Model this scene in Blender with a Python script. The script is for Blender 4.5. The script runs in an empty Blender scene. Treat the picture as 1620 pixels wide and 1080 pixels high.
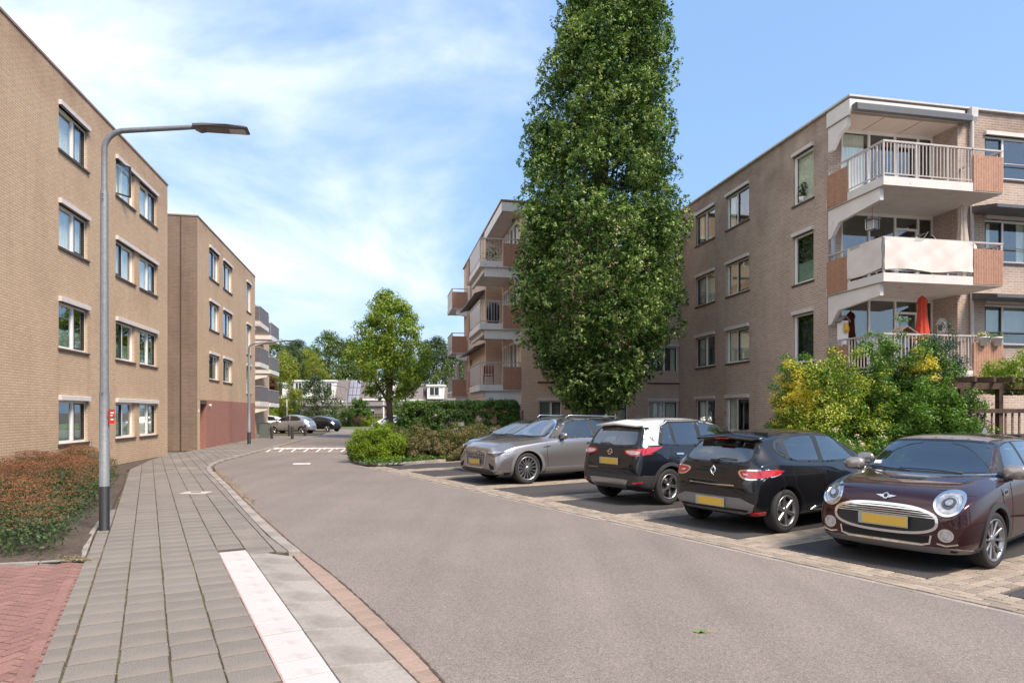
import bpy, bmesh, math, random
import numpy as np
from mathutils import Vector, Matrix, Euler
from mathutils.bvhtree import BVHTree
from mathutils.geometry import delaunay_2d_cdt
random.seed(11); rng = np.random.default_rng(11)
C = bpy.context.scene.collection
SC = bpy.context.scene
R = math.radians

# ------------------------------------------------------------------ camera, light, exposure
EYE = 1.72; FL = 1026.0
cam = bpy.data.cameras.new('camera'); camo = bpy.data.objects.new('camera', cam); C.objects.link(camo)
cam.sensor_width = 36; cam.lens = FL/1620*36; cam.shift_y = 112/1620
cam.clip_start = .05; cam.clip_end = 3000
camo.location = (0, 0, EYE); camo.rotation_euler = (R(90), 0, 0); SC.camera = camo

SUN_EL = R(50); SUN_AZ = R(134)      # azimuth measured clockwise from +Y
world = bpy.data.worlds.new("World"); SC.world = world; world.use_nodes = True
nt = world.node_tree; nt.nodes.clear(); N = nt.nodes.new; L_ = nt.links.new
out = N('ShaderNodeOutputWorld'); bg = N('ShaderNodeBackground'); bg.inputs['Strength'].default_value = .12
sky = N('ShaderNodeTexSky'); sky.sky_type = 'NISHITA'; sky.sun_disc = False
sky.sun_elevation = SUN_EL; sky.sun_rotation = SUN_AZ; sky.air_density = 1.0; sky.dust_density = 1.3; sky.ozone_density = 1.2
tc = N('ShaderNodeTexCoord'); sep = N('ShaderNodeSeparateXYZ'); L_(tc.outputs['Generated'], sep.inputs[0])
# clouds on a layer plane: direction / z
mx = N('ShaderNodeMath'); mx.operation = 'MAXIMUM'; mx.inputs[1].default_value = .0; L_(sep.outputs['Z'], mx.inputs[0])
ad = N('ShaderNodeMath'); ad.operation = 'ADD'; ad.inputs[1].default_value = .22; L_(mx.outputs[0], ad.inputs[0])
dv = N('ShaderNodeVectorMath'); dv.operation = 'DIVIDE'; L_(tc.outputs['Generated'], dv.inputs[0])
cb = N('ShaderNodeCombineXYZ'); [L_(ad.outputs[0], cb.inputs[i]) for i in range(3)]; L_(cb.outputs[0], dv.inputs[1])
no = N('ShaderNodeTexNoise'); no.inputs['Scale'].default_value = 1.15; no.inputs['Detail'].default_value = 9; no.inputs['Roughness'].default_value = .56
no.inputs['Distortion'].default_value = .35
mp = N('ShaderNodeMapping'); mp.inputs['Location'].default_value = (3.35, 1.1, 0); mp.inputs['Scale'].default_value = (1, .8, .6)
L_(dv.outputs[0], mp.inputs[0]); L_(mp.outputs[0], no.inputs['Vector'])
# more cloud to the west (left) and low down
bx = N('ShaderNodeMath'); bx.operation = 'MULTIPLY_ADD'; bx.inputs[1].default_value = -.40; bx.inputs[2].default_value = 0; L_(sep.outputs['X'], bx.inputs[0])
bz = N('ShaderNodeMath'); bz.operation = 'MULTIPLY_ADD'; bz.inputs[1].default_value = -.17; L_(sep.outputs['Z'], bz.inputs[0]); L_(bx.outputs[0], bz.inputs[2])
sm = N('ShaderNodeMath'); sm.operation = 'ADD'; L_(no.outputs['Fac'], sm.inputs[0]); L_(bz.outputs[0], sm.inputs[1])
cr = N('ShaderNodeMapRange'); cr.interpolation_type = 'SMOOTHSTEP'
cr.inputs['From Min'].default_value = .385; cr.inputs['From Max'].default_value = .92; cr.inputs['To Max'].default_value = .80
L_(sm.outputs[0], cr.inputs['Value'])
base = N('ShaderNodeMix'); base.data_type = 'RGBA'; base.inputs[0].default_value = .62
gain = N('ShaderNodeVectorMath'); gain.operation = 'SCALE'; gain.inputs['Scale'].default_value = .48; L_(sky.outputs[0], gain.inputs[0])
L_(gain.outputs[0], base.inputs[6]); base.inputs[7].default_value = (.74, 1.30, 2.2, 1)
cm = N('ShaderNodeMix'); cm.data_type = 'RGBA'; L_(cr.outputs[0], cm.inputs[0]); L_(base.outputs[2], cm.inputs[6])
hz = N('ShaderNodeMapRange'); hz.interpolation_type = 'SMOOTHSTEP'; hz.inputs['From Min'].default_value = .02; hz.inputs['From Max'].default_value = .50; L_(sep.outputs['Z'], hz.inputs['Value'])
cc_ = N('ShaderNodeMix'); cc_.data_type = 'RGBA'; cc_.inputs[6].default_value = (2.3, 2.22, 2.2, 1); cc_.inputs[7].default_value = (5.8, 5.4, 5.0, 1); L_(hz.outputs[0], cc_.inputs[0]); L_(cc_.outputs[2], cm.inputs[7])
L_(cm.outputs[2], bg.inputs['Color']); L_(bg.outputs[0], out.inputs[0])
sl = bpy.data.lights.new('sun', 'SUN'); sl.energy = 1.5; sl.angle = R(20); sl.color = (1, .87, .74)
so = bpy.data.objects.new('sun', sl); C.objects.link(so)
sd = Vector((math.sin(SUN_AZ)*math.cos(SUN_EL), math.cos(SUN_AZ)*math.cos(SUN_EL), math.sin(SUN_EL)))
so.rotation_euler = sd.to_track_quat('Z', 'Y').to_euler(); so.location = sd*60
SC.view_settings.view_transform = 'Standard'; SC.view_settings.look = 'None'
SC.view_settings.exposure = 2.08; SC.view_settings.gamma = 1; SC.view_settings.use_curve_mapping = False
try:
    SC.cycles.max_bounces = 6; SC.cycles.transparent_max_bounces = 10
except Exception: pass

# ------------------------------------------------------------------ helpers
def G(x, y, z=0.0):
    """point of the photograph on the level z"""
    Y = FL*(EYE-z)/(y-652.0); return Vector(((x-810)/FL*Y, Y, z))
D1 = Vector((-.1943, .9809, 0)); D2 = Vector((.9809, .1943, 0)); TH = math.atan2(.1943, .9809)
def AB(a, b, z=0): return D2*a + D1*b + Vector((0, 0, z))

def tag(o, label=None, cat=None, group=None, kind=None):
    if label: o['label'] = label
    if cat: o['category'] = cat
    if group: o['group'] = group
    if kind: o['kind'] = kind
    return o
def empty(name, loc, rz=0, label=None, cat=None, group=None, kind=None):
    o = bpy.data.objects.new(name, None); C.objects.link(o); o.location = loc; o.rotation_euler = (0, 0, rz)
    o.empty_display_size = .1
    return tag(o, label, cat, group, kind)
def copy_tree(o, parent=None):
    c = o.copy(); C.objects.link(c)
    if parent: c.parent = parent
    for ch in list(o.children): copy_tree(ch, c)
    return c

class MB:
    """collects faces; build() links them as one mesh object"""
    def __init__(s): s.v = []; s.f = []; s.uv = []; s.mi = []; s.sm = []
    def face(s, pts, uv=None, m=0, smooth=False):
        n = len(s.v); s.v += [tuple(p) for p in pts]; s.f.append(list(range(n, n+len(pts))))
        s.uv += (uv if uv else [(0, 0)]*len(pts)); s.mi.append(m); s.sm.append(smooth)
    def raw(s, vs, fs, m=0, smooth=False, uvs=None):
        n = len(s.v); s.v += [tuple(p) for p in vs]
        for f in fs:
            s.f.append([i+n for i in f]); s.mi.append(m); s.sm.append(smooth)
            s.uv += [uvs[i] for i in f] if uvs else [(vs[i][0]+vs[i][1], vs[i][2]) for i in f]
        return s
    def box(s, x0, x1, y0, y1, z0, z1, m=0):
        v = [(x0,y0,z0),(x1,y0,z0),(x1,y1,z0),(x0,y1,z0),(x0,y0,z1),(x1,y0,z1),(x1,y1,z1),(x0,y1,z1)]
        s.raw(v, [(0,3,2,1),(4,5,6,7),(0,1,5,4),(1,2,6,5),(2,3,7,6),(3,0,4,7)], m); return s
    def bevbox(s, x0, x1, y0, y1, z0, z1, c, m=0):
        """box with its top edges chamfered by c"""
        v = [(x0,y0,z0),(x1,y0,z0),(x1,y1,z0),(x0,y1,z0),(x0,y0,z1-c),(x1,y0,z1-c),(x1,y1,z1-c),(x0,y1,z1-c),
             (x0+c,y0+c,z1),(x1-c,y0+c,z1),(x1-c,y1-c,z1),(x0+c,y1-c,z1)]
        s.raw(v, [(0,1,5,4),(1,2,6,5),(2,3,7,6),(3,0,4,7),(4,5,9,8),(5,6,10,9),(6,7,11,10),(7,4,8,11),(8,9,10,11)], m); return s
    def tube(s, pts, rad, n=8, m=0, cap=True):
        pts = [Vector(p) for p in pts]
        if not hasattr(rad, '__len__'): rad = [rad]*len(pts)
        rings = []; ref = None
        for i, p in enumerate(pts):
            t = (pts[min(i+1, len(pts)-1)]-pts[max(i-1, 0)]).normalized()
            if ref is None: ref = Vector((0, 0, 1)) if abs(t.z) < .9 else Vector((1, 0, 0))
            x = t.cross(ref)
            if x.length < 1e-4: x = t.cross(Vector((0, 1, 0)))
            x.normalize(); y = t.cross(x).normalized(); ref = y.cross(t)*1.0 if False else ref
            rings.append([p+(x*math.cos(2*math.pi*k/n)+y*math.sin(2*math.pi*k/n))*rad[i] for k in range(n)])
        vs = [q for r in rings for q in r]; fs = []
        for i in range(len(pts)-1):
            for k in range(n):
                a = i*n+k; b = i*n+(k+1) % n; fs.append((a, b, b+n, a+n))
        if cap: fs += [tuple(range(n)), tuple(range((len(pts)-1)*n, len(pts)*n))]
        s.raw(vs, fs, m, True); return s
    def lathe(s, prof, n=24, axis='z', c=(0, 0, 0), m=0):
        vs = []; fs = []
        for r_, h in prof:
            for k in range(n):
                a = 2*math.pi*k/n; x, y = r_*math.cos(a), r_*math.sin(a)
                q = (x, y, h) if axis == 'z' else ((x, h, y) if axis == 'y' else (h, x, y))
                vs.append((q[0]+c[0], q[1]+c[1], q[2]+c[2]))
        for i in range(len(prof)-1):
            for k in range(n):
                a = i*n+k; b = i*n+(k+1) % n; fs.append((a, b, b+n, a+n))
        s.raw(vs, fs, m, True); return s
    def prism(s, poly, z0, z1, m=0):
        """poly in xy, extruded in z"""
        n = len(poly); vs = [(p[0], p[1], z0) for p in poly]+[(p[0], p[1], z1) for p in poly]
        s.raw(vs, [tuple(range(n, 2*n)), tuple(range(n-1, -1, -1))]+[(i, (i+1) % n, n+(i+1) % n, n+i) for i in range(n)], m); return s
    def prism_y(s, poly, y0, y1, m=0):
        n = len(poly); vs = [(p[0], y0, p[1]) for p in poly]+[(p[0], y1, p[1]) for p in poly]
        s.raw(vs, [tuple(range(n, 2*n)), tuple(range(n-1, -1, -1))]+[(i, (i+1) % n, n+(i+1) % n, n+i) for i in range(n)], m); return s
    def prism_x(s, poly, x0, x1, m=0):
        n = len(poly); vs = [(x0, p[0], p[1]) for p in poly]+[(x1, p[0], p[1]) for p in poly]
        s.raw(vs, [tuple(range(n, 2*n)), tuple(range(n-1, -1, -1))]+[(i, (i+1) % n, n+(i+1) % n, n+i) for i in range(n)], m); return s
    def mesh(s, name, mats, sharp=None):
        me = bpy.data.meshes.new(name); me.from_pydata(s.v, [], s.f)
        for m in (mats if isinstance(mats, (list, tuple)) else [mats]): me.materials.append(m)
        me.polygons.foreach_set('material_index', s.mi); me.polygons.foreach_set('use_smooth', s.sm)
        u = me.uv_layers.new(name='UVMap'); u.data.foreach_set('uv', [c for q in s.uv for c in q])
        me.update(); return me
    def build(s, name, mats, parent=None, fix=True):
        me = s.mesh(name, mats)
        if fix:
            bm = bmesh.new(); bm.from_mesh(me); bmesh.ops.recalc_face_normals(bm, faces=bm.faces); bm.to_mesh(me); bm.free()
        o = bpy.data.objects.new(name, me); C.objects.link(o)
        if parent: o.parent = parent
        return o
def inst(name, me, parent, loc=(0, 0, 0), rz=0, sc=None):
    o = bpy.data.objects.new(name, me); C.objects.link(o); o.location = loc; o.rotation_euler = (0, 0, rz)
    if sc: o.scale = sc
    if parent: o.parent = parent
    return o

# ------------------------------------------------------------------ materials
MATS = {}
def nodes(name):
    m = bpy.data.materials.new(name); m.use_nodes = True; t = m.node_tree; b = t.nodes['Principled BSDF']
    MATS[name] = m; return m, t, b
def mat(name, col, rough=.6, metal=0, var=.12, scale=6, bump=.0, bscale=60, coat=0, spec=None, var2=0, dirt=None, emis=None, ior=None):
    """colour with broken-up tone, fine relief; dirt = (colour, scale, low, high)"""
    m, t, b = nodes(name); n = t.nodes.new; l = t.links.new
    tc = n('ShaderNodeTexCoord'); nz = n('ShaderNodeTexNoise'); nz.inputs['Scale'].default_value = scale; nz.inputs['Detail'].default_value = 6
    l(tc.outputs['Object'], nz.inputs['Vector'])
    mr = n('ShaderNodeMapRange'); mr.inputs['From Min'].default_value = .3; mr.inputs['From Max'].default_value = .7
    mr.inputs['To Min'].default_value = 1-var; mr.inputs['To Max'].default_value = 1+var; l(nz.outputs['Fac'], mr.inputs['Value'])
    mu = n('ShaderNodeVectorMath'); mu.operation = 'SCALE'; mu.inputs[0].default_value = col[:3]; l(mr.outputs[0], mu.inputs['Scale'])
    last = mu.outputs[0]
    if var2:
        oi = n('ShaderNodeObjectInfo'); m2 = n('ShaderNodeMapRange'); m2.inputs['To Min'].default_value = 1-var2; m2.inputs['To Max'].default_value = 1+var2
        l(oi.outputs['Random'], m2.inputs['Value']); ge = n('ShaderNodeNewGeometry'); m3 = n('ShaderNodeMapRange')
        m3.inputs['To Min'].default_value = 1-var2; m3.inputs['To Max'].default_value = 1+var2; l(ge.outputs['Random Per Island'], m3.inputs['Value'])
        x = n('ShaderNodeMath'); x.operation = 'MULTIPLY'; l(m2.outputs[0], x.inputs[0]); l(m3.outputs[0], x.inputs[1])
        q = n('ShaderNodeVectorMath'); q.operation = 'SCALE'; l(last, q.inputs[0]); l(x.outputs[0], q.inputs['Scale']); last = q.outputs[0]
    if dirt:
        d = n('ShaderNodeTexNoise'); d.inputs['Scale'].default_value = dirt[1]; d.inputs['Detail'].default_value = 8; d.inputs['Roughness'].default_value = .6
        l(tc.outputs['Object'], d.inputs['Vector'])
        dm = n('ShaderNodeMapRange'); dm.inputs['From Min'].default_value = dirt[2]; dm.inputs['From Max'].default_value = dirt[3]; l(d.outputs['Fac'], dm.inputs['Value'])
        mm = n('ShaderNodeMix'); mm.data_type = 'RGBA'; l(dm.outputs[0], mm.inputs[0]); l(last, mm.inputs[6]); mm.inputs[7].default_value = (*dirt[0], 1); last = mm.outputs[2]
    l(last, b.inputs['Base Color']); b.inputs['Roughness'].default_value = rough; b.inputs['Metallic'].default_value = metal
    if coat: b.inputs['Coat Weight'].default_value = coat; b.inputs['Coat Roughness'].default_value = .04
    if ior: b.inputs['IOR'].default_value = ior
    if bump:
        bn = n('ShaderNodeTexNoise'); bn.inputs['Scale'].default_value = bscale; bn.inputs['Detail'].default_value = 4; l(tc.outputs['Object'], bn.inputs['Vector'])
        bp = n('ShaderNodeBump'); bp.inputs['Strength'].default_value = bump; bp.inputs['Distance'].default_value = .01
        l(bn.outputs['Fac'], bp.inputs['Height']); l(bp.outputs[0], b.inputs['Normal'])
    if emis: b.inputs['Emission Color'].default_value = (*col, 1); b.inputs['Emission Strength'].default_value = emis
    return m
def brick_mat(name, c1, c2, mortar, stain=(.10, .085, .07), amount=.5, w=.22, h=.0625, ms=.011, top=None, bands=True):
    m, t, b = nodes(name); n = t.nodes.new; l = t.links.new
    tc = n('ShaderNodeTexCoord'); br = n('ShaderNodeTexBrick')
    for k, v in (('Scale', 1), ('Brick Width', w), ('Row Height', h), ('Mortar Size', ms), ('Mortar Smooth', .25), ('Bias', -.1)): br.inputs[k].default_value = v
    br.inputs['Color1'].default_value = (*c1, 1); br.inputs['Color2'].default_value = (*c2, 1); br.inputs['Mortar'].default_value = (*mortar, 1)
    l(tc.outputs['UV'], br.inputs['Vector'])
    last = br.outputs['Color']
    def layer(scale, lo, hi, col, amt, stretch=None):
        nonlocal last
        z = n('ShaderNodeTexNoise'); z.inputs['Scale'].default_value = scale; z.inputs['Detail'].default_value = 7; z.inputs['Roughness'].default_value = .6
        mpn = n('ShaderNodeMapping'); mpn.inputs['Scale'].default_value = stretch or (1, 1, 1); l(tc.outputs['UV'], mpn.inputs[0]); l(mpn.outputs[0], z.inputs['Vector'])
        r = n('ShaderNodeMapRange'); r.inputs['From Min'].default_value = lo; r.inputs['From Max'].default_value = hi; r.inputs['To Max'].default_value = amt; l(z.outputs['Fac'], r.inputs['Value'])
        x = n('ShaderNodeMix'); x.data_type = 'RGBA'; x.blend_type = 'MULTIPLY'; l(r.outputs[0], x.inputs[0]); l(last, x.inputs[6]); x.inputs[7].default_value = (*col, 1); last = x.outputs[2]
        return r, x
    layer(.55, .40, .72, (.62, .58, .55), amount)               # broad weathering
    layer(1.3, .50, .78, (.55, .50, .47), amount, (2.2, .16, 1))   # rain streaks
    layer(9, .35, .7, (.84, .82, .80), .8, (.5, 1.6, 1))
    if top:
        # dark weathering band under the roof edge, a stain that belongs to the wall
        sp = n('ShaderNodeSeparateXYZ'); l(tc.outputs['UV'], sp.inputs[0])
        r = n('ShaderNodeMapRange'); r.inputs['From Min'].default_value = top[0]; r.inputs['From Max'].default_value = top[1]; l(sp.outputs['Y'], r.inputs['Value'])
        z = n('ShaderNodeTexNoise'); z.inputs['Scale'].default_value = .8; z.inputs['Detail'].default_value = 8; l(tc.outputs['UV'], z.inputs['Vector'])
        q = n('ShaderNodeMapRange'); q.inputs['From Min'].default_value = .3; q.inputs['From Max'].default_value = .68; l(z.outputs['Fac'], q.inputs['Value'])
        mu = n('ShaderNodeMath'); mu.operation = 'MULTIPLY'; l(r.outputs[0], mu.inputs[0]); l(q.outputs[0], mu.inputs[1])
        x = n('ShaderNodeMix'); x.data_type = 'RGBA'; x.blend_type = 'MULTIPLY'; l(mu.outputs[0], x.inputs[0]); l(last, x.inputs[6]); x.inputs[7].default_value = (*top[2], 1); last = x.outputs[2]
    l(last, b.inputs['Base Color']); b.inputs['Roughness'].default_value = .9
    bp = n('ShaderNodeBump'); bp.inputs['Strength'].default_value = .55; bp.inputs['Distance'].default_value = .012; bp.invert = True
    l(br.outputs['Fac'], bp.inputs['Height']); l(bp.outputs[0], b.inputs['Normal'])
    return m
def leaf_mat(name, cols, trans=.35, rough=.5, amp=1.5, nsc=1.1):
    """cols: list of colours picked per leaf"""
    m, t, b = nodes(name); n = t.nodes.new; l = t.links.new
    ge = n('ShaderNodeNewGeometry'); rp = n('ShaderNodeValToRGB'); rp.color_ramp.interpolation = 'LINEAR'
    e = rp.color_ramp.elements
    while len(e) < len(cols): e.new(.5)
    for i, c in enumerate(cols): e[i].position = i/(len(cols)-1); e[i].color = (*c, 1)
    # leaf tone: per leaf and per branch
    tc = n('ShaderNodeTexCoord'); nz = n('ShaderNodeTexNoise'); nz.inputs['Scale'].default_value = nsc; nz.inputs['Detail'].default_value = 3; l(tc.outputs['Object'], nz.inputs['Vector'])
    mi = n('ShaderNodeMath'); mi.operation = 'MULTIPLY_ADD'; mi.inputs[1].default_value = amp; mi.inputs[2].default_value = -amp/2; l(nz.outputs['Fac'], mi.inputs[0])
    ad = n('ShaderNodeMath'); ad.operation = 'ADD'; ad.use_clamp = True; l(mi.outputs[0], ad.inputs[0]); l(ge.outputs['Random Per Island'], ad.inputs[1])
    l(ad.outputs[0], rp.inputs[0]); l(rp.outputs[0], b.inputs['Base Color'])
    b.inputs['Roughness'].default_value = rough; b.inputs['Specular IOR Level'].default_value = .3
    tr = n('ShaderNodeBsdfTranslucent'); g = n('ShaderNodeVectorMath'); g.operation = 'MULTIPLY'; g.inputs[1].default_value = (1.5, 1.7, .6); l(rp.outputs[0], g.inputs[0]); l(g.outputs[0], tr.inputs[0])
    mxs = n('ShaderNodeMixShader'); mxs.inputs[0].default_value = trans; l(b.outputs[0], mxs.inputs[1]); l(tr.outputs[0], mxs.inputs[2])
    l(mxs.outputs[0], t.nodes['Material Output'].inputs['Surface'])
    return m
def glass_mat(name, tint=(.55, .62, .6), ior=1.9, strength=1.0):
    """window pane: see-through with a mirror film that grows at grazing angles"""
    m, t, b = nodes(name); n = t.nodes.new; l = t.links.new; t.nodes.remove(b)
    tr = n('ShaderNodeBsdfTransparent'); tr.inputs[0].default_value = (*tint, 1)
    gl = n('ShaderNodeBsdfGlossy'); gl.inputs['Roughness'].default_value = .015; gl.inputs[0].default_value = (.95, .97, 1, 1)
    lw = n('ShaderNodeLayerWeight'); lw.inputs['Blend'].default_value = .5; pw = n('ShaderNodeMath'); pw.operation = 'POWER'; pw.inputs[1].default_value = 4; l(lw.outputs['Facing'], pw.inputs[0])
    fr = n('ShaderNodeMath'); fr.operation = 'MULTIPLY_ADD'; fr.inputs[1].default_value = .8; fr.inputs[2].default_value = (ior-1)**2/(ior+1)**2; l(pw.outputs[0], fr.inputs[0])
    tc = n('ShaderNodeTexCoord'); nz = n('ShaderNodeTexNoise'); nz.inputs['Scale'].default_value = 1.3; l(tc.outputs['Object'], nz.inputs['Vector'])
    bp = n('ShaderNodeBump'); bp.inputs['Strength'].default_value = .05; bp.inputs['Distance'].default_value = .05; l(nz.outputs['Fac'], bp.inputs['Height'])
    pass
    mu = n('ShaderNodeMath'); mu.operation = 'MULTIPLY'; mu.inputs[1].default_value = strength; mu.use_clamp = True; l(fr.outputs[0], mu.inputs[0])
    mxs = n('ShaderNodeMixShader'); l(mu.outputs[0], mxs.inputs[0]); l(tr.outputs[0], mxs.inputs[1]); l(gl.outputs[0], mxs.inputs[2])
    l(mxs.outputs[0], t.nodes['Material Output'].inputs['Surface'])
    return m
def paint(name, col, rough=.32, metal=.35, flake=0.0):
    m, t, b = nodes(name); n = t.nodes.new; l = t.links.new
    b.inputs['Base Color'].default_value = (*col, 1); b.inputs['Metallic'].default_value = metal; b.inputs['Roughness'].default_value = rough
    b.inputs['Specular IOR Level'].default_value = .12; b.inputs['Coat Weight'].default_value = 1; b.inputs['Coat Roughness'].default_value = .02; b.inputs['Coat IOR'].default_value = 1.55
    tc = n('ShaderNodeTexCoord'); nz = n('ShaderNodeTexNoise'); nz.inputs['Scale'].default_value = 2.2; nz.inputs['Detail'].default_value = 8
    l(tc.outputs['Object'], nz.inputs['Vector'])
    mr = n('ShaderNodeMapRange'); mr.inputs['From Min'].default_value = .35; mr.inputs['From Max'].default_value = .75
    mr.inputs['To Min'].default_value = .004; mr.inputs['To Max'].default_value = .03; l(nz.outputs['Fac'], mr.inputs['Value']); l(mr.outputs[0], b.inputs['Coat Roughness'])
    return m

mat('asphalt_plain', (.2, .18, .165), .85)
def asphalt(name, col, speck=.35, patch=.12):
    m, t, b = nodes(name); n = t.nodes.new; l = t.links.new
    tc = n('ShaderNodeTexCoord')
    v = n('ShaderNodeTexVoronoi'); v.inputs['Scale'].default_value = 150; l(tc.outputs['Object'], v.inputs['Vector'])
    sp = n('ShaderNodeSeparateXYZ'); l(v.outputs['Color'], sp.inputs[0])
    r = n('ShaderNodeMapRange'); r.inputs['To Min'].default_value = 1-speck; r.inputs['To Max'].default_value = 1+speck; l(sp.outputs[0], r.inputs['Value'])
    z = n('ShaderNodeTexNoise'); z.inputs['Scale'].default_value = .45; z.inputs['Detail'].default_value = 8; z.inputs['Roughness'].default_value = .62; l(tc.outputs['Object'], z.inputs['Vector'])
    q = n('ShaderNodeMapRange'); q.inputs['From Min'].default_value = .3; q.inputs['From Max'].default_value = .7; q.inputs['To Min'].default_value = 1-patch; q.inputs['To Max'].default_value = 1+patch; l(z.outputs['Fac'], q.inputs['Value'])
    z2 = n('ShaderNodeTexNoise'); z2.inputs['Scale'].default_value = 38; z2.inputs['Detail'].default_value = 4; l(tc.outputs['Object'], z2.inputs['Vector'])
    q2 = n('ShaderNodeMapRange'); q2.inputs['From Min'].default_value = .3; q2.inputs['From Max'].default_value = .7; q2.inputs['To Min'].default_value = .84; q2.inputs['To Max'].default_value = 1.16; l(z2.outputs['Fac'], q2.inputs['Value'])
    a = n('ShaderNodeMath'); a.operation = 'MULTIPLY'; l(r.outputs[0], a.inputs[0]); l(q.outputs[0], a.inputs[1])
    a2 = n('ShaderNodeMath'); a2.operation = 'MULTIPLY'; l(a.outputs[0], a2.inputs[0]); l(q2.outputs[0], a2.inputs[1])
    # worn wheel lanes and seams running along the road
    mpn = n('ShaderNodeMapping'); mpn.inputs['Rotation'].default_value = (0, 0, R(-31)); mpn.inputs['Scale'].default_value = (1.1, .05, 1)
    l(tc.outputs['Object'], mpn.inputs[0]); z3 = n('ShaderNodeTexNoise'); z3.inputs['Scale'].default_value = 1.6; z3.inputs['Detail'].default_value = 5; l(mpn.outputs[0], z3.inputs['Vector'])
    q3 = n('ShaderNodeMapRange'); q3.inputs['From Min'].default_value = .35; q3.inputs['From Max'].default_value = .65; q3.inputs['To Min'].default_value = .93; q3.inputs['To Max'].default_value = 1.06; l(z3.outputs['Fac'], q3.inputs['Value'])
    z4 = n('ShaderNodeTexNoise'); z4.inputs['Scale'].default_value = 1.7; z4.inputs['Detail'].default_value = 9; z4.inputs['Roughness'].default_value = .7; l(tc.outputs['Object'], z4.inputs['Vector'])
    q4 = n('ShaderNodeMapRange'); q4.inputs['From Min'].default_value = .60; q4.inputs['From Max'].default_value = .74; q4.inputs['To Min'].default_value = 1; q4.inputs['To Max'].default_value = .86; l(z4.outputs['Fac'], q4.inputs['Value'])
    a3 = n('ShaderNodeMath'); a3.operation = 'MULTIPLY'; l(a2.outputs[0], a3.inputs[0]); l(q3.outputs[0], a3.inputs[1])
    a4 = n('ShaderNodeMath'); a4.operation = 'MULTIPLY'; l(a3.outputs[0], a4.inputs[0]); l(q4.outputs[0], a4.inputs[1]); a2 = a4
    s = n('ShaderNodeVectorMath'); s.operation = 'SCALE'; s.inputs[0].default_value = col; l(a2.outputs[0], s.inputs['Scale'])
    l(s.outputs[0], b.inputs['Base Color']); b.inputs['Roughness'].default_value = .88
    bp = n('ShaderNodeBump'); bp.inputs['Strength'].default_value = .35; bp.inputs['Distance'].default_value = .003; l(sp.outputs[1], bp.inputs['Height']); l(bp.outputs[0], b.inputs['Normal'])
    return m
M = MATS
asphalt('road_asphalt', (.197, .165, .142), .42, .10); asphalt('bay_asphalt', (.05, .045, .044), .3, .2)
mat('paving', (.19, .168, .145), .9, var=.42, scale=110, bump=.7, bscale=180, var2=.09, dirt=((.29, .245, .20), .9, .48, .74))
mat('paving_joint', (.075, .055, .036), .95, var=.4, scale=30, bump=.6, dirt=((.10, .105, .04), 2.5, .5, .62))
mat('paving_white', (.47, .435, .415), .8, var=.10, scale=70, bump=.3, bscale=150, var2=.035, dirt=((.30, .265, .235), 4, .56, .78))
mat('concrete', (.30, .27, .24), .9, var=.12, scale=60, bump=.4, bscale=140, var2=.05, dirt=((.21, .19, .17), 1.6, .48, .8))
mat('kerb_concrete', (.31, .275, .245), .9, var=.14, scale=40, bump=.4, bscale=120, var2=.06, dirt=((.17, .15, .12), 2, .45, .75))
mat('brick_red', (.225, .12, .098), .9, var=.22, scale=40, bump=.5, bscale=110, var2=.14)
mat('gutter_brick', (.28, .20, .158), .92, var=.18, scale=30, bump=.6, bscale=60, var2=.10, dirt=((.30, .22, .17), 5, .45, .7))
mat('brick_tan', (.275, .225, .175), .9, var=.22, scale=40, bump=.5, bscale=110, var2=.22)
mat('joint_sand', (.12, .095, .072), .95, var=.3, scale=40, bump=.5)
mat('soil', (.085, .062, .045), 1, var=.45, scale=25, bump=1, bscale=40)
mat('grass_far', (.105, .13, .035), 1, var=.3, scale=2, bump=.6)
mat('ground_far', (.16, .145, .125), 1, var=.2, scale=.5)
mat('line_white', (.72, .68, .65), .8, var=.12, scale=20, dirt=((.3, .26, .23), 7, .5, .72))
mat('white', (.74, .72, .69), .5, var=.05, scale=3)
mat('window_white', (.80, .78, .74), .45, var=.04, scale=3)
mat('shutter_box', (.60, .55, .52), .5, var=.05, scale=3)
mat('white_beam', (.66, .62, .585), .7, var=.06, scale=2, dirt=((.36, .32, .28), 2.4, .62, .9))
mat('slab_white', (.62, .58, .545), .75, var=.06, scale=2, dirt=((.20, .17, .14), 3.4, .60, .80))
mat('soffit', (.56, .47, .41), .8, var=.05, scale=2)
mat('slab_under', (.40, .36, .325), .9, var=.08, scale=2, bump=.2)
mat('sash_dark', (.03, .032, .03), .4, var=.1)
mat('sill_dark', (.075, .052, .045), .6, var=.2)
mat('roof_edge', (.30, .20, .155), .6, var=.15, scale=3)
mat('roof_felt', (.06, .06, .06), .9)
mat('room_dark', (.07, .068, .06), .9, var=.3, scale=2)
mat('curtain', (.90, .83, .74), .9, var=.06, scale=4); mat('curtain_green', (.34, .42, .36), .9, var=.2, scale=3)
mat('blind_grey', (.40, .40, .38), .8, var=.1, scale=4)
mat('rail_metal', (.44, .39, .36), .5, metal=.2, var=.08, scale=5)
mat('panel_brown', (.36, .19, .12), .6, var=.16, scale=14, var2=.05)
mat('awning_grey', (.085, .09, .10), .5, var=.1)
mat('pipe_grey', (.50, .48, .46), .5, var=.1)
mat('galvanised', (.165, .175, .185), .6, metal=.25, var=.14, scale=22, bump=.1, bscale=60, dirt=((.20, .20, .20), 14, .5, .7))
mat('lamp_dark', (.012, .012, .013), .5); mat('lamp_head', (.115, .10, .095), .45, metal=.3); mat('lens', (.35, .33, .32), .15)
mat('sign_red', (.5, .03, .02), .4); mat('black', (.012, .012, .012), .45); mat('bollard', (.035, .028, .028), .6)
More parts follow.
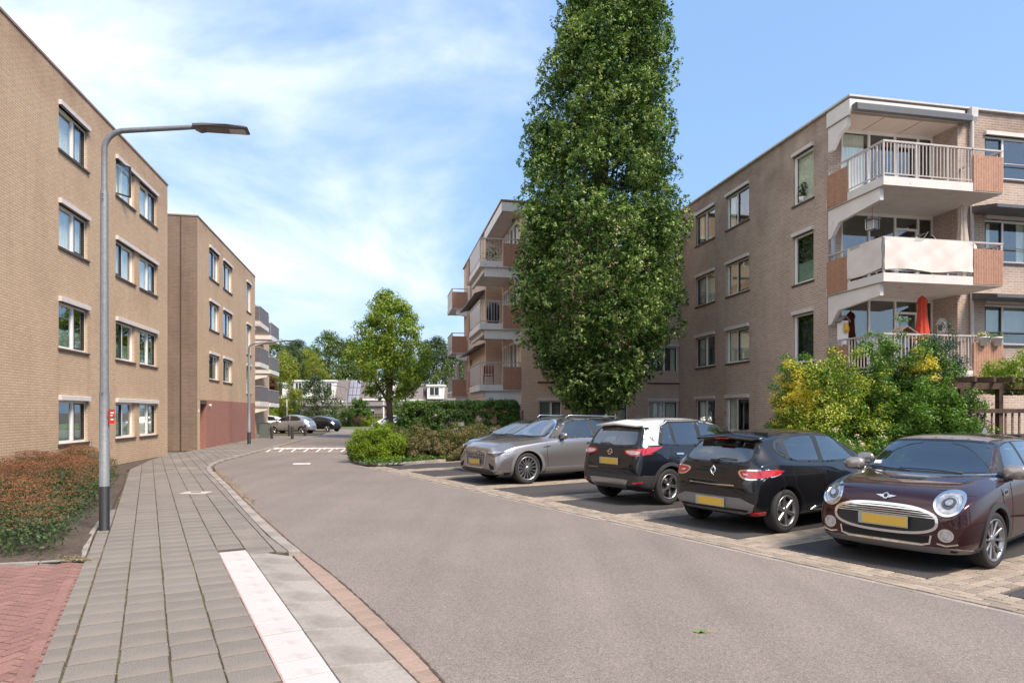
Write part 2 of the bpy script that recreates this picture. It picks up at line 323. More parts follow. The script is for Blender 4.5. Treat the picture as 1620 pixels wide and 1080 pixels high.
mat('green_box', (.10, .125, .105), .6); mat('dark_wood', (.07, .038, .025), .8, var=.35, scale=14, bump=.4)
mat('bark', (.085, .062, .046), .95, var=.4, scale=14, bump=1, bscale=26)
mat('cloth_white', (.66, .585, .535), .9, var=.05, scale=3); mat('cloth_red', (.60, .065, .03), .85, var=.12, scale=9)
mat('cloth_beige', (.50, .42, .35), .9, var=.1); mat('terracotta', (.28, .10, .06), .8)
mat('chair_dark', (.035, .033, .033), .7)
mat('solar', (.26, .27, .33), .3, var=.1, scale=2); mat('roof_tile', (.17, .145, .14), .85, var=.15, scale=5)
mat('leaf_litter', (.36, .22, .09), .9, var=.4, scale=40, var2=.35)
glass_mat('glass', (.90, .94, .92), 1.9, 1.1); glass_mat('glass_far', (.5, .55, .55), 1.7)
brick_mat('brick_left', (.60, .435, .29), (.54, .385, .255), (.40, .30, .21), amount=.30, ms=.009, top=(9.2, 10.6, (.68, .60, .56)))
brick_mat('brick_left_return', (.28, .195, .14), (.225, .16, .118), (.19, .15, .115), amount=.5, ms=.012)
brick_mat('brick_painted_red', (.37, .175, .135), (.33, .155, .12), (.28, .14, .115), amount=.22, ms=.008)
brick_mat('brick_right', (.49, .375, .305), (.40, .30, .245), (.58, .49, .41), amount=.36, ms=.013, h=.08, w=.25, top=(7.2, 11.0, (.50, .47, .46)))
brick_mat('brick_mid', (.60, .44, .32), (.53, .38, .275), (.68, .54, .43), amount=.22, ms=.010, h=.08, w=.25)
mat('screen_dark', (.13, .12, .12), .6)
brick_mat('brick_house', (.22, .19, .18), (.19, .165, .155), (.26, .23, .21), amount=.3)

m_, t_, b_ = nodes('car_glass_clear'); t_.nodes.remove(b_)
_a = t_.nodes.new('ShaderNodeBsdfTransparent'); _a.inputs[0].default_value = (.42, .47, .45, 1); _g = t_.nodes.new('ShaderNodeBsdfGlossy'); _g.inputs['Roughness'].default_value = .01; _g.inputs[0].default_value = (1, 1, 1, 1)
_l = t_.nodes.new('ShaderNodeLayerWeight'); _p = t_.nodes.new('ShaderNodeMath'); _p.operation = 'POWER'; _p.inputs[1].default_value = 3.2; t_.links.new(_l.outputs['Facing'], _p.inputs[0]); _l.inputs['Blend'].default_value = .5
_f = t_.nodes.new('ShaderNodeMath'); _f.operation = 'MULTIPLY_ADD'; _f.inputs[1].default_value = .8; _f.inputs[2].default_value = .17; t_.links.new(_p.outputs[0], _f.inputs[0])
_m = t_.nodes.new('ShaderNodeMixShader'); t_.links.new(_f.outputs[0], _m.inputs[0]); t_.links.new(_a.outputs[0], _m.inputs[1]); t_.links.new(_g.outputs[0], _m.inputs[2]); t_.links.new(_m.outputs[0], t_.nodes['Material Output'].inputs['Surface'])
# ================================================================== the ground
def P2(pts, z=0.0): return [G(x, y, z).to_2d() for x, y in pts]
def sheet(name, poly, z, m, kind='structure', parent=None, thick=0):
    mb = MB(); vs = [Vector((p[0], p[1], z)) for p in poly]
    mb.raw(vs, [tuple(range(len(vs)))])
    if thick:
        n = len(vs); mb.raw(vs+[Vector((p[0], p[1], z-thick)) for p in poly], [(i, (i+1) % n, n+(i+1) % n, n+i) for i in range(n)])
    o = mb.build(name, m, parent)
    bm = bmesh.new(); bm.from_mesh(o.data); bmesh.ops.triangulate(bm, faces=[f for f in bm.faces if len(f.verts) > 4]); bm.to_mesh(o.data); bm.free()
    if kind: o['kind'] = kind
    return o
def inside(p, poly):
    x, y = p[0], p[1]; r = False; j = len(poly)-1
    for i in range(len(poly)):
        xi, yi = poly[i][0], poly[i][1]; xj, yj = poly[j][0], poly[j][1]
        if (yi > y) != (yj > y) and x < (xj-xi)*(y-yi)/(yj-yi)+xi: r = not r
        j = i
    return r
def resample(pts, step, smooth=3):
    pts = [Vector(p).to_2d() for p in pts]
    for _ in range(smooth):
        q = [pts[0]]
        for a, b in zip(pts, pts[1:]): q += [a*.75+b*.25, a*.25+b*.75]
        pts = q+[pts[-1]]
    out = [pts[0]]; acc = 0
    for a, b in zip(pts, pts[1:]):
        d = (b-a).length; t = step-acc
        while t <= d: out.append(a+(b-a)*(t/d)); t += step
        acc = (acc+d) % step if d else acc
    return out

sheet('ground', [(-900, -60), (900, -60), (900, 1500), (-900, 1500)], -.03, M['ground_far'])
ZP = .06                                      # pavement level
# road: far end, then the near right
asph_px = [(701, 1080), (650, 1025), (585, 962), (528, 911), (475, 872), (434, 836), (394, 799), (361, 766), (341, 746), (337, 738), (345, 730), (377, 719), (418, 709), (450, 701), (479, 693.5), (508, 687)]
left_edge = [G(x, y) for x, y in asph_px]
far = [G(524, 684), G(500, 681.5), G(300, 676), G(-400, 674.5), G(-400, 671.5), G(900, 671.5), G(900, 675), G(640, 675), G(606, 677), G(580, 684)]
EU = Vector((-.514, .858)); EV = Vector((.858, .514)); E0 = Vector((4.36, 5.52))      # parking frame: along the road, into the bays
def PK(s, t): return E0+EU*s+EV*t
isl_px = [(566, 692), (555, 712), (552.5, 724), (557, 731), (566, 735.5), (581, 738), (606, 738), (634, 736.5), (676, 732.5), (716, 729.5)]
island_edge = [G(x, y) for x, y in isl_px]
right_edge = [p.to_2d() for p in island_edge[:7]]+[PK(17.2, 0), PK(-12, 0)]
start = left_edge[0].to_2d(); d0 = (start-left_edge[1].to_2d()).normalized()
lefts = [start+d0*9]+[p.to_2d() for p in left_edge]
road_poly = lefts+[p.to_2d() for p in far]+right_edge
sheet('road', road_poly, 0, M['road_asphalt'])

# pavement frame: p to the right, q along the kerb
EP = Vector((.872, .489)); EQ = Vector((-.489, .872))
def PQ(p, q): return EP*p+EQ*q
kerb_px = [(457, 873), (422, 846), (381, 802), (349, 765), (329, 747), (325, 741), (329, 735), (347, 727.5), (369, 722.5), (402, 714), (434, 706), (479, 694), (508, 687.5)]
kerb = [G(x, y, ZP).to_2d() for x, y in kerb_px]
bed_px = [(137, 887), (150, 842), (176, 806), (194, 772), (200, 745), (236, 728)]
bed = [G(x, y, ZP).to_2d() for x, y in bed_px]
wallbase = [AB(-8.24, 26.4).to_2d(), AB(-8.24, 27.34).to_2d(), AB(-8.12, 31.07).to_2d(), AB(-8.12, 45).to_2d()]
plaza = [AB(-8.12, 47).to_2d(), G(408, 683, ZP).to_2d(), G(440, 680, ZP).to_2d(), G(520, 680, ZP).to_2d()]
near_r = [PQ(1.03, 2.6), PQ(1.03, 8.40)]
pave_poly = near_r+kerb+plaza[::-1]+wallbase[::-1]+bed[::-1]+[PQ(-.625, 7.6), PQ(-.625, 2.6)]
pavement = sheet('pavement', pave_poly, ZP-.012, M['paving_joint'], thick=.2)
# slabs of 30 cm, each a piece of its own while it shows, then one joined field
def slab_mesh(name, w, l, m, c=.004, h=.05):
    mb = MB(); mb.bevbox(-w/2, w/2, -l/2, l/2, -h, 0, c); return mb.mesh(name, M[m])
SL = .30; ang_q = math.atan2(EQ.y, EQ.x)-math.pi/2
tiles = []; cut_tiles = []
pave_edge = [v for v in resample(kerb+plaza[::-1], .1, 0)]+[v for v in resample(wallbase[::-1][1:]+bed[::-1]+[PQ(-.625, 7.7)], .1, 0)]
for i in range(-48, 6):
    for j in range(0, 160):
        p0, q0 = .727-SL*(i+1), 2.7+SL*j
        q0 += ((i*.37) % 1)*SL
        c = PQ(p0+SL/2, q0+SL/2)
        if i == 4: c = PQ(-.552, q0+SL/2)
        if i == 5: continue
        if c.y > 46: continue
        if q0 < 8.3 and i == -1: continue
        if i != 4 and min((c-v).length for v in pave_edge) < .26:
            cut_tiles.append((c, i)); continue
        if not inside(c, pave_poly): continue
        if i != 4:
            if i == -1 and q0 < 8.5: continue
            # columns stagger slightly
        tiles.append((c.length, c, i == 4))
tiles.sort(key=lambda x: x[0])
me_s = slab_mesh('paving_slab', SL-.012, SL-.026, 'paving', .003); me_h = slab_mesh('paving_slab_half', .138, SL-.026, 'paving', .003)
for k, (d, c, half) in enumerate(tiles):
    dz = random.gauss(0, .0013)
    if k < 270:
        o = inst('paving_slab', me_h if half else me_s, pavement, (c.x+random.gauss(0, .0015), c.y+random.gauss(0, .0015), ZP+dz), ang_q+random.gauss(0, .004))
        o.rotation_euler.x = random.gauss(0, .003)
mb = MB(); rc, rs = math.cos(ang_q), math.sin(ang_q)
def add_rot(mb, c, z, w, l, ang, h=.03, ch=.003):
    b2 = MB(); b2.bevbox(-w/2, w/2, -l/2, l/2, -h, 0, ch); co, si = math.cos(ang), math.sin(ang)
    mb.raw([(c[0]+v[0]*co-v[1]*si, c[1]+v[0]*si+v[1]*co, z+v[2]) for v in b2.v], b2.f)
for d, c, half in tiles[270:]: add_rot(mb, c, ZP+random.gauss(0, .0012), .135 if half else SL-.011, SL-.024, ang_q)
o = mb.build('paving_slabs_beyond', M['paving'], pavement, fix=False); o['kind'] = 'stuff'
# far stretch is one sheet of the same paving
far_p = [G(205, 741, ZP).to_2d(), AB(-8.3, 25).to_2d()]
def clip_rect(poly, c, w, l, ang):
    co, si = math.cos(ang), math.sin(ang); q = [((p[0]-c.x)*co+(p[1]-c.y)*si, -(p[0]-c.x)*si+(p[1]-c.y)*co) for p in poly]
    for ax, sg, lim in ((0, 1, w/2), (0, -1, w/2), (1, 1, l/2), (1, -1, l/2)):
        o_ = []
        for i in range(len(q)):
            a, b = q[i-1], q[i]; da, db = lim-sg*a[ax], lim-sg*b[ax]
            if (da >= 0) != (db >= 0): t = da/(da-db); o_.append((a[0]+(b[0]-a[0])*t, a[1]+(b[1]-a[1])*t))
            if db >= 0: o_.append(b)
        q = o_
        if len(q) < 3: return []
    return [(c.x+x*co-y*si, c.y+x*si+y*co) for x, y in q]
mb = MB()
for c, i in cut_tiles:
    if i == -1 and (c.dot(EQ)) < 8.5: continue
    q = clip_rect(pave_poly, c, SL-.014, SL-.010, ang_q)
    if len(q) < 3: continue
    ar = abs(sum(q[k-1][0]*q[k][1]-q[k][0]*q[k-1][1] for k in range(len(q))))/2
    if ar < .006: continue
    z = ZP+random.gauss(0, .001); n = len(q); mb.raw([(x, y, z) for x, y in q]+[(x, y, z-.03) for x, y in q], [tuple(range(n))]+[(k, (k+1) % n, n+(k+1) % n, n+k) for k in range(n)])
o = mb.build('cut_slabs', M['paving'], pavement); o['kind'] = 'stuff'
# white painted row
me_w = slab_mesh('white_slab', .295, SL-.014, 'paving_white', .003)
for j in range(19):
    c = PQ(.880, 2.85+SL*j+.01)
    o = inst('painted_slab', me_w, pavement, (c.x, c.y, ZP+.001+random.gauss(0, .001)), ang_q+random.gauss(0, .003))
mb = MB(); mb.box(-.006, .006, -2.9, 2.9, -.01, .0015); o = mb.build('pink_joint_line', mat('pink_joint', (.42, .27, .24), .9), pavement); c = PQ(.729, 5.5); o.location = (c.x, c.y, ZP); o.rotation_euler.z = ang_q
# dropped kerb slabs: slope from pavement down to the gutter
kstruct = empty('kerb', (0, 0, 0), kind='structure')
def quad_block(pts_top, h=.12, m='kerb_concrete', name='kerb_stone', parent=kstruct, c=.006):
    """4 top corners (x,y,z) -> block with eased edges"""
    ctr = sum((Vector(p) for p in pts_top), Vector())/4
    ins = [Vector(p)+(ctr-Vector(p)).normalized()*c*1.4 for p in pts_top]
    mb = MB(); vs = [Vector(p)-Vector((0, 0, h)) for p in pts_top]+[Vector(p)-Vector((0, 0, c)) for p in pts_top]+ins
    vs = [v-ctr for v in vs]
    mb.raw(vs, [(0, 1, 5, 4), (1, 2, 6, 5), (2, 3, 7, 6), (3, 0, 4, 7), (4, 5, 9, 8), (5, 6, 10, 9), (6, 7, 11, 10), (7, 4, 8, 11), (8, 9, 10, 11)])
    o = mb.build(name, M[m], parent); o.location = ctr; return o
q = 2.6
while q < 8.3:
    q2 = min(q+random.uniform(.78, .86), 8.42)
    g = .004
    a, b, c_, d = PQ(1.036, q+g), PQ(1.488, q+g), PQ(1.488, q2-g), PQ(1.036, q2-g)
    quad_block([(a.x, a.y, ZP-.002), (b.x, b.y, .014), (c_.x, c_.y, .014), (d.x, d.y, ZP-.002)])
    q = q2
# upright kerb
kr = resample(kerb, .98, 2)
def norm_at(pts, i):
    t = (pts[min(i+1, len(pts)-1)]-pts[max(i-1, 0)]).normalized(); return Vector((t.y, -t.x))
KW = .13
for i in range(len(kr)-1):
    n0, n1 = norm_at(kr, i), norm_at(kr, i+1); a, b = kr[i], kr[i+1]; t = (b-a).normalized()*.004
    if a.y > 60: break
    top = ZP+.012
    P = [a+t, a+t+n0*KW, b-t+n1*KW, b-t]
    quad_block([(p.x, p.y, top) for p in P], .14)
# gutter: worn reddish bricks between kerb and asphalt
gut = empty('gutter', (0, 0, 0), kind='structure')
ga = [PQ(1.494, 2.6), PQ(1.494, 8.42)]+[p+norm_at(kr, i)*(KW+.005) for i, p in enumerate(kr)][1:14]
gb = [start+d0*1.6]+[p.to_2d() for p in left_edge[:12]]
def along(pts, n):
    L = [0]
    for a, b in zip(pts, pts[1:]): L.append(L[-1]+(b-a).length)
    r = []
    for k in range(n):
        s = L[-1]*k/(n-1); i = max(j for j in range(len(L)) if L[j] <= s+1e-9); i = min(i, len(pts)-2)
        f = (s-L[i])/(L[i+1]-L[i]); r.append(pts[i].lerp(pts[i+1], f))
    return r
# pair by nearest direction: walk along ga, meet gb by shortest reach
ga = resample(ga, .21, 1); gbf = resample(gb, .05, 2)
def nearest(p): return min(gbf, key=lambda q_: (q_-p).length)
for i in range(len(ga)-1):
    a, b = ga[i], ga[i+1]
    if a.y > 24: break
    c_, d = nearest(b), nearest(a)
    if (c_-d).length < .02: continue
    t = (b-a).normalized()*.003
    j = random.uniform(-.012, .012)
    quad_block([(p.x, p.y, .006+random.uniform(-.002, .003)) for p in (a+t, d+t, c_-t, b-t)], .06, 'gutter_brick', 'gutter_brick', gut, .004)
sheet('gutter_bed', [p for p in ga]+[nearest(p) for p in ga[::-1]], .0015, M['joint_sand'], kind=None, parent=gut)

# dark seam of grit where gutter and asphalt meet, and at the foot of the kerb
def seam_line(pts, w0, w1, z, name, parent):
    mb = MB(); P_ = resample(pts, .06, 0); prev = None
    for i in range(len(P_)-1):
        n_ = norm_at(P_, i); a = P_[i]-n_*random.uniform(w0*.3, w0); b = P_[i]+n_*random.uniform(w1*.3, w1)
        if prev: mb.face([(prev[0].x, prev[0].y, z), (prev[1].x, prev[1].y, z), (b.x, b.y, z), (a.x, a.y, z)])
        prev = (a, b)
    o = mb.build(name, M['soil'], parent); o['kind'] = 'stuff'
seam_line([p for p in gbf if p.y < 24], .008, .016, .0125, 'grit_seam', gut)
seam_line([p for p in ga if p.y < 24], .004, .014, .0120, 'grit_seam', gut)

# red brick drive in herringbone, bottom left
drive_poly = [PQ(-.632, 2.6), PQ(-.632, 7.58)]+[G(x, y, ZP).to_2d() for x, y in [(137, 889), (0, 895), (-420, 915)]]+[Vector((-8.5, 2.0))]
drive = sheet('brick_drive', drive_poly, ZP-.020, M['soil'])
me_b = MB().bevbox(-.1, .1, -.05, .05, -.03, 0, .004).mesh('brick', M['brick_red'])
me_b2 = MB().bevbox(-.0935, .0935, -.0435, .0435, -.03, 0, .003).mesh('brick', M['brick_red'])
bl = []
for j in range(26):
    c = PQ(-.685, 2.7+.2*j)
    if c.y < 7.7: bl.append((c, ang_q+math.pi/2, .0045))
A45 = ang_q+R(45)
for i in range(-80, 80):
    for j in range(-60, 60):
        # herringbone: pairs of bricks on a stepped grid
        u, v = .1*i+.4*0, 0
        k = (i, j)
        x0 = (i+2*0)*.1; y0 = j*.1
        if (i-j) % 4 == 0: bx_, by_, an = x0+.1, y0+.05, 0
        elif (i-j) % 4 == 3: bx_, by_, an = x0+.05, y0+.1, math.pi/2
        else: continue
        co, si = math.cos(A45), math.sin(A45)
        c = Vector((-5, 6))+Vector((bx_*co-by_*si, bx_*si+by_*co))
        pq = c.dot(EP)
        if pq > -.64 or not inside(c, drive_poly) or c.y < 3.7 or c.x < -(c.y)*.80-.2: continue
        bl.append((c, A45+an, 0))
bl.sort(key=lambda t: t[0].length)
mb = MB()
for k, (c, an, up_) in enumerate(bl):
    if k < 290:
        o = inst('brick', me_b2, drive, (c.x, c.y, ZP-.004+up_+random.gauss(0, .001)), an+random.gauss(0, .01)); o.rotation_euler.x = random.gauss(0, .01)
    else: add_rot(mb, c, ZP-.004+up_, .191, .091, an)
if mb.v: o = mb.build('bricks_beyond', M['brick_red'], drive, fix=False); o['kind'] = 'stuff'

# planting bed left
bed_poly = [p for p in bed]+[AB(-8.2, 26.4).to_2d(), AB(-8.2, 10).to_2d(), Vector((-12, 4)), G(-420, 913, ZP).to_2d(), G(0, 893, ZP).to_2d()]
def lumpy(name, poly, z, m, amp=.03, step=.35, kind='structure'):
    xs = [p[0] for p in poly]; ys = [p[1] for p in poly]
    vs = [Vector((p[0], p[1])) for p in poly]; pts = list(vs)
    x = min(xs)
    while x < max(xs):
        y = min(ys)
        while y < max(ys):
            p = Vector((x+random.uniform(-.1, .1)*step, y+random.uniform(-.1, .1)*step))
            if inside(p, poly): pts.append(p)
            y += step
        x += step
    r = delaunay_2d_cdt(pts, [], [list(range(len(vs)))], 1, 1e-5)
    mb = MB(); co = [(v.x, v.y, z+(random.uniform(-amp, amp) if i >= len(vs) else 0)) for i, v in enumerate(r[0])]
    mb.raw(co, [tuple(f) for f in r[2]], 0, True); o = mb.build(name, M[m]); o['kind'] = kind; return o
lumpy('planting_soil', bed_poly, ZP+.005, 'soil', .035)
edge = resample([G(x, y, ZP).to_2d() for x, y in [(-300, 910), (0, 893), (133, 887), (149, 843), (175, 807)]], .5, 0)
for i in range(len(edge)-1):
    a, b = edge[i], edge[i+1]; n_ = norm_at(edge, i); t = (b-a).normalized()*.006
    quad_block([(p.x, p.y, ZP+.012) for p in (a+t, b-t, b-t-n_*.06, a+t-n_*.06)], .1, 'kerb_concrete', 'edging_stone')
# pale utility plate with a slot, and bare sandy patches in the paving
c = G(310, 779, ZP); an = ang_q
pl = MB().bevbox(-.26, .26, -.16, .16, -.03, 0, .004).build('utility_cover', mat('pink_concrete', (.50, .41, .36), .9, var=.1, scale=30))
pl.location = (c.x, c.y, ZP+.010); pl.rotation_euler.z = 0.02; tag(pl, 'pale pinkish concrete utility cover with a slot, set in the grey pavement', 'utility cover')
sl_ = MB().bevbox(-.10, .10, -.03, .03, 0, .008, .003).build('slot_lid', M['sill_dark'], pl); sl_.location = (.0, 0, 0)

# parking bays
PARK = [PK(-12, 0), PK(17.2, 0), island_edge[6].to_2d()+Vector((0, .05)), island_edge[7].to_2d(), island_edge[9].to_2d(), PK(19.5, 5.6), PK(-12, 5.6)]
parking = sheet('parking_strip', PARK, -.004, M['joint_sand'])
def in_bay(s, t):
    if t < .55 or t > 5.3: return None
    k = math.floor((s-1.02)/2.47); s0 = 1.02+2.47*k
    return k if s0 < s < s0+1.82 else None
for k in range(-4, 8):
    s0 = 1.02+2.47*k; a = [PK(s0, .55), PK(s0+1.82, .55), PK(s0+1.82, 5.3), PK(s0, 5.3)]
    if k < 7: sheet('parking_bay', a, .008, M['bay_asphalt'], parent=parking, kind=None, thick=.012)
me_t = MB().bevbox(-.0965, .0965, -.0460, .0460, -.03, 0, .004).mesh('brick', M['brick_tan'])
ang_s = math.atan2(EU.y, EU.x); pb = []
for j in range(3):
    t = .052+.1045*j; s = -8+(.1 if j % 2 else 0)
    while s < 19.4:
        c = PK(s, t)
        if in_bay(s-.08, t) is None and in_bay(s+.08, t) is None and inside(c, PARK): pb.append(c)
        elif (in_bay(s-.08, t) is None) != (in_bay(s+.08, t) is None) and inside(c, PARK):
            sg = -1 if in_bay(s-.08, t) is None else 1
            k_ = math.floor((s+sg*-.0-1.02)/2.47)
            pb.append((PK(s+sg*.045, t), 'half'))
        s += .2045
for i in range(262):
    s = -8+.1045*i; t = .418+(.102 if i % 2 else 0); first = True
    while t < 5.6:
        c = PK(s, t); b0, b1 = in_bay(s, t-.07), in_bay(s, t+.07)
        if inside(c, PARK):
            if b0 is None and b1 is None: pb.append((c, 'v'))
            elif b0 is None: pb.append((PK(s, t-.05), 'vh'))
            elif b1 is None: pb.append((PK(s, t+.05), 'vh'))
        t += .2045
    if i % 2: pb.append((PK(s, .366), 'vh'))
pb2 = [(p[0], p[1]) if isinstance(p, tuple) else (p, 'u') for p in pb]
pb2_old = [(p[0], True) if isinstance(p, tuple) else (p, False) for p in pb]
def vis(p): return abs(p.x) < p.y*.82 and p.y > 4
pb2 = [q_ for q_ in pb2 if vis(q_[0])]
pb2.sort(key=lambda q_: q_[0].length)
me_th = MB().bevbox(-.048, .048, -.0475, .0475, -.03, 0, .005).mesh('brick', M['brick_tan'])
mb = MB()
for k, (c, half) in enumerate(pb2):
    z = .010+random.gauss(0, .0016)
    if k < 300:
        o = inst('brick', me_th if half in ('half', 'vh') else me_t, parking, (c.x, c.y, z), ang_s+(math.pi/2 if half[0] == 'v' else 0)+random.gauss(0, .010)); o.rotation_euler.x = random.gauss(0, .01)
    else: add_rot(mb, c, z, .095 if half in ('half', 'vh') else .194, .093, ang_s+(math.pi/2 if half[0] == 'v' else 0)+random.gauss(0, .006))
o = mb.build('bricks_beyond', M['brick_tan'], parking, fix=False); o['kind'] = 'stuff'
# low edge where asphalt meets the brick band
mb = MB()
for i in range(56):
    a = PK(-8+.5*i, -.05); add_rot(mb, a, .0045, .49, .07, ang_s, .03, .004)
o = mb.build('edge_strip', M['kerb_concrete'], parking, fix=False); o['kind'] = 'stuff'
# island kerb
ik = resample([p.to_2d() for p in island_edge], .95, 2)
for i in range(len(ik)-1):
    n0, n1 = norm_at(ik, i), norm_at(ik, i+1); a, b = ik[i], ik[i+1]; t = (b-a).normalized()*.006
    quad_block([(p.x, p.y, .10) for p in (a+t, b-t, b-t-n1*.16, a+t-n0*.16)], .14)
isl_poly = [p.to_2d() for p in island_edge]+[PK(19.5, 5.6), PK(-12, 5.6), Vector((26, 16)), AB(24, 17.4).to_2d(), AB(14.0, 17.4).to_2d(), AB(14.0, 29.1).to_2d(), AB(6, 29.1).to_2d(), AB(6, 44).to_2d(), AB(2, 46).to_2d(), G(590, 683).to_2d()]
lumpy('planting_bed', isl_poly, .05, 'soil', .03, .9)
# far verge and the ground behind the houses
sheet('grass_verge', [G(505, 678.4).to_2d(), G(600, 678).to_2d(), G(640, 676).to_2d(), G(900, 675).to_2d(), G(900, 667).to_2d(), G(300, 667).to_2d(), G(300, 675.6).to_2d(), G(480, 678.6).to_2d()][::-1], .03, M['grass_far'])
# speed hump marking: line, teeth and dashes in worn white, red brick strips
hump = empty('hump_marking', (0, 0, 0), kind='structure')
def hsheet(pts, z, m, n): sheet(n, [G(x, y).to_2d() for x, y in pts], z, M[m], kind=None, parent=hump)
hsheet([(404, 713.2), (556, 713), (556, 715.5), (398, 715.8)], .004, 'gutter_brick', 'brick_strip')
hsheet([(425, 705.2), (558, 704.8), (558, 706.6), (421, 707)], .004, 'gutter_brick', 'brick_strip')
hsheet([(411, 708.6), (557, 708), (557, 709.6), (408, 710.4)], .008, 'line_white', 'painted_line')
x = 427
while x < 556:
    hsheet([(x, 710.2), (x+3.2, 710.2), (x-3.5, 714.6), (x-7, 714.6)], .008, 'line_white', 'painted_tooth'); x += 19.6
x = 434
while x < 556:
    hsheet([(x, 708), (x+8, 708), (x+2, 710.8), (x-1, 710.8)], .012, 'line_white', 'painted_dash'); x += 19.6
hsheet([(464, 732.6), (491, 732.2), (491, 734), (463, 734.4)], .004, 'line_white', 'painted_dash')
# leaves blown into the gutter bend
mb = MB()
def flat_leaf(mb, x, y, z, s):
    a = random.uniform(0, 6.3); co, si = math.cos(a)*s, math.sin(a)*s
    mb.raw([(x-co, y-si, z), (x+si*.45, y-co*.45, z+random.uniform(0, .01)), (x+co, y+si, z+random.uniform(0, .012)), (x-si*.45, y+co*.45, z+.003)], [(0, 1, 2, 3)])
for _ in range(420):
    i = random.randrange(5, min(14, len(kr)-1)); t = random.random(); p = kr[i].lerp(kr[i+1], t)+norm_at(kr, i)*random.gauss(.24, .09)
    flat_leaf(mb, p.x, p.y, .014+random.random()*.01, random.uniform(.02, .045))
for _ in range(160):
    i = random.randrange(1, 6); p = kr[i].lerp(kr[i+1], random.random())+norm_at(kr, i)*random.choice([random.gauss(.2, .04), random.gauss(-.35, .3)])
    flat_leaf(mb, p.x, p.y, ZP+.02 if True else .02, random.uniform(.008, .022))
o = mb.build('leaf_litter', M['leaf_litter'], fix=False); o['kind'] = 'stuff'; tag(o, 'dry brown leaves gathered in the bend of the gutter', 'leaf litter')
# moss and weeds in the joints
mat('moss', (.20, .16, .06), 1, var=.4, scale=30, var2=.3); mb = MB()
for _ in range(1100):
    i = random.randint(-1, 4); q_ = random.choice([random.uniform(6.5, 10.5), random.uniform(3.5, 9)]); p = PQ(.727-SL*i+random.gauss(0, .003), q_)
    if inside(p, pave_poly): flat_leaf(mb, p.x, p.y, ZP-.004, random.uniform(.004, .008))
for _ in range(260):
    p = G(random.gauss(118, 16), random.gauss(886, 2), ZP); flat_leaf(mb, p.x, p.y, ZP+random.uniform(0, .03), random.uniform(.008, .018))
o = mb.build('moss_tufts', M['moss'], fix=False); o['kind'] = 'stuff'; tag(o, 'small moss and weed tufts in the pavement joints', 'moss')
# fallen leaf on the road
mat('leaf_fresh', (.10, .2, .03), .6); c = G(1108, 1000)
mb = MB(); pts = []
for k in range(14):
    a = k/14*6.283; r_ = (.045 if k % 2 else .030)*(1.15 if abs(math.cos(a)) > .7 else .8); pts.append((r_*math.cos(a), r_*math.sin(a), .012+.008*math.sin(3*a)))
mb.raw(pts+[(0, 0, .006)], [(k, (k+1) % 14, 14) for k in range(14)])
lf = mb.build('fallen_leaf', M['leaf_fresh']); lf.location = c; tag(lf, 'fresh green leaf lying alone on the asphalt of the road', 'leaf')
mb = MB().tube([(.03, 0, .01), (.075, -.01, .014), (.12, -.02, .006)], .0025, 5); mb.build('leaf_stalk', M['leaf_litter'], lf)

# ================================================================== buildings
def wall_part(mb, org, ux, length, z0, z1, openings, depth=.16, uoff=0, room=True):
    """wall plane from org along ux (unit, xy); outward normal is ux rotated -90deg. openings: (u0,u1,v0,v1)"""
    nx = Vector((ux.y, -ux.x)); us = sorted({0, length, *[o[0] for o in openings], *[o[1] for o in openings]}); vs = sorted({z0, z1, *[o[2] for o in openings], *[o[3] for o in openings]})
    us = [u for u in us if 0 <= u <= length]; vs = [v for v in vs if z0 <= v <= z1]
    def pt(u, v, d=0): p = org+ux*u-nx*d; return (p.x, p.y, v)
    for u0, u1 in zip(us, us[1:]):
        for v0, v1 in zip(vs, vs[1:]):
            um, vm = (u0+u1)/2, (v0+v1)/2
            if any(o[0] < um < o[1] and o[2] < vm < o[3] for o in openings): continue
            mb.face([pt(u0, v0), pt(u1, v0), pt(u1, v1), pt(u0, v1)], [(u0+uoff, v0), (u1+uoff, v0), (u1+uoff, v1), (u0+uoff, v1)])
    for a, b, c, d in [o[:4] for o in openings]:
        D = depth
        for q, uv in (([pt(a, c), pt(a, d), pt(a, d, D), pt(a, c, D)], [(0, c), (0, d), (D, d), (D, c)]), ([pt(b, c), pt(b, c, D), pt(b, d, D), pt(b, d)], [(0, c), (D, c), (D, d), (0, d)]),
                      ([pt(a, c), pt(a, c, D), pt(b, c, D), pt(b, c)], [(a, 0), (a, D), (b, D), (b, 0)]), ([pt(a, d), pt(b, d), pt(b, d, D), pt(a, d, D)], [(a, 0), (b, 0), (b, D), (a, D)])):
            mb.face(q, uv)
def basis(org, ux):
    """4x4 taking (u, outward, z) to the parent's space"""
    nx = Vector((ux.y, -ux.x)); m = Matrix.Identity(4); m[0][0], m[1][0] = ux.x, ux.y; m[0][1], m[1][1] = nx.x, nx.y
    m[0][3], m[1][3] = org.x, org.y; return m
def bbuild(mb, name, m, parent, B):
    mb.v = [tuple(B @ Vector(v)) for v in mb.v]; return mb.build(name, m, parent)
ROOMS = []
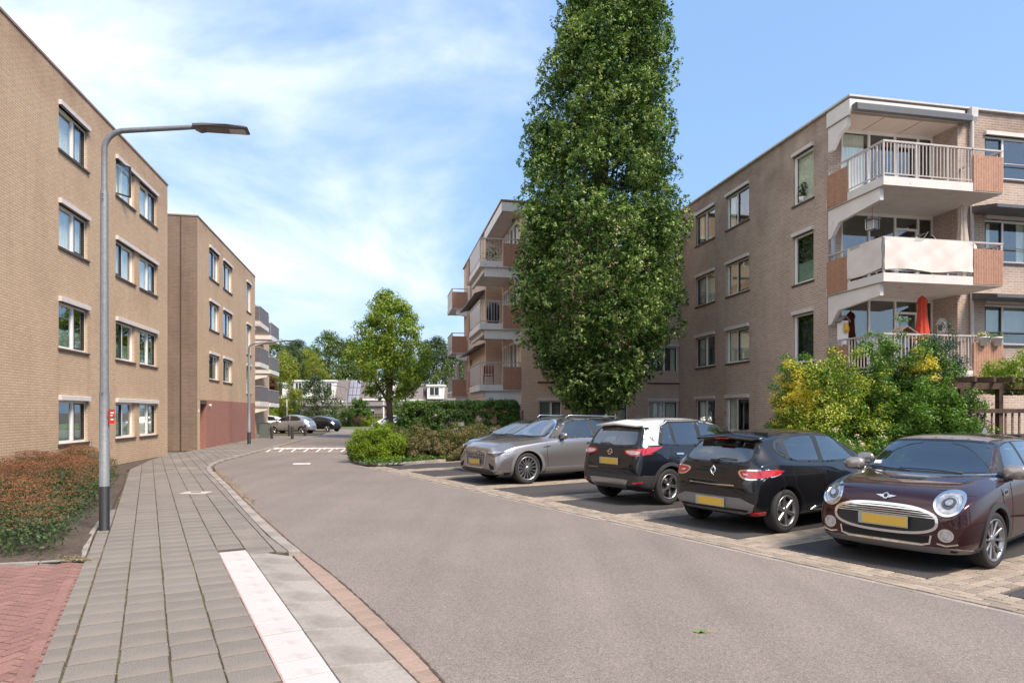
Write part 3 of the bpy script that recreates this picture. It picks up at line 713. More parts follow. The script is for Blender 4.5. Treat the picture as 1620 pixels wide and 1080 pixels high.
def window(parent, B, u0, u1, v0, v1, split=.5, dark='right', box=True, depth=.075, cur='random', sill=True, boxspan=None, tall=False, gm='glass', open_=False, **kw_):
    """u outward z space of the wall; frame sits depth behind the face"""
    f = MB(); t = .07; y0, y1 = -depth-.06, -depth
    bh = .125 if box else 0
    f.box(u0, u1, y0, y1, v1-t-bh*0, v1, 0); f.box(u0, u1, y0, y1, v0, v0+t); f.box(u0, u0+t, y0, y1, v0+t, v1-t); f.box(u1-t, u1, y0, y1, v0+t, v1-t)
    um = u0+(u1-u0)*split
    panes = [(u0+t, u1-t)]
    if not tall:
        f.box(um-t*.6, um+t*.6, y0, y1+.004, v0+t, v1-t); panes = [(u0+t, um-t*.6), (um+t*.6, u1-t)]
    fr = bbuild(f, 'window', M['window_white'], parent, B)
    for k, (a, b) in enumerate(panes):
        pa, pb_, qa, qb = a, b, v0+t, v1-t
        if not tall and ((dark == 'right' and k == 1) or (dark == 'left' and k == 0)):
            s = MB(); w = .038; o_ = .012
            s.box(a, b, y1-.045, y1+o_, qb-w, qb); s.box(a, b, y1-.045, y1+o_, qa, qa+w); s.box(a, a+w, y1-.045, y1+o_, qa+w, qb-w); s.box(b-w, b, y1-.045, y1+o_, qa+w, qb-w)
            pb2_ = MB(); pb2_.box(a+w, b-w, y1-.03, y1-.024, qa+w, qb-w)
            if open_:
                hinge = B @ Vector((a, y1, 0)); A = Matrix.Translation(hinge) @ Matrix.Rotation(R(-38), 4, 'Z') @ Matrix.Translation(-hinge); BB = A @ B
            else: BB = B
            bbuild(s, 'sash', M['sash_dark'], fr, BB); bbuild(pb2_, 'pane', M[gm], fr, BB); continue
        g = MB(); g.box(pa, pb_, y1-.04, y1-.034, qa, qb); bbuild(g, 'pane', M[gm], fr, B)
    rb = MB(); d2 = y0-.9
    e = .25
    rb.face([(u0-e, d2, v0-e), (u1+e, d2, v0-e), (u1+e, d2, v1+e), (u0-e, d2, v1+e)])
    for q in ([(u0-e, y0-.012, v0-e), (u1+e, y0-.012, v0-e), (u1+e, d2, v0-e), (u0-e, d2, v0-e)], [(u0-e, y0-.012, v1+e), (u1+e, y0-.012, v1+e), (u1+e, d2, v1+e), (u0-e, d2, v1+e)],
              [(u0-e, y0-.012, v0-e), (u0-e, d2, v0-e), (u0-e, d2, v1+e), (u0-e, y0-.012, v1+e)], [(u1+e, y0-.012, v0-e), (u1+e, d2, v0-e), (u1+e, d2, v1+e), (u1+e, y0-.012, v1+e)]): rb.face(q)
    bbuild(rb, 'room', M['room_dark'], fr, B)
    if cur == 'random': cur = random.choice(['full', 'sides', 'left', 'blind', 'none', 'sides'])
    if cur != 'none':
        cb_ = MB(); yy = y0-.07
        def drape(a, b, za, zb_):
            n = max(4, int((b-a)/.035)); P_ = [(a+(b-a)*i/n, yy+.018*math.sin(i*1.9)+random.uniform(-.006, .006)) for i in range(n+1)]
            for p, q in zip(P_, P_[1:]): cb_.face([(p[0], p[1], za), (q[0], q[1], za), (q[0], q[1], zb_), (p[0], p[1], zb_)], None, 0, True)
        W = u1-u0
        if cur == 'full': drape(u0+.02, u1-.02, v0, v1)
        if cur == 'sides': drape(u0+.02, u0+W*.22, v0, v1); drape(u1-W*.2, u1-.02, v0, v1)
        if cur == 'left': drape(u0+.02, u0+W*.42, v0, v1)
        if cur == 'blind': cb_.face([(u0+.02, yy, v0+(v1-v0)*.35), (u1-.02, yy, v0+(v1-v0)*.35), (u1-.02, yy, v1), (u0+.02, yy, v1)])
        if cur == 'half': cb_.face([(u0+.02, yy, v0), (u1-.02, yy, v0), (u1-.02, yy, v0+(v1-v0)*.45), (u0+.02, yy, v0+(v1-v0)*.45)])
        bbuild(cb_, 'curtain', M['blind_grey' if cur == 'blind' else ('curtain_green' if cur == 'half' else 'curtain')], fr, B)
    if sill:
        s = MB(); s.box(u0-.05, u1+.05, -depth, .045, v0-.06, v0-.002); bbuild(s, 'sill', M['sill_dark'], fr, B)
    if box:
        a, b = boxspan or (u0-.02, u1+.02)
        s = MB(); s.bevbox(a, b, .002, .085, v1, v1+.125, .012); s.box(a+.01, b-.01, -depth+.002, .0, v1+.0, v1+.03); bbuild(s, 'shutter_box', M['shutter_box'], fr, B)
    return fr
V2 = lambda a, b: Vector((a, b))
def building(name, a, b, label, cat='apartment building', group=None):
    return empty(name, AB(a, b), TH, label, cat, group)

# ---- left front block (local x = a direction, y = b direction, origin at its far corner)
LB = building('apartment_block', -8.24, 27.34, 'tan brick four-storey apartment block nearest on the left, behind the street lamp')
mb = MB(); ux = V2(0, 1); org = V2(0, -18)             # wall faces +x : normal = (ux.y,-ux.x) = (1,0)
Bm = basis(org, ux); bo = 27.34-18
rowsL = [(8.545, 9.68), (6.02, 7.14), (3.39, 4.60), (.90, 2.04)]
colsL = [(18.73, 20.41), (22.37, 23.94), (24.41, 26.12)]
colsU = [(a-bo, b-bo) for a, b in colsL]+[(13.2-bo, 14.9-bo)]
ops = [(a, b, r0, r1) for a, b in colsU for r0, r1 in rowsL]
wall_part(mb, org, ux, 18, -.1, 10.52, ops)
wall_part(mb, V2(0, 0), V2(-1, 0), 12, -.1, 10.52, [])                 # far end
wall_part(mb, V2(-12, 0), V2(0, -1), 18, -.1, 10.52, [])
wall_part(mb, V2(-12, -18), V2(1, 0), 12, -.1, 10.52, [])
mb.build('wall', M['brick_left'], LB, fix=False)
rf = MB(); rf.box(-11.9, -.1, -17.9, -.1, 10.2, 10.4); rf.build('roof', M['roof_felt'], LB)
rf = MB(); rf.box(-.18, .03, -18.03, .03, 10.522, 10.58); rf.box(-12.03, -.18, -.15, .03, 10.522, 10.58); rf.build('roof_edge', M['roof_edge'], LB)
for ci, (a, b) in enumerate(colsU):
    for ri, (r0, r1) in enumerate(rowsL):
        span = None; bx = True
        if ci == 1: span = (a-.02, colsU[2][1]+.02)
        if ci == 2: bx = False
        dk = 'right' if ci in (0, 2, 3) else 'left'
        cu = {0: ('full', 'full', 'half', 'half'), 1: ('full', 'full', 'half', 'half'), 2: ('full', 'full', 'half', 'full'), 3: ('full', 'full', 'half', 'none')}[ci][ri]
        window(LB, Bm, a, b, r0, r1, .56 if dk == 'right' else .42, dk, bx, cur=cu, boxspan=span, open_=(ci == 1 and ri == 0))

# ---- second left block
SB = building('apartment_block', -8.12, 31.0, 'tan brick apartment block further left with a painted red brick ground floor')
mb = MB(); org = V2(0, 0); Bm = basis(org, ux); bo = 31.0
ZR = 2.3
rows2 = [(8.15, 9.55), (5.70, 7.0), (3.30, 4.5)]
cols2 = [(33.0-bo, 34.81-bo), (35.73-bo, 37.72-bo)]
tall2 = [(7.86, 9.6), (5.25, 7.05), (2.86, 4.55)]
ops = [(a, b, r0, r1) for a, b in cols2 for r0, r1 in rows2]+[(41.55-bo, 42.88-bo, r0, r1) for r0, r1 in tall2]
wall_part(mb, org, ux, 13.2, ZR, 10.42, ops)
wall_part(mb, V2(0, 13.2), V2(-1, 0), 10, 0, 10.42, [])
mb.build('wall', M['brick_left'], SB, fix=False)
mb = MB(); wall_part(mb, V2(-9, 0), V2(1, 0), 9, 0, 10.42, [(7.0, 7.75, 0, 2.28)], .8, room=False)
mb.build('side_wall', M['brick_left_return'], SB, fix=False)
mb = MB(); wall_part(mb, org, ux, 13.2, 0, ZR, [(.42, 1.5, 0, 2.25)], 1.1)
mb.build('lower_wall', M['brick_painted_red'], SB, fix=False)
mb = MB(); mb.box(-.004, .006, .0, .42, 0, 2.28); mb.build('corner_pier', mat('pier', (.45, .36, .22), .9, bump=.3), SB)
d = MB(); d.box(-2.0, -1.25, .75, .80, 0, 2.28); d.box(-1.12, -1.05, .43, 1.49, 0, 2.24); d.build('door', M['sash_dark'], SB)
d = MB(); d.box(-.02, .02, .44, 1.48, 2.1, 2.24); d.build('lintel', M['sill_dark'], SB)
d = MB(); d.box(.007, .02, .12, .30, 1.72, 1.84); d.build('number_plate', M['white'], SB)
d = MB(); d.lathe([(.0, 0), (.05, 0), (.06, .1), (0, .12)], 10, 'x', (.0, 1.95, 2.05)); d.build('wall_lamp', M['white'], SB)
d = MB(); d.box(-.70, -.66, -.03, -.001, 0, 10.4); d.build('expansion_joint', M['sill_dark'], SB)
rf = MB(); rf.box(-9.9, -.1, .1, 13.1, 10.1, 10.3); rf.build('roof', M['roof_felt'], SB)
rf = MB(); rf.box(-.15, .03, -.03, 13.23, 10.422, 10.48); rf.box(-10, -.15, -.03, .12, 10.422, 10.48); rf.build('roof_edge', M['roof_edge'], SB)
for ci, (a, b) in enumerate(cols2):
    for ri, (r0, r1) in enumerate(rows2): window(SB, Bm, a, b, r0, r1, .42 if (ci+ri) % 2 else .55, 'left', True, cur=random.choice(['full', 'sides', 'left']))
for r0, r1 in tall2: window(SB, Bm, 41.55-bo, 42.88-bo, r0, r1, tall=True, cur='left')
# passage wall between the two blocks
mb = MB(); wall_part(mb, V2(-.12, -3.6), V2(0, 1), .01, 0, .1, []);

# ---- balconies
def mesh_once(key, fn, _c={}):
    if key not in _c: _c[key] = fn()
    return _c[key]
BAR_ME = MB().box(-.011, .011, -.011, .011, .10, 1.02).mesh('baluster', M['rail_metal'])
def balcony(parent, name, slab, path, z, thick=.25, style=None, bars=True, h=1.04, slabm='slab_white', screenm='rail_metal'):
    """slab: xy polygon; path: list of (p, q, kind) segments with kind 'bars','panel','cloth','glass'"""
    mb = MB(); mb.prism(slab, z-thick, z); b = mb.build(name, M[slabm], parent)
    rail = MB()
    for p, q, kind in path:
        low = MB()
        p, q = Vector(p), Vector(q); d = (q-p); L = d.length; d.normalize(); nrm = Vector((d.y, -d.x))
        def obox(m_, u0, u1, w0, w1, z0, z1):
            c = [p+d*u0+nrm*w0, p+d*u1+nrm*w0, p+d*u1+nrm*w1, p+d*u0+nrm*w1]; m_.prism([tuple(k) for k in c], z0, z1)
        obox(rail, -.025, L+.025, -.03, .03, z+h-.05, z+h)
        if kind in ('bars', 'cloth', 'barsfar'):
            obox(low, 0, L, -.014, .014, z+.075, z+.105)
            n = max(2, int(L/.118)); a = math.atan2(d.y, d.x)
            if kind == 'barsfar':
                bm_ = MB()
                for i in range(n+1): c = p+d*(L*i/n); bm_.box(c.x-.012, c.x+.012, c.y-.012, c.y+.012, z+.1, z+1.0)
                bm_.build('balusters', M['rail_metal'], b)
            else:
                for i in range(n+1):
                    if kind == 'cloth' and i % 3: continue
                    c = p+d*(L*i/n); inst('baluster', BAR_ME, b, (c.x, c.y, z), a)
                for i in range(0, n+1, 9):
                    c = p+d*(L*i/n); o = inst('post', BAR_ME, b, (c.x, c.y, z-.1), a, (1.9, 1.9, 1.1))
        if low.v: low.build('bottom_rail', M['rail_metal'], b)
        if kind == 'cloth':
            cm_ = MB(); nu, nv = int(L/.05), 18
            rs = random.Random(int(L*100)); ph = [rs.uniform(0, 6) for _ in range(4)]
            vs = []
            for i in range(nu+1):
                for j in range(nv+1):
                    u = L*i/nu; v = j/nv; sag = .03*math.sin(u*3.1+ph[2])
                    w = .035+.022*math.sin(u*4.2+4*v+ph[0])*(1-v*.6)+.012*abs(math.sin(u*3.1-5*v+ph[1]))+.006*math.sin(u*11+3*v)*(1-v)+.018*abs(math.sin(u*2.2+v*3+ph[3]))
                    c = p+d*u+nrm*(w); vs.append((c.x, c.y, z+.10+sag*(1-v)+v*(h-.13)))
            cm_.raw(vs, [(i*(nv+1)+j, (i+1)*(nv+1)+j, (i+1)*(nv+1)+j+1, i*(nv+1)+j+1) for i in range(nu) for j in range(nv)], 0, True)
            cm_.build('privacy_cloth', M['cloth_white'], b)
            obox(rail, 0, L, .03, .045, z+h-.11, z+h-.02)
        if kind in ('panel', 'panelfar'):
            for ua in (.02, L-.05): ps = MB(); obox(ps, ua, ua+.03, -.02, .02, z-.05, z+h-.05); ps.build('post', M['rail_metal'], b)
            pm = MB(); n = int(L/.082)
            for i in range(n):
                u0 = L*i/n; c0 = p+d*(u0+.004)+nrm*.035; c1 = p+d*(u0+L/n-.004)+nrm*.035; c2 = c1+nrm*.022; c3 = c0+nrm*.022
                pm.prism([tuple(c0), tuple(c1), tuple(c2), tuple(c3)], z-.22, z+.82)
            obox(pm, 0, L, .022, .036, z-.215, z+.815)
            if kind == 'panelfar': pm.build('side_panel', M['panel_brown'], b)
            else:
                f = pm.build('side_panel', M['panel_brown'], b)
        if kind == 'mesh':
            pm = MB(); obox(pm, .02, L-.02, -.01, .01, z+.08, z+.97); pm.build('screen_panel', M[screenm], b)
    rail.build('handrail', M['rail_metal'], b)
    return b

# ---- right block: wall along D1 facing left, corner balconies, front facade
RB = building('apartment_block', 14.03, 17.49, 'dark brown brick apartment block on the right with corner balconies above the shrubs')
H = 11.36
ux = V2(0, -1)                     # along -y so that the normal faces -x
org = V2(0, 11.71); Bm = basis(org, ux); bq = 29.2
mb = MB()
rowsR = [(9.29, 10.66), (6.52, 7.84), (3.74, 5.10), (.94, 2.31)]
c1 = (bq-27.49, bq-25.76); c2 = (bq-24.81, bq-23.09); c3 = (bq-20.30, bq-19.21)
ops = [(a, b, r0, r1) for a, b in (c1, c2) for r0, r1 in rowsR]+[(c3[0], c3[1], r0, r1) for r0, r1 in ((8.88, 10.58), (6.13, 7.80), (3.42, 5.09), (.94, 2.31))]
wall_part(mb, org, ux, 10.71, -.1, H, ops)
zs = [8.45, 5.70, 2.95]
wall_part(mb, V2(0, 1.0), V2(1, 0), .46, -.1, H-.5, [])            # stub beside the glazing, faces the camera
wall_part(mb, V2(.46, 1.0), V2(1, 0), 3.43, -.1, 2.65, [])
# pocket side wall
wall_part(mb, V2(3.89, 1.05), V2(0, -1), 1.05, -.1, H-.5, [])
# front facade
fo = V2(3.89, 0); Bf = basis(fo, V2(1, 0))
wins = [(18.95-14.03-3.89, 20.75-14.03-3.89), (22.2-17.92, 24.0-17.92)]
rowsF = [(9.25, 10.62), (6.55, 7.93), (3.90, 5.20)]
ops = [(a, b, r0, r1) for a, b in wins for r0, r1 in rowsF]
wall_part(mb, fo, V2(1, 0), 8, -.1, H, ops)
wall_part(mb, V2(0, 0), V2(1, 0), 3.89, -.1, 2.4, [])
wall_part(mb, V2(0, 1.0), V2(0, -1), 1.0, -.1, 2.4, [])
wall_part(mb, V2(11.89, 11.7), V2(-1, 0), 11.89, -.1, H, []); wall_part(mb, V2(11.89, 0), V2(0, 1), 11.7, -.1, H, [])
mb.build('wall', M['brick_right'], RB, fix=False)
for ci, (a, b) in enumerate((c1, c2)):
    for r0, r1 in rowsR: window(RB, Bm, a, b, r0, r1, .46 if ci else .5, 'left' if ci == 0 else 'right', True, cur=random.choice(['sides', 'full', 'sides', 'blind', 'left', 'full']))
for k, (r0, r1) in enumerate(((8.88, 10.58), (6.13, 7.80), (3.42, 5.09), (.94, 2.31))): window(RB, Bm, c3[0], c3[1], r0, r1, tall=True, cur=('full', 'half', 'none', 'none')[k])
for a, b in wins:
    for k, (r0, r1) in enumerate(rowsF): window(RB, Bf, a, b, r0, r1, .42, 'left', True, cur=('none', 'sides', 'blind')[k], sill=True)
# roof with pale fascia over the corner balconies
rf = MB(); rf.box(-.02, 3.89, .0, 1.0, H-.5, H-.001); rf.build('canopy', M['soffit'], RB)
rf = MB(); rf.box(-.06, -.022, -.06, 1.0, H-.52, H-.06); rf.box(-.022, 4.1, -.06, -.012, H-.42, H-.06); rf.build('fascia', M['white_beam'], RB)
rf = MB(); rf.box(.1, 11.8, 1.05, 11.6, H-.3, H-.1); rf.build('roof', M['roof_felt'], RB)
rf = MB(); rf.box(-.10, .12, -.10, 11.8, H+.002, H+.06); rf.box(.12, 11.92, -.10, .10, H+.002, H+.06); rf.build('roof_edge', M['pipe_grey'], RB)
for k in range(2): s = MB(); s.box(1.2+1.35*k, 1.215+1.35*k, .0, 1.0, H-.508, H-.499); s.build('soffit_joint', M['sill_dark'], RB)
aw = MB(); aw.prism_x([(-.30, H-.47), (-.30, H-.30), (-.24, H-.24), (-.07, H-.24), (-.07, H-.44), (-.2, H-.50)], .02, 4.15); aw.build('awning_cassette', M['awning_grey'], RB)
# downpipe
dp = MB(); dp.lathe([(.055, 5.6), (.055, H-.38)], 10, 'z', (4.34, -.09, 0)); dp.prism_x([(-.2, H-.28), (-.2, H+.02), (-.02, H+.02), (-.02, H-.28), (-.06, H-.42), (-.13, H-.42)], 4.22, 4.46)
dp.lathe([(.055, 2.4), (.055, 5.6)], 10, 'z', (4.34, -.09, 0)); dp.build('downpipe', M['pipe_grey'], RB)
# glazing of the three loggias: frames, panes, door
def loggia(z, top, par, u0=.46, u1=3.89, y=1.0, side_door=True, cur='none'):
    B = basis(V2(u0, y), V2(1, 0)); L = u1-u0; f = MB(); t = .06; d0_, d1_ = -.02, .05
    cuts = [0, 1.02, 2.0, L-.55, L]
    f.box(0, L, d0_, d1_, top-.09, top); f.box(0, L, d0_, d1_, z, z+.07)
    for c in cuts: f.box(max(c-t/2, 0), min(c+t/2, L), d0_, d1_, z+.07, top-.09)
    f.box(2.03, L-.58, d0_, d1_, z+2.0, z+2.07)
    fr = bbuild(f, 'loggia_window', M['window_white'], par, B)
    for a, b in zip(cuts, cuts[1:]):
        g = MB(); g.box(a+t/2, b-t/2, .005, .012, z+.07, top-.09); bbuild(g, 'pane', M['glass'], fr, B)
    g = MB(); g.box(2.03, 2.1, -.0, .06, z+.07, z+2.0); g.box(L-.65, L-.58, .0, .06, z+.07, z+2.0); g.box(2.1, L-.65, 0, .06, z+.07, z+.3); bbuild(g, 'door', M['window_white'], fr, B)
    rb = MB(); rb.box(-.1, L+.1, -2.2, -2.1, z-.1, top+.1); rb.box(-.1, -.05, -2.1, -.03, z, top); rb.box(L+.05, L+.1, -2.1, -.03, z, top); rb.box(-.05, L+.05, -2.1, -.03, z-.06, z+.0); rb.box(-.05, L+.05, -2.1, -.03, top, top+.06)
    bbuild(rb, 'room', M['room_dark'], fr, B)
    if cur != 'none':
        g = MB(); n = 14
        for i in range(n): g.face([(.1+i*.06, -.12+.03*(i % 2), z+.1), (.16+i*.06, -.12+.03*((i+1) % 2), z+.1), (.16+i*.06, -.12+.03*((i+1) % 2), top-.1), (.1+i*.06, -.12+.03*(i % 2), top-.1)])
        bbuild(g, 'curtain', M['curtain'], fr, B)
    return fr
for k, (z, top) in enumerate(((8.45, H-.5), (5.70, 8.2), (2.95, 5.45))): loggia(z, top, RB, cur='left' if k == 0 else 'none')
x0, x1, yb, yf = -.07, 4.02, 1.0, -1.44
def beam_profile(z): return [(1.05, z), (1.05, z-.95), (.86, z-.92), (.52, z-.52), (-1.22, z-.36), (-1.22, z)]
BALC = []
for k, z in enumerate(zs):
    slab = [(x0, yb), (x0, yf), (x1, yf), (x1, -.01), (3.88, -.01), (3.88, yb)]
    kind = 'cloth' if k == 1 else 'bars'
    path = [((x0+.03, .95), (x0+.03, .03), 'panel'), ((x0+.03, .0), (x0+.03, yf+.04), kind), ((x0+.03, yf+.04), (x1-1.08, yf+.04), kind), ((x1-1.06, yf+.04), (x1-.02, yf+.04), 'panel'), ((x1-.03, yf+.04), (x1-.03, -.03), 'bars')]
    b = balcony(RB, 'balcony', slab, path, z); BALC.append(b)
    bb = MB(); bb.prism_x(beam_profile(z-.252), .0, .12); bb.build('bracket', M['white_beam'], b)
bb = MB(); bb.prism_x([(1.0, H-.52), (1.0, H-1.3), (.8, H-1.28), (.5, H-.95), (.12, H-.80), (.12, H-.52)], .0, .12); bb.build('bracket', M['white_beam'], RB)
pp = MB(); pp.box(.02, .10, .80, .88, 5.7, 8.2); pp.build('corner_post', mat('blue_grey', (.38, .40, .45), .6), RB)
# dark awnings over the front windows
for z in (8.28, 5.53):
    aw = MB(); aw.prism_x([(-.02, z), (-.02, z-.22), (-.1, z-.25), (-1.0, z-.30), (-1.0, z-.20)], 4.3, 8.5); aw.build('window_awning', M['awning_grey'], RB)
for z in (9.75, 7.02, 4.3): MB().tube([(5.0, .0, z), (7.0, .0, z)], .018, 6).build('window_bar', M['rail_metal'], RB)

# ---- middle block
MBd = building('apartment_block', 5.34, 29.17, 'brown brick apartment block behind the tall oak with balconies on its left corner')
mb = MB(); ux = V2(1, 0); Bm = basis(V2(.87, 0), ux); off = 5.34+.87
cw = [(7.03-off, 7.94-off+.2), (10.06-off, 11.4-off), (12.41-off, 14.0-off-.04)]
dz = 2.62
ops = [(a, b, .58+(0 if r == 0 else 3.14+dz*(r-1)), 2.25 if r == 0 else 4.88+dz*(r-1)) for a, b in cw for r in range(4)]
wall_part(mb, V2(.87, 0), ux, 14.03-off-.004, -.1, H, ops)
wall_part(mb, V2(.87, 5.0), V2(0, -1), 5.0, -.1, H-.4, [])                       # loggia inner wall
wall_part(mb, V2(0, 12.0), V2(0, -1), 7.0, -.1, H, [(.6, 1.6, 3.3, 5.0), (.6, 1.6, 6.0, 7.7), (.6, 1.6, 8.7, 10.4)])
wall_part(mb, V2(0, 5.0), V2(1, 0), .87, -.1, H, [])
wall_part(mb, V2(9, 14.5), V2(-1, 0), 9, -.1, H, []); wall_part(mb, V2(0, 14.5), V2(0, -1), 2.5, -.1, H, []); wall_part(mb, V2(9, 0), V2(0, 1), 14.5, -.1, H, [])
mb.build('wall', M['brick_mid'], MBd, fix=False)
for a, b in cw:
    for r in range(4):
        v0, v1 = (.58, 2.25) if r == 0 else (3.74+dz*(r-1)-.02, 4.88+dz*(r-1))
        if r > 0: v0 = 3.14+dz*(r-1)
        window(MBd, Bm, a, b, v0, v1, .55, 'right', True, cur=random.choice(['sides', 'full', 'blind', 'none']))
rf = MB(); rf.box(.1, 8.6, .1, 14.4, H-.3, H-.1); rf.build('roof', M['roof_felt'], MBd)
rf = MB(); rf.box(-.10, 8.55, -.10, .10, H+.002, H+.06); rf.box(-.10, .10, .10, 14.5, H+.002, H+.06); rf.build('roof_edge', M['roof_edge'], MBd)
rf = MB(); rf.box(-.02, .87, .0, 5.0, H-.45, H-.001); rf.build('canopy', M['soffit'], MBd)
rf = MB(); rf.box(-.06, -.022, -.06, 5.0, H-.5, H-.06); rf.box(-.022, 1.1, -.06, -.012, H-.45, H-.06); rf.build('fascia', M['white_beam'], MBd)
def beam2(z): return [(-.95, z), (-.95, z-.5), (.55, z-.55), (.75, z-.85), (.92, z-.85), (.92, z)]
for st, (ya, yb2) in enumerate(((0.0, 4.6), (12.3, 15.2))):
    for k, z in enumerate((8.62, 5.78, 2.98)):
        xa, xb = -1.06, .86
        slab = [(xa, ya), (xb, ya), (xb, yb2), (xa, yb2)]
        if st == 0:
            path = [((xa+.03, yb2), (xa+.03, yb2-1.0), 'panelfar'), ((xa+.03, yb2-1.02), (xa+.03, ya+.03), 'mesh'), ((xa+.03, ya+.03), (xb-.86, ya+.03), 'bars'), ((xb-.84, ya+.03), (xb, ya+.03), 'panelfar')]
        else:
            path = [((xa+.03, yb2), (xa+.03, ya+.03), 'mesh'), ((xa+.03, ya+.03), (-.05, ya+.03), 'panelfar')]
            slab = [(xa, ya), (-.01, ya), (-.01, yb2), (xa, yb2)]
        b = balcony(MBd, 'balcony', slab, path, z, .28)
        if st == 0:
            bb = MB(); bb.prism_y([(-.80, z-.282), (-.80, z-.70), (.50, z-.70), (.62, z-.92), (.88, z-.92), (.88, z-.282)] if True else [], .10, .22); bb.build('bracket', M['white_beam'], b)
            bb = MB(); bb.prism_x([(-.0+.3, z-.282), (.3, z-.5), (4.4, z-.5), (4.4, z-.282)], -.85, -.72); bb.build('edge_beam', M['white_beam'], b)
        else:
            bb = MB(); bb.prism_y([(-.75, z-.282), (-.75, z-.62), (-.06, z-.75), (-.012, z-.282)], ya+.1, ya+.25); bb.build('bracket', M['white_beam'], b)
# loggia glazing on the inner wall, facing left
for z in (8.62, 5.78, 2.98):
    B = basis(V2(.86, 4.6), V2(0, -1)); f = MB()
    for a, b in ((.3, 1.5), (2.0, 3.9)):
        f.box(a, b, 0, .06, z+2.05, z+2.13); f.box(a, b, 0, .06, z+.0, z+.1)
        for c in (a, (a+b)/2, b-.06): f.box(c, c+.06, 0, .06, z+.1, z+2.05)
    fr = bbuild(f, 'loggia_window', M['window_white'], MBd, B)
    for a, b in ((.3, 1.5), (2.0, 3.9)):
        g = MB(); g.box(a+.03, b-.03, .01, .02, z+.1, z+2.05); bbuild(g, 'pane', mat_pane if False else M['glass'], fr, B)
        g = MB(); g.box(a+.01, b-.01, .002, .008, z+.1, z+2.05); bbuild(g, 'room', M['room_dark'], fr, B)
    aw = MB(); aw.prism_y([(-1.0, z-.35), (-1.0, z-.28), (.0, z-.06), (.0, z-.2)], .5, 4.4)
for z in (8.30, 5.45):
    aw = MB(); aw.prism_y([(-.6, z-.30), (-.6, z-.22), (.0, z-.0), (.0, z-.12)], 5.2, 11.8); aw.build('awning', M['awning_grey'], MBd)
dp = MB(); dp.lathe([(.05, 0), (.05, H-.2)], 8, 'z', (.02, 11.9, 0)); dp.build('downpipe', M['pipe_grey'], MBd)

# ---- balconied block beyond the second left one
FB = building('apartment_block', -9.9, 45.3, 'pale balconies of the apartment block just past the red brick ground floor')
mb = MB(); wall_part(mb, V2(0, -1.0), V2(0, 1), 16, 0, 10.2, [(3, 5, a, a+1.5) for a in (3.6, 6.2, 8.6)]); wall_part(mb, V2(-8, -1.0), V2(1, 0), 8, 0, 10.2, []); mb.build('wall', M['brick_left'], FB, fix=False)
rf = MB(); rf.box(-8, -.1, -.9, 15, 9.9, 10.1); rf.box(-.15, .75, -.9, 3, 9.75, 10.25); rf.build('roof', M['white_beam'], FB)
for (ya, yb2, xa) in ((.2, 3.6, 1.85), (8.0, 12, 1.3)):
    for z in ((7.75, 5.05, 2.45) if xa > 1.5 else (7.7, 5.05, 2.45)):
        b = balcony(FB, 'balcony', [(0.01, ya), (xa, ya), (xa, yb2), (0.01, yb2)], [((.05, ya+.03), (xa-.03, ya+.03), 'mesh'), ((xa-.03, ya+.03), (xa-.03, yb2), 'mesh')], z, .3, screenm='screen_dark')
        bb = MB(); bb.prism_y([(0.012, z-.302), (.012, z-.8), (xa-.3, z-.55), (xa-.3, z-.302)], ya+.1, ya+.2); bb.build('bracket', M['white_beam'], b)

# ---- terraced houses far behind
def terrace(xpx0, xpx1, Y, label, dorm, panel=None, low=None, top=600, group='terraced houses across the far street'):
    X0, X1 = (xpx0-810)/FL*Y, (xpx1-810)/FL*Y; W = X1-X0
    h = empty('terraced_house', (X0, Y, 0), 0, label, 'house', group)
    S = Y/FL; zt = EYE+(652-top)*S; ze = zt-3.2 if zt > 5 else 2.6
    mb = MB(); wall_part(mb, V2(0, 0), V2(1, 0), W, 0, 2.7, [(W*.55, W*.75, 1.0, 2.2)]); wall_part(mb, V2(W, 0), V2(0, 1), 8, 0, 2.7, []); wall_part(mb, V2(0, 8), V2(0, -1), 8, 0, 2.7, []); wall_part(mb, V2(W, 8), V2(-1, 0), W, 0, 2.7, [])
    mb.build('wall', M['brick_house'], h, fix=False)
    r = MB(); r.prism_x([(-.3, 2.6), (1.6, zt), (5.6, zt), (8.3, 2.6)], 0.0, W-.02); rfo = r.build('roof', M['roof_tile'], h)
    g = MB(); g.box(-.1, W, -.5, -.32, 1.15, 1.45); g.build('fascia_board', M['white'], h)
    for (a, b, z0, z1, wins_) in dorm:
        d = MB(); d.box(a*W, b*W, .1, 2.6, z0, z1); d.box(a*W-.1, b*W+.1, -.1, 2.7, z1, z1+.22); dm = d.build('dormer', M['white'], h)
        for (c, e) in wins_:
            w = MB(); w.box(c*W, e*W, .04, .1, z0+.45, z1-.12); p_ = w.build('window', M['window_white'], h)
            w = MB(); w.box(c*W+.12, (c+e)/2*W-.05, .015, .038, z0+.55, z1-.2); w.box((c+e)/2*W+.05, e*W-.12, .015, .038, z0+.55, z1-.2); w.build('pane', M['sash_dark'], p_)
    if panel:
        a, b = panel; w = MB()
        for i in range(3):
            for j in range(3):
                u0, u1 = (a+(b-a)*i/3)*W+.04, (a+(b-a)*(i+1)/3)*W-.04
                def sp(t): return (-.3+1.9*t-.08, 2.6+(zt-2.6)*t+.05)
                p0, p1 = sp(.12+j*.29), sp(.12+(j+1)*.29-.02); w.raw([(u0, p0[0], p0[1]), (u1, p0[0], p0[1]), (u1, p1[0], p1[1]), (u0, p1[0], p1[1])], [(0, 1, 2, 3)])
        w.build('solar_panel', M['solar'], rfo)
    return h
terrace(462, 548, 88, 'grey tiled far house with a wide white dormer behind a dark bushy tree', [(.02, .78, 3.6, 5.9, [(.05, .18), (.62, .74)]), (.55, .98, 1.7, 3.1, [(.70, .84)])])
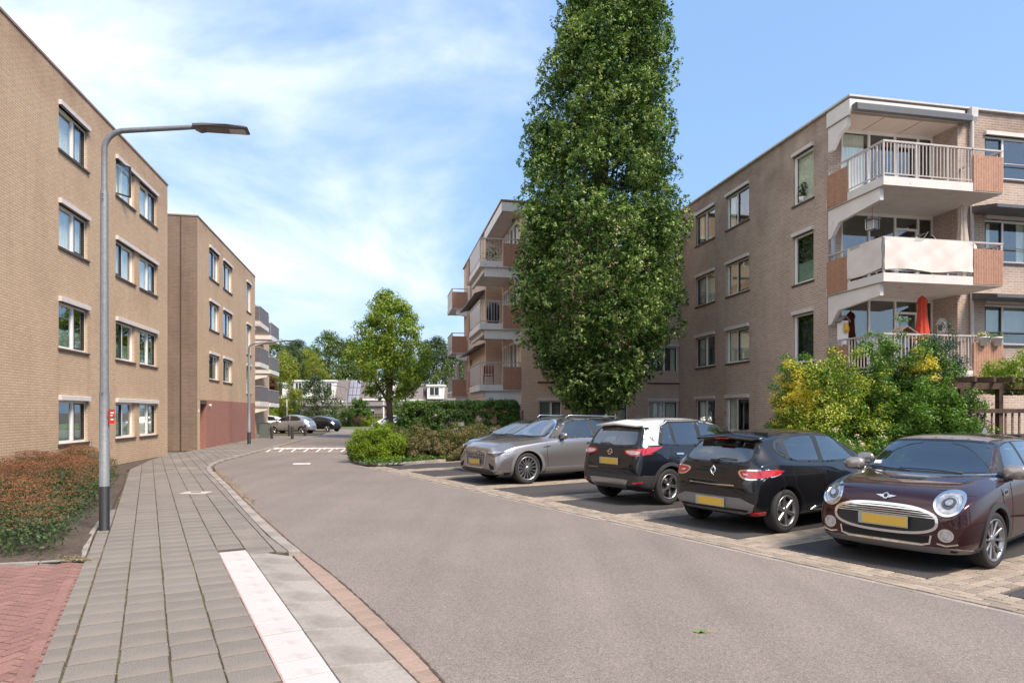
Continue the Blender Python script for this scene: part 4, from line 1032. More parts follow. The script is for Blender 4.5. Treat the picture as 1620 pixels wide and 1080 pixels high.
terrace(549, 606, 89, 'far house with pale solar panels on its grey roof', [(.82, 1.0, 3.9, 6.2, [(.86, .97)]), (.25, 1.0, 1.9, 3.35, [(.34, .5), (.55, .9)])], panel=(.02, .34))
terrace(607, 668, 90, 'far house partly hidden by the street tree crown', [(.0, .3, 3.6, 5.9, [(.05, .2)]), (.0, .98, 1.9, 3.3, [(.1, .3), (.6, .8)])], top=605)
terrace(669, 735, 91, 'far house glimpsed behind the hedge to the right of the street tree', [(.1, .5, 3.6, 5.4, [(.15, .4)])], top=612)
terrace(395, 461, 89, 'far house glimpsed behind the reddish tree at the left of the row', [(.3, .9, 3.6, 5.6, [(.4, .8)])], top=606)
# ================================================================== cars
paint('paint_maroon', (.040, .0075, .009), .3, .6); paint('paint_grey', (.30, .28, .275), .3, .75); paint('paint_black', (.008, .008, .010), .3, .2)
paint('paint_white', (.72, .71, .69), .3, .0); paint('paint_silver', (.42, .42, .43), .32, .75); paint('paint_navy', (.010, .012, .018), .3, .3); paint('paint_roof_grey', (.33, .29, .27), .35, .6)
paint('paint_dark', (.014, .014, .017), .3, .5)
mat('plastic', (.035, .034, .035), .55, var=.08); mat('plastic_grey', (.16, .155, .155), .5, var=.06); mat('chrome', (.70, .69, .68), .12, metal=1, var=.02)
mat('alu', (.36, .355, .36), .3, metal=.85, var=.04); mat('tyre', (.022, .021, .021), .8, var=.15, scale=20); mat('seam', (.004, .004, .004), .7, var=.0)
mat('car_glass', (.010, .012, .012), .03, ior=1.95, var=0); mat('car_glass_light', (.06, .066, .066), .03, ior=2.5, var=.2, scale=2)
mat('lamp_glass', (.42, .43, .45), .08, coat=1, var=.35, scale=24, metal=.5); mat('lamp_dark_glass', (.05, .05, .055), .06, coat=1, var=.3, scale=20)
mat('lamp_red', (.42, .012, .018), .12, coat=1, var=.25, scale=18); mat('lamp_clear', (.55, .42, .42), .15, coat=1, var=.2, scale=20)
mat('plate', (.60, .37, .05), .5, var=.02); mat('plate_edge', (.30, .34, .30), .5); mat('under', (.008, .008, .008), .9, var=0); mat('amber', (.6, .2, .03), .3)
mat('seat_dark', (.02, .02, .02), .8); mat('disc', (.12, .12, .12), .4, metal=.8)

def car_body(sp):
    L = sp['L']
    def cv(key, s): k = sp[key]; return float(np.interp(s, [a for a, _ in k], [b for _, b in k]))
    st = sorted({round(a, 3) for key in ('top', 'belt', 'width', 'roofw', 'bot') for a, _ in sp[key]})
    # thin out stations that are too close
    ss = [st[0]]
    for s in st[1:]:
        if s-ss[-1] > .035: ss.append(s)
        elif s == st[-1]: ss[-1] = s
    mb = MB(); rings = []
    for s in ss:
        zb, zt, zs, w, wr = cv('bot', s), cv('top', s), cv('belt', s), cv('width', s), cv('roofw', s)
        zs = min(zs, zt-.02); ws = w*sp.get('shoulder', .955); dz = zt-zs; hs = zs-zb
        half = [(.0, zb), (.78*w, zb), (.955*w, zb+.05*min(1, hs/.3)), (w*.995, zb+.40*hs), (w, zb+.68*hs), (ws, zs), (ws-.22*(ws-wr)-.012, zs+.22*dz), (wr+.10*(ws-wr), zs+.84*dz), (wr*.80, zt-.004-.05*min(dz, .3)*0), (0, zt+min(.018, dz*.1))]
        ring = [(L/2-s, y, z) for y, z in half]+[(L/2-s, -y, z) for y, z in half[-2:0:-1]]
        rings.append(ring)
    n = len(rings[0]); vs = [p for r in rings for p in r]; fs = []
    for i in range(len(rings)-1):
        for k in range(n):
            a = i*n+k; b = i*n+(k+1) % n; fs.append((a, a+n, b+n, b))
    for base, flip in ((0, False), ((len(rings)-1)*n, True)):
        for k in range(9):
            a, b = k, k+1; c, d = (n-k-1) % n, (n-k) % n
            if k == 0: f = [base+0, base+1, base+n-1]
            elif k == 8: f = [base+8, base+9, base+n-8]
            else: f = [base+a, base+b, base+n-b, base+n-a]
            fs.append(tuple(f[::-1] if flip else f))
    me = bpy.data.meshes.new('body'); me.from_pydata(vs, [], fs)
    bm = bmesh.new(); bm.from_mesh(me); bmesh.ops.recalc_face_normals(bm, faces=bm.faces)
    cl = bm.edges.layers.float.new('crease_edge'); bm.verts.ensure_lookup_table()
    for e in bm.edges:
        a, b = sorted((e.verts[0].index, e.verts[1].index)); ka, kb = a % n, b % n; ra, rb = a//n, b//n
        if ra != rb and ka == kb and ka in (5, n-5): e[cl] = sp.get('crease', .45)
        if ra != rb and ka == kb and ka in (7, n-7): e[cl] = .35
        if ra == rb and ra in (0, len(rings)-1): e[cl] = .15
    bm.to_mesh(me); bm.free()
    o = bpy.data.objects.new('tmp', me); C.objects.link(o)
    m = o.modifiers.new('s', 'SUBSURF'); m.levels = 3; m.render_levels = 3
    dg = bpy.context.evaluated_depsgraph_get(); dg.update()
    me2 = bpy.data.meshes.new_from_object(o.evaluated_get(dg)); o.modifiers.clear(); o.data = me2
    return o

class Car:
    def __init__(s, name, label, group, loc, heading, sp):
        s.sp = sp; s.L = sp['L']; s.root = empty(name, (loc[0], loc[1], .010), heading, label, 'car', group)
        o = car_body(sp); me = o.data; s.bvh = BVHTree.FromPolygons([v.co.copy() for v in me.vertices], [tuple(p.vertices) for p in me.polygons])
        s.W = max(v.co.y for v in me.vertices); s.H = max(v.co.z for v in me.vertices)
        # wheel wells
        s.ax = [s.L/2-sp['oh'], s.L/2-sp['oh']-sp['wb']]
        cut = MB()
        for x in s.ax:
            for sd_ in (1, -1):
                n = 40; ra = sp.get('arch', sp['r']+.045); y0, y1 = sd_*(s.W-.30), sd_*(s.W+.3); zc = sp['r']+.005
                vs = [(x+ra*math.cos(2*math.pi*k/n), y, zc+ra*math.sin(2*math.pi*k/n)) for y in (y0, y1) for k in range(n)]
                cut.raw(vs, [tuple(range(n)), tuple(range(n, 2*n))]+[(k, (k+1) % n, n+(k+1) % n, n+k) for k in range(n)])
        co = cut.build('cut', M['under'])
        m = o.modifiers.new('b', 'BOOLEAN'); m.operation = 'DIFFERENCE'; m.solver = 'EXACT'; m.object = co
        dg = bpy.context.evaluated_depsgraph_get(); dg.update(); me3 = bpy.data.meshes.new_from_object(o.evaluated_get(dg))
        o.modifiers.clear(); o.data = me3; bpy.data.objects.remove(co)
        me3.materials.clear()
        for mm in (sp['paint'], 'under', sp.get('lower', sp['paint']), sp.get('roofm', sp['paint'])): me3.materials.append(M[mm])
        me3.polygons.foreach_set('use_smooth', [True]*len(me3.polygons))
        for p in me3.polygons:
            c = p.center; q = 0
            ra = sp.get('arch', sp['r']+.045)
            for x in s.ax:
                d = math.hypot(c.x-x, c.z-sp['r']-.005)
                if d < ra+.003 and abs(c.y) < s.W+.1 and (d < ra-.004 or abs(p.normal.y) < .5): q = 1; p.use_smooth = False
            if p.normal.z < -.6 and c.z < .4: q = 1
            if q == 0:
                lo = sp.get('lowz')
                if lo and c.z < lo(s.L/2-c.x): q = 2
                if sp.get('roofz') and c.z > sp['roofz'](s.L/2-c.x): q = 3
            p.material_index = q
        try: me3.set_sharp_from_angle(angle=R(38))
        except Exception: pass
        o.name = 'body'; me3.name = 'body'; o.parent = s.root; s.body = o
        s.wheels()
    # ---- projected panels
    def hit(s, view, a, b):
        if view in 'LR':
            sg = 1 if view == 'L' else -1; o = Vector((a, sg*3, b)); d = Vector((0, -sg, 0))
        elif view in 'FB':
            sg = 1 if view == 'F' else -1; o = Vector((sg*5, a, b)); d = Vector((-sg, 0, 0))
        else: o = Vector((a, b, 4)); d = Vector((0, 0, -1))
        p, n, i, _ = s.bvh.ray_cast(o, d)
        if p is None:
            t = o+d*(3-s.W*.97 if view in 'LR' else (5-s.L/2+.1 if view in 'FB' else 2.8)); p, n, i, _ = s.bvh.find_nearest(t)
        return p, n
    def panel(s, view, poly, m, off=.004, thick=.010, name='panel', step=.035, rnd=0, parent=None, grid=.06, holes=(), shell=False):
        """poly in (s,z) for L/R, (y,z) for F/B, (s,y) for T; s is measured from the nose"""
        if view == 'LR':
            r = [s.panel(v, poly, m, off, thick, name, step, rnd, parent, grid, holes, shell) for v in 'LR']; return r
        if view in 'LRT': poly = [(s.L/2-a, b) for a, b in poly]
        poly = [Vector(p) for p in poly]
        for _ in range(rnd):
            q = []
            for i in range(len(poly)):
                a, b = poly[i], poly[(i+1) % len(poly)]; q += [a*.78+b*.22, a*.22+b*.78]
            poly = q
        pts = []
        for i in range(len(poly)):
            a, b = poly[i], poly[(i+1) % len(poly)]; k = max(1, int((b-a).length/step))
            for j in range(k): pts.append(a.lerp(b, j/k))
        nb = len(pts); allp = list(pts)
        x0, x1 = min(p.x for p in pts), max(p.x for p in pts); y0, y1 = min(p.y for p in pts), max(p.y for p in pts)
        gx = x0+grid/2
        while gx < x1:
            gy = y0+grid/2
            while gy < y1:
                p = Vector((gx, gy))
                if inside(p, pts) and min((p-q).length for q in pts) > grid*.35: allp.append(p)
                gy += grid
            gx += grid
        hp = []; he = []
        for h in holes:
            h = [Vector((s.L/2-a, b) if view in 'LRT' else (a, b)) for a, b in h]; q = []
            for i in range(len(h)):
                a, b = h[i], h[(i+1) % len(h)]; k = max(1, int((b-a).length/step)); q += [a.lerp(b, j/k) for j in range(k)]
            b0 = len(allp); allp += q; he += [(b0+i, b0+(i+1) % len(q)) for i in range(len(q))]; hp.append(q)
        r = delaunay_2d_cdt(allp, he, [list(range(nb))], 0 if he else 1, 1e-6)
        V, F, ov = r[0], r[2], r[3]
        if he:
            cen = lambda f: sum((V[i] for i in f), Vector((0, 0)))/len(f)
            F = [f for f in F if inside(cen(f), pts) and not any(inside(cen(f), q) for q in hp)]
        mb = MB(); top = []; bot = []
        for v in V:
            p, n = s.hit(view, v.x, v.y); top.append(p+n*off); bot.append(p-n*(thick-off))
        # boundary edges
        cnt = {}
        for f in F:
            for i in range(len(f)): a, b = f[i], f[(i+1) % len(f)]; cnt[(a, b)] = 1
        be = [(a, b) for a, b in cnt if (b, a) not in cnt]
        nv = len(V); mb.raw(top if shell else top+bot, [tuple(f) for f in F], 0, True); base = len(mb.f)
        for a, b in ([] if shell else be):
            mb.f.append([b, a, a+nv, b+nv]); mb.uv += [(0, 0)]*4; mb.mi.append(0); mb.sm.append(False)
        me = mb.mesh(name, M[m])
        bm = bmesh.new(); bm.from_mesh(me)
        bm.normal_update()
        # face outward
        ctr = Vector((0, 0, .6)); s_ = sum((f.normal.dot(f.calc_center_median()-Vector((f.calc_center_median().x if view in 'LR' else 0, 0, .6))) for f in bm.faces if f.smooth), 0)
        if s_ < 0: bmesh.ops.reverse_faces(bm, faces=bm.faces)
        for e in bm.edges:
            if len(e.link_faces) == 2 and e.link_faces[0].smooth != e.link_faces[1].smooth: e.smooth = False
        bm.to_mesh(me); bm.free()
        o = bpy.data.objects.new(name, me); C.objects.link(o); o.parent = parent or s.root
        return o
    def glaze(s, view, frame, panes, names='side_window', off=.003, rnd=0, m='car_glass_clear', fm='black', fname='window_band'):
        """cuts real openings into the body, sets a frame round them and clear panes into it"""
        if view == 'LR':
            for v in 'LR': s.glaze(v, frame, panes, names, off, rnd, m, fm, fname)
            return
        bm = bmesh.new(); bm.from_mesh(s.body.data); kill = []
        def grow(p, k=.012):
            c = Vector((sum(a for a, _ in p)/len(p), sum(b for _, b in p)/len(p))); return [Vector(q)+(Vector(q)-c).normalized()*k for q in p]
        G_ = [grow(p) for p in panes]
        for f in bm.faces:
            c = f.calc_center_median(); n = f.normal
            if view in 'LR': ok = c.y*(1 if view == 'L' else -1) > .25 and abs(n.y) > .3; q = (s.L/2-c.x, c.z)
            else: ok = c.x*(1 if view == 'F' else -1) > 0 and n.x*(1 if view == 'F' else -1) > .15; q = (c.y, c.z)
            if ok and any(inside(q, g) for g in G_): kill.append(f)
        bmesh.ops.delete(bm, geom=kill, context='FACES'); bm.to_mesh(s.body.data); bm.free()
        s.panel(view, frame, fm, off, .012, fname, .035, rnd, holes=panes)
        for p in panes: s.panel(view, grow(p, .008), m, off*.4, .008, names, .05, 0, grid=.08, shell=True)
    def cabin(s, x0, x1, w, zf, zs, dash, seats, roof):
        """dark interior: floor, dashboard, seats with head restraints, steering wheel; x measured from the nose"""
        X = lambda a: s.L/2-a
        fl = MB(); fl.box(X(x1), X(x0), -w, w, zf-.03, zf); fl.build('cabin_floor', M['seat_dark'], s.root)
        d = MB(); d.prism_y([(X(dash[0]), zf), (X(dash[0]), dash[2]), (X(dash[0]+.15), dash[2]+.02), (X(dash[1]), dash[2]-.04), (X(dash[1]), zf)], -w+.03, w-.03); d.build('dashboard', M['seat_dark'], s.root)
        for sx in seats:
            for sg in (1, -1):
                q = MB(); y = sg*w*.50; a = .23
                q.prism_y([(X(sx-.42), zs-.12), (X(sx-.44), zs+.02), (X(sx), zs), (X(sx+.06), zs-.12)], y-a, y+a); q.prism_y([(X(sx-.04), zs), (X(sx+.10), zs+.56), (X(sx+.19), zs+.57), (X(sx+.14), zs-.05)], y-a, y+a)
                st = q.build('seat', M['seat_dark'], s.root); h = MB(); h.prism_y([(X(sx+.08), zs+.60), (X(sx+.10), zs+.78), (X(sx+.19), zs+.79), (X(sx+.20), zs+.60)], y-.12, y+.12); h.build('head_restraint', M['seat_dark'], st)
        MB().tube([(X(dash[1]+.16)-.03*math.sin(t*math.pi/8), w*.5+.18*math.cos(t*math.pi/8), dash[2]-.02+.17*math.sin(t*math.pi/8)) for t in range(17)], .013, 6).build('steering_wheel', M['black'], s.root)
        MB().box(X(dash[0]+.55)-.02, X(dash[0]+.55)+.02, -.11, .11, roof-.16, roof-.09).build('rear_view_mirror', M['black'], s.root)
    def strip(s, view, line, w, m, off=.003, thick=.006, name='trim', parent=None, closed=False, grid=.2):
        if view == 'LR': return [s.strip(v, line, w, m, off, thick, name, parent, closed) for v in 'LR']
        P_ = [Vector(p) for p in line]
        if closed:
            P_ = P_+[P_[0].lerp(P_[1], .0)+Vector((1e-4, 1e-4))]
        l, r = [], []
        for i in range(len(P_)):
            if closed: t = (P_[(i+1) % (len(P_)-1)]-P_[(i-1) % (len(P_)-1)]).normalized()
            else: t = (P_[min(i+1, len(P_)-1)]-P_[max(i-1, 0)]).normalized()
            n = Vector((-t.y, t.x))*w/2; l.append(P_[i]+n); r.append(P_[i]-n)
        if closed: l[-1] = l[0]+(l[-2]-l[0])*.02; r[-1] = r[0]+(r[-2]-r[0])*.02
        return s.panel(view, [tuple(p) for p in l+r[::-1]], m, off, thick, name, .04, 0, parent, grid)
    def wheels(s):
        sp = s.sp; r = sp['r']; tw = sp.get('tw', .205); rr_ = r*sp.get('rimr', .70)
        key = id(sp)
        def tyre():
            mb = MB(); h = tw/2
            mb.lathe([(rr_-.004, -h*.82), (rr_+.012, -h*.92), (rr_+(r-rr_)*.5, -h), (r-.02, -h*.93), (r-.004, -h*.72), (r, -h*.4), (r, h*.4), (r-.004, h*.72), (r-.02, h*.93), (rr_+(r-rr_)*.5, h), (rr_+.012, h*.92), (rr_-.004, h*.82), (rr_-.03, h*.5), (rr_-.03, -h*.5), (rr_-.004, -h*.82)], 44, 'y')
            for gy in (-.4, 0, .4):
                mb.lathe([(r+.0006, h*gy-.004), (r+.0012, h*gy), (r+.0006, h*gy+.004)], 44, 'y', m=1)
            return mb.mesh('wheel', [M['tyre'], M['seam']])
        def rim():
            mb = MB(); h = tw/2; ns = sp.get('spokes', 5); rm = sp.get('rimm', 'alu')
            mb.lathe([(rr_-.002, h*.86), (rr_+.006, h*.90), (rr_+.006, h*.95), (rr_-.008, h*.96), (rr_-.022, h*.80), (rr_-.03, h*.3), (rr_-.035, -h*.6)], 44, 'y')
            kind = sp.get('spoke', 'Y')
            for k in range(ns):
                a = 2*math.pi*k/ns+sp.get('rot', .2)
                def bar(a0, a1, r0, r1, w0, w1, y0, y1, m_=0):
                    p0 = Vector((r0*math.cos(a0), 0, r0*math.sin(a0))); p1 = Vector((r1*math.cos(a1), 0, r1*math.sin(a1))); t = (p1-p0).normalized(); n = Vector((-t.z, 0, t.x))
                    vs = []
                    for p, w, y in ((p0, w0, y0), (p1, w1, y1)):
                        for sgn, dy in ((-1, -.012), (-.6, 0), (.6, 0), (1, -.012), (1, -.05), (-1, -.05)): q = p+n*w*sgn; vs.append((q.x, y+dy, q.z))
                    mb.raw(vs, [(0, 1, 7, 6), (1, 2, 8, 7), (2, 3, 9, 8), (3, 4, 10, 9), (5, 0, 6, 11)], m_)
                if kind == 'Y':
                    bar(a, a, .03, rr_*.55, .030, .022, h*.74, h*.84); bar(a, a-.22, rr_*.5, rr_-.012, .018, .011, h*.84, h*.88); bar(a, a+.22, rr_*.5, rr_-.012, .018, .011, h*.84, h*.88)
                elif kind == 'multi': bar(a, a, .035, rr_-.010, .010, .016, h*.72, h*.90)
                elif kind == 'wide': bar(a, a, .035, rr_-.010, .024, .034, h*.76, h*.88); bar(a, a, .06, rr_-.03, .006, .012, h*.775, h*.885, 1)
                elif kind == 'twist':
                    bar(a, a+.16, .03, rr_-.012, .020, .022, h*.74, h*.88, 1); bar(a+.12, a+.34, .05, rr_-.012, .010, .009, h*.80, h*.89)
                elif kind == 'double': bar(a-.10, a-.12, .04, rr_-.012, .010, .012, h*.76, h*.9); bar(a+.10, a+.12, .04, rr_-.012, .010, .012, h*.76, h*.9)
            mb.lathe([(.0, h*.80), (.028, h*.80), (.034, h*.76), (.055, h*.74), (.06, h*.55)], 20, 'y')
            return mb.mesh('rim', [M[rm], M[sp.get('rimdark', 'plastic')]])
        def back():
            mb = MB(); h = tw/2; mb.lathe([(0, h*.1), (rr_-.032, h*.1), (rr_-.032, h*.05)], 32, 'y', m=0); mb.lathe([(.05, h*.34), (rr_*.78, h*.34), (rr_*.78, h*.2)], 32, 'y', m=1)
            return mb.mesh('brake', [M['under'], M['disc']])
        mt, mr, mk = tyre(), rim(), back()
        for i, x in enumerate(s.ax):
            for sg in (1, -1):
                st = sp.get('steer', 0) if i == 0 else 0
                w = inst('wheel', mt, s.root, (x, sg*(s.W-tw/2-sp.get('inset', .028)), r), (0 if sg > 0 else math.pi)+st)
                inst('rim', mr, w); inst('brake_disc', mk, w)
    def mirror(s, sx, z, m='same', y=None, size=(.10, .13, .085), mm=None):
        m = s.sp['paint'] if m == 'same' else m
        for sg in (1, -1):
            yy = sg*((y or s.W)+.045); x = s.L/2-sx
            mb = MB(); a, b, c = size
            # rounded shell
            n1, n2 = 8, 14; vs = []; fs = []
            for i in range(n1+1):
                ph = math.pi*i/n1
                for k in range(n2):
                    t = 2*math.pi*k/n2; e = .72
                    cx, cy, cz = math.cos(ph), math.sin(ph)*math.cos(t), math.sin(ph)*math.sin(t)
                    f = lambda q: math.copysign(abs(q)**e, q)
                    px = f(cx)*a*(.9 if cx > 0 else .35); vs.append((x+px, yy+f(cy)*b, z+f(cz)*c))
            for i in range(n1):
                for k in range(n2): fs.append((i*n2+k, i*n2+(k+1) % n2, (i+1)*n2+(k+1) % n2, (i+1)*n2+k))
            mb.raw(vs, fs, 0, True); o = mb.build('wing_mirror', M[m], s.root)
            g = MB(); g.box(x-a*.40, x-a*.36, yy-b*.8, yy+b*.8, z-c*.75, z+c*.75); g.build('mirror_glass', M['chrome'], o)
            f = MB(); f.prism([(x+.02, sg*((y or s.W)-.13)), (x+.05, sg*((y or s.W)-.02)), (x-.02, sg*((y or s.W)+.01)), (x-.04, sg*((y or s.W)-.13))], z-c-.02, z-c+.03); f.build('mirror_foot', M['plastic'], o)
    def plate(s, view, z, y=0, w=.50, h=.115, off=.02):
        p, n = s.hit(view, y, z); sg = 1 if view == 'F' else -1
        mb = MB(); mb.box(-.004, .004, -w/2-.008, w/2+.008, -h/2-.008, h/2+.008); o = mb.build('number_plate', M['plate_edge'], s.root)
        q = MB(); q.box(.0042, .0062, -w/2+.035, w/2, -h/2+.004, h/2-.004); q.build('plate_field', M['plate'], o)
        o.location = (p.x+sg*off, y, z); o.rotation_euler.z = 0 if sg > 0 else math.pi; o.rotation_euler.y = 0
        return o
    def ring(s, view, c, rx, ry, w, m, off=.01, name='ring', n=36, parent=None, thick=.02, a0=0, a1=360):
        if (a1-a0) >= 360:
            pts = [(c[0]+rx*math.cos(2*math.pi*k/n), c[1]+ry*math.sin(2*math.pi*k/n)) for k in range(n)]
            return s.strip(view, pts, w, m, off, thick, name, parent, True)
        pts = [(c[0]+rx*math.cos(R(a0+(a1-a0)*k/n)), c[1]+ry*math.sin(R(a0+(a1-a0)*k/n))) for k in range(n+1)]
        return s.strip(view, pts, w, m, off, thick, name, parent)
    def disc(s, view, c, rx, ry, m, off=.006, name='disc', n=28, parent=None, thick=.012, grid=.05):
        return s.panel(view, [(c[0]+rx*math.cos(2*math.pi*k/n), c[1]+ry*math.sin(2*math.pi*k/n)) for k in range(n)], m, off, thick, name, .1, 0, parent, grid)
    def arch(s, w, m, name='wheel_arch', off=.012, a0=-20, a1=200, extra=0):
        ra = s.sp.get('arch', s.sp['r']+.045)
        for x in s.ax:
            for v in 'LR':
                n = 30; cx = s.L/2-x; cz = s.sp['r']+.005
                A = [(cx-(ra-.004)*math.cos(R(a0+(a1-a0)*k/n)), cz+(ra-.004)*math.sin(R(a0+(a1-a0)*k/n))) for k in range(n+1)]
                B = [(cx-(ra+w)*math.cos(R(a0+(a1-a0)*k/n)), cz+(ra+w)*math.sin(R(a0+(a1-a0)*k/n))) for k in range(n+1)]
                s.panel(v, A+B[::-1], m, off, .03, name, .05, 0, None, .05)
    def wiper(s, view, pts):
        P_ = []
        for a, b in pts: p, n = s.hit(view, a, b); P_.append(p+n*.02)
        MB().tube(P_, .007, 6).build('wiper', M['black'], s.root)
HD = lambda deg: R(deg)

# ---------------------------------------------------------------- maroon small car, front towards us
sp = dict(L=3.98, oh=.78, wb=2.567, r=.312, paint='paint_maroon', arch=.355, spokes=10, spoke='multi', rot=.1, rimr=.735, steer=R(-6), tw=.205, shoulder=.95, crease=.6,
    top=[(0, .64), (.05, .76), (.14, .845), (.35, .905), (.65, .945), (1.02, .985), (1.12, 1.0), (1.62, 1.365), (1.78, 1.405), (2.3, 1.425), (3.0, 1.41), (3.55, 1.36), (3.66, 1.31), (3.86, 1.0), (3.95, .88), (3.98, .70)],
    belt=[(0, .52), (.05, .62), (.14, .72), (.35, .80), (.65, .86), (1.02, .915), (1.62, .935), (3.0, .965), (3.66, .975), (3.86, .93), (3.98, .62)],
    width=[(0, .60), (.05, .72), (.14, .79), (.35, .84), (.65, .862), (1.02, .866), (3.0, .866), (3.55, .858), (3.86, .80), (3.98, .68)],
    roofw=[(0, .42), (.14, .54), (.35, .60), (1.02, .66), (1.12, .66), (1.62, .585), (2.3, .60), (3.0, .59), (3.55, .56), (3.86, .58), (3.98, .48)],
    bot=[(0, .30), (.05, .20), (.35, .17), (3.55, .18), (3.86, .24), (3.98, .36)], roofm='paint_maroon')
car1 = Car('parked_car', 'maroon hatchback with round headlights and chrome grille, nearest car on the right', None, (5.74, 8.50), R(218), sp); c = car1
# windscreen, black frame, side glass
c.glaze('F', [(-.70, 1.0), (-.60, 1.345), (-.3, 1.368), (.3, 1.368), (.60, 1.345), (.70, 1.0), (.3, .975), (-.3, .975)], [[(-.655, 1.02), (-.565, 1.325), (-.3, 1.345), (.3, 1.345), (.565, 1.325), (.655, 1.02), (.3, 1.0), (-.3, 1.0)]], 'windscreen', fname='windscreen_frame')
c.glaze('LR', [(1.12, .975), (1.60, 1.345), (2.2, 1.385), (3.0, 1.375), (3.56, 1.325), (3.70, 1.0), (3.0, .985), (1.6, .95)], [[(1.40, .985), (1.70, 1.305), (2.10, 1.342), (2.10, .99)], [(2.17, .99), (2.17, 1.344), (2.95, 1.335), (2.95, 1.0)], [(3.0, 1.005), (3.0, 1.332), (3.40, 1.30), (3.50, 1.02)]])
c.glaze('B', [(-.60, .99), (-.55, 1.30), (0, 1.325), (.55, 1.30), (.60, .99)], [[(-.52, 1.02), (-.48, 1.27), (0, 1.29), (.48, 1.27), (.52, 1.02)]], 'rear_window', fname='rear_window_frame')
c.cabin(1.1, 3.5, .68, .35, .62, (1.15, 1.75, .93), (2.25, 3.05), 1.36)
c.strip('LR', [(1.02, .952), (1.6, .945), (3.0, .978), (3.70, .992)], .018, 'chrome', .008, .01, 'belt_trim')
c.strip('F', [(-.72, .995), (-.3, .968), (.3, .968), (.72, .995)], .014, 'chrome', .010, .012, 'cowl_trim')
c.panel('T', [(2.0, -.34), (2.0, .34), (2.75, .36), (2.75, -.36)], 'car_glass', .004, .01, 'sunroof', rnd=1)
c.panel('T', [(1.66, -.5), (1.66, .5), (1.95, .52), (1.95, -.52)], 'paint_roof_grey', .002, .006, 'roof_front')
MB().prism_y([(-1.25, 1.41), (-1.35, 1.49), (-1.42, 1.42)], -.012, .012).build('aerial_fin', M['paint_roof_grey'], c.root)
# face
def ell(cx, cz, rx, rz, e=2.6, n=40):
    f = lambda v, p: math.copysign(abs(v)**(2/p), v)
    return [(cx+rx*f(math.cos(2*math.pi*k/n), e), cz+rz*f(math.sin(2*math.pi*k/n), e)) for k in range(n)]
g = c.panel('F', ell(0, .54, .515, .135), 'black', .004, .012, 'grille')
c.strip('F', ell(0, .54, .525, .145), .028, 'chrome', .028, .034, 'grille_ring', g, True)
for k, zz in enumerate((.655, .632, .609, .586)):
    ww = (.40, .455, .485, .50)[k]
    c.strip('F', [(-ww, zz-.004), (-ww*.5, zz), (0, zz+.002), (ww*.5, zz), (ww, zz-.004)], .0095, 'chrome', .024, .022, 'grille_bar', g)
g2 = c.panel('F', [(-.45, .385), (-.44, .325), (-.38, .31), (.38, .31), (.44, .325), (.45, .385)], 'under', .004, .012, 'lower_grille')
c.strip('F', [(-.47, .40), (-.455, .315), (-.38, .295), (.38, .295), (.455, .315), (.47, .40), (.44, .405), (.43, .34), (.37, .33), (-.37, .33), (-.43, .34), (-.44, .405)][:6], .018, 'chrome', .02, .024, 'lower_trim')
c.panel('F', [(-.80, .235), (-.70, .28), (.70, .28), (.80, .235), (.66, .19), (-.66, .19)], 'plastic_grey', .012, .02, 'splitter')
for sg in (1, -1):
    cy, cz = sg*.60, .735
    h_ = c.ring('F', (cy, cz), .115, .118, .022, 'chrome', .020, 'headlight', thick=.03)
    c.disc('F', (cy, cz), .106, .109, 'lamp_glass', .008, 'headlight_lens', parent=h_); c.ring('F', (cy, cz), .083, .086, .018, 'lamp_glass', .012, 'daylight_ring', parent=h_, thick=.01)
    c.disc('F', (cy, cz+.005), .058, .058, 'lamp_dark_glass', .014, 'projector', parent=h_); c.disc('F', (cy, cz+.01), .03, .028, 'lamp_glass', .024, 'projector_lens', parent=h_)
    f_ = c.ring('F', (sg*.60, .415), .062, .062, .014, 'chrome', .014, 'foglight'); c.disc('F', (sg*.60, .415), .055, .055, 'lamp_glass', .012, 'foglight_lens', parent=f_)
    c.strip('F', [(sg*.52, .32), (sg*.60, .305), (sg*.70, .33)], .014, 'chrome', .006, .01, 'bumper_trim')
c.panel('F', [(-.11, .775), (-.035, .752), (.035, .752), (.11, .775), (.035, .782), (0, .79), (-.035, .782)], 'chrome', .012, .014, 'badge', step=.02); c.ring('F', (0, .768), .026, .026, .010, 'chrome', .018, 'badge_ring', 20); c.disc('F', (0, .768), .020, .020, 'black', .016, 'badge_centre')
c.plate('F', .515, 0, .50, .11, .045)
c.strip('F', [(-.78, .62), (-.55, .595)], .006, 'seam', .002, name='seam'); c.strip('F', [(.78, .62), (.55, .595)], .006, 'seam', .002, name='seam')
c.strip('T', [(.42, -.80), (.30, -.68), (.245, -.45)], .007, 'seam', .002, name='seam'); c.strip('T', [(.42, .80), (.30, .68), (.245, .45)], .007, 'seam', .002, name='seam')
c.panel('T', [(.56, -.16), (.56, .16), (.64, .20), (.64, -.20)], 'under', .003, .006, 'bonnet_scoop')
c.strip('LR', [(.96, .86), (.99, .60), (1.12, .33)], .007, 'seam', .002, name='seam'); c.strip('LR', [(1.30, .955), (1.26, .6), (1.30, .26)], .008, 'seam', .002, name='seam'); c.strip('LR', [(2.14, .97), (2.14, .26)], .008, 'seam', .002, name='seam')
for v in 'LR':
    c.panel(v, [(.98, .835), (1.16, .855), (1.17, .79), (1.0, .775)], 'chrome', .008, .012, 'side_scuttle', rnd=1); c.panel(v, [(1.02, .825), (1.13, .838), (1.135, .802), (1.03, .793)], 'black', .012, .012, 'scuttle_insert')
    c.panel(v, [(1.86, .865), (2.05, .865), (2.05, .845), (1.86, .845)], 'chrome', .022, .03, 'door_handle')
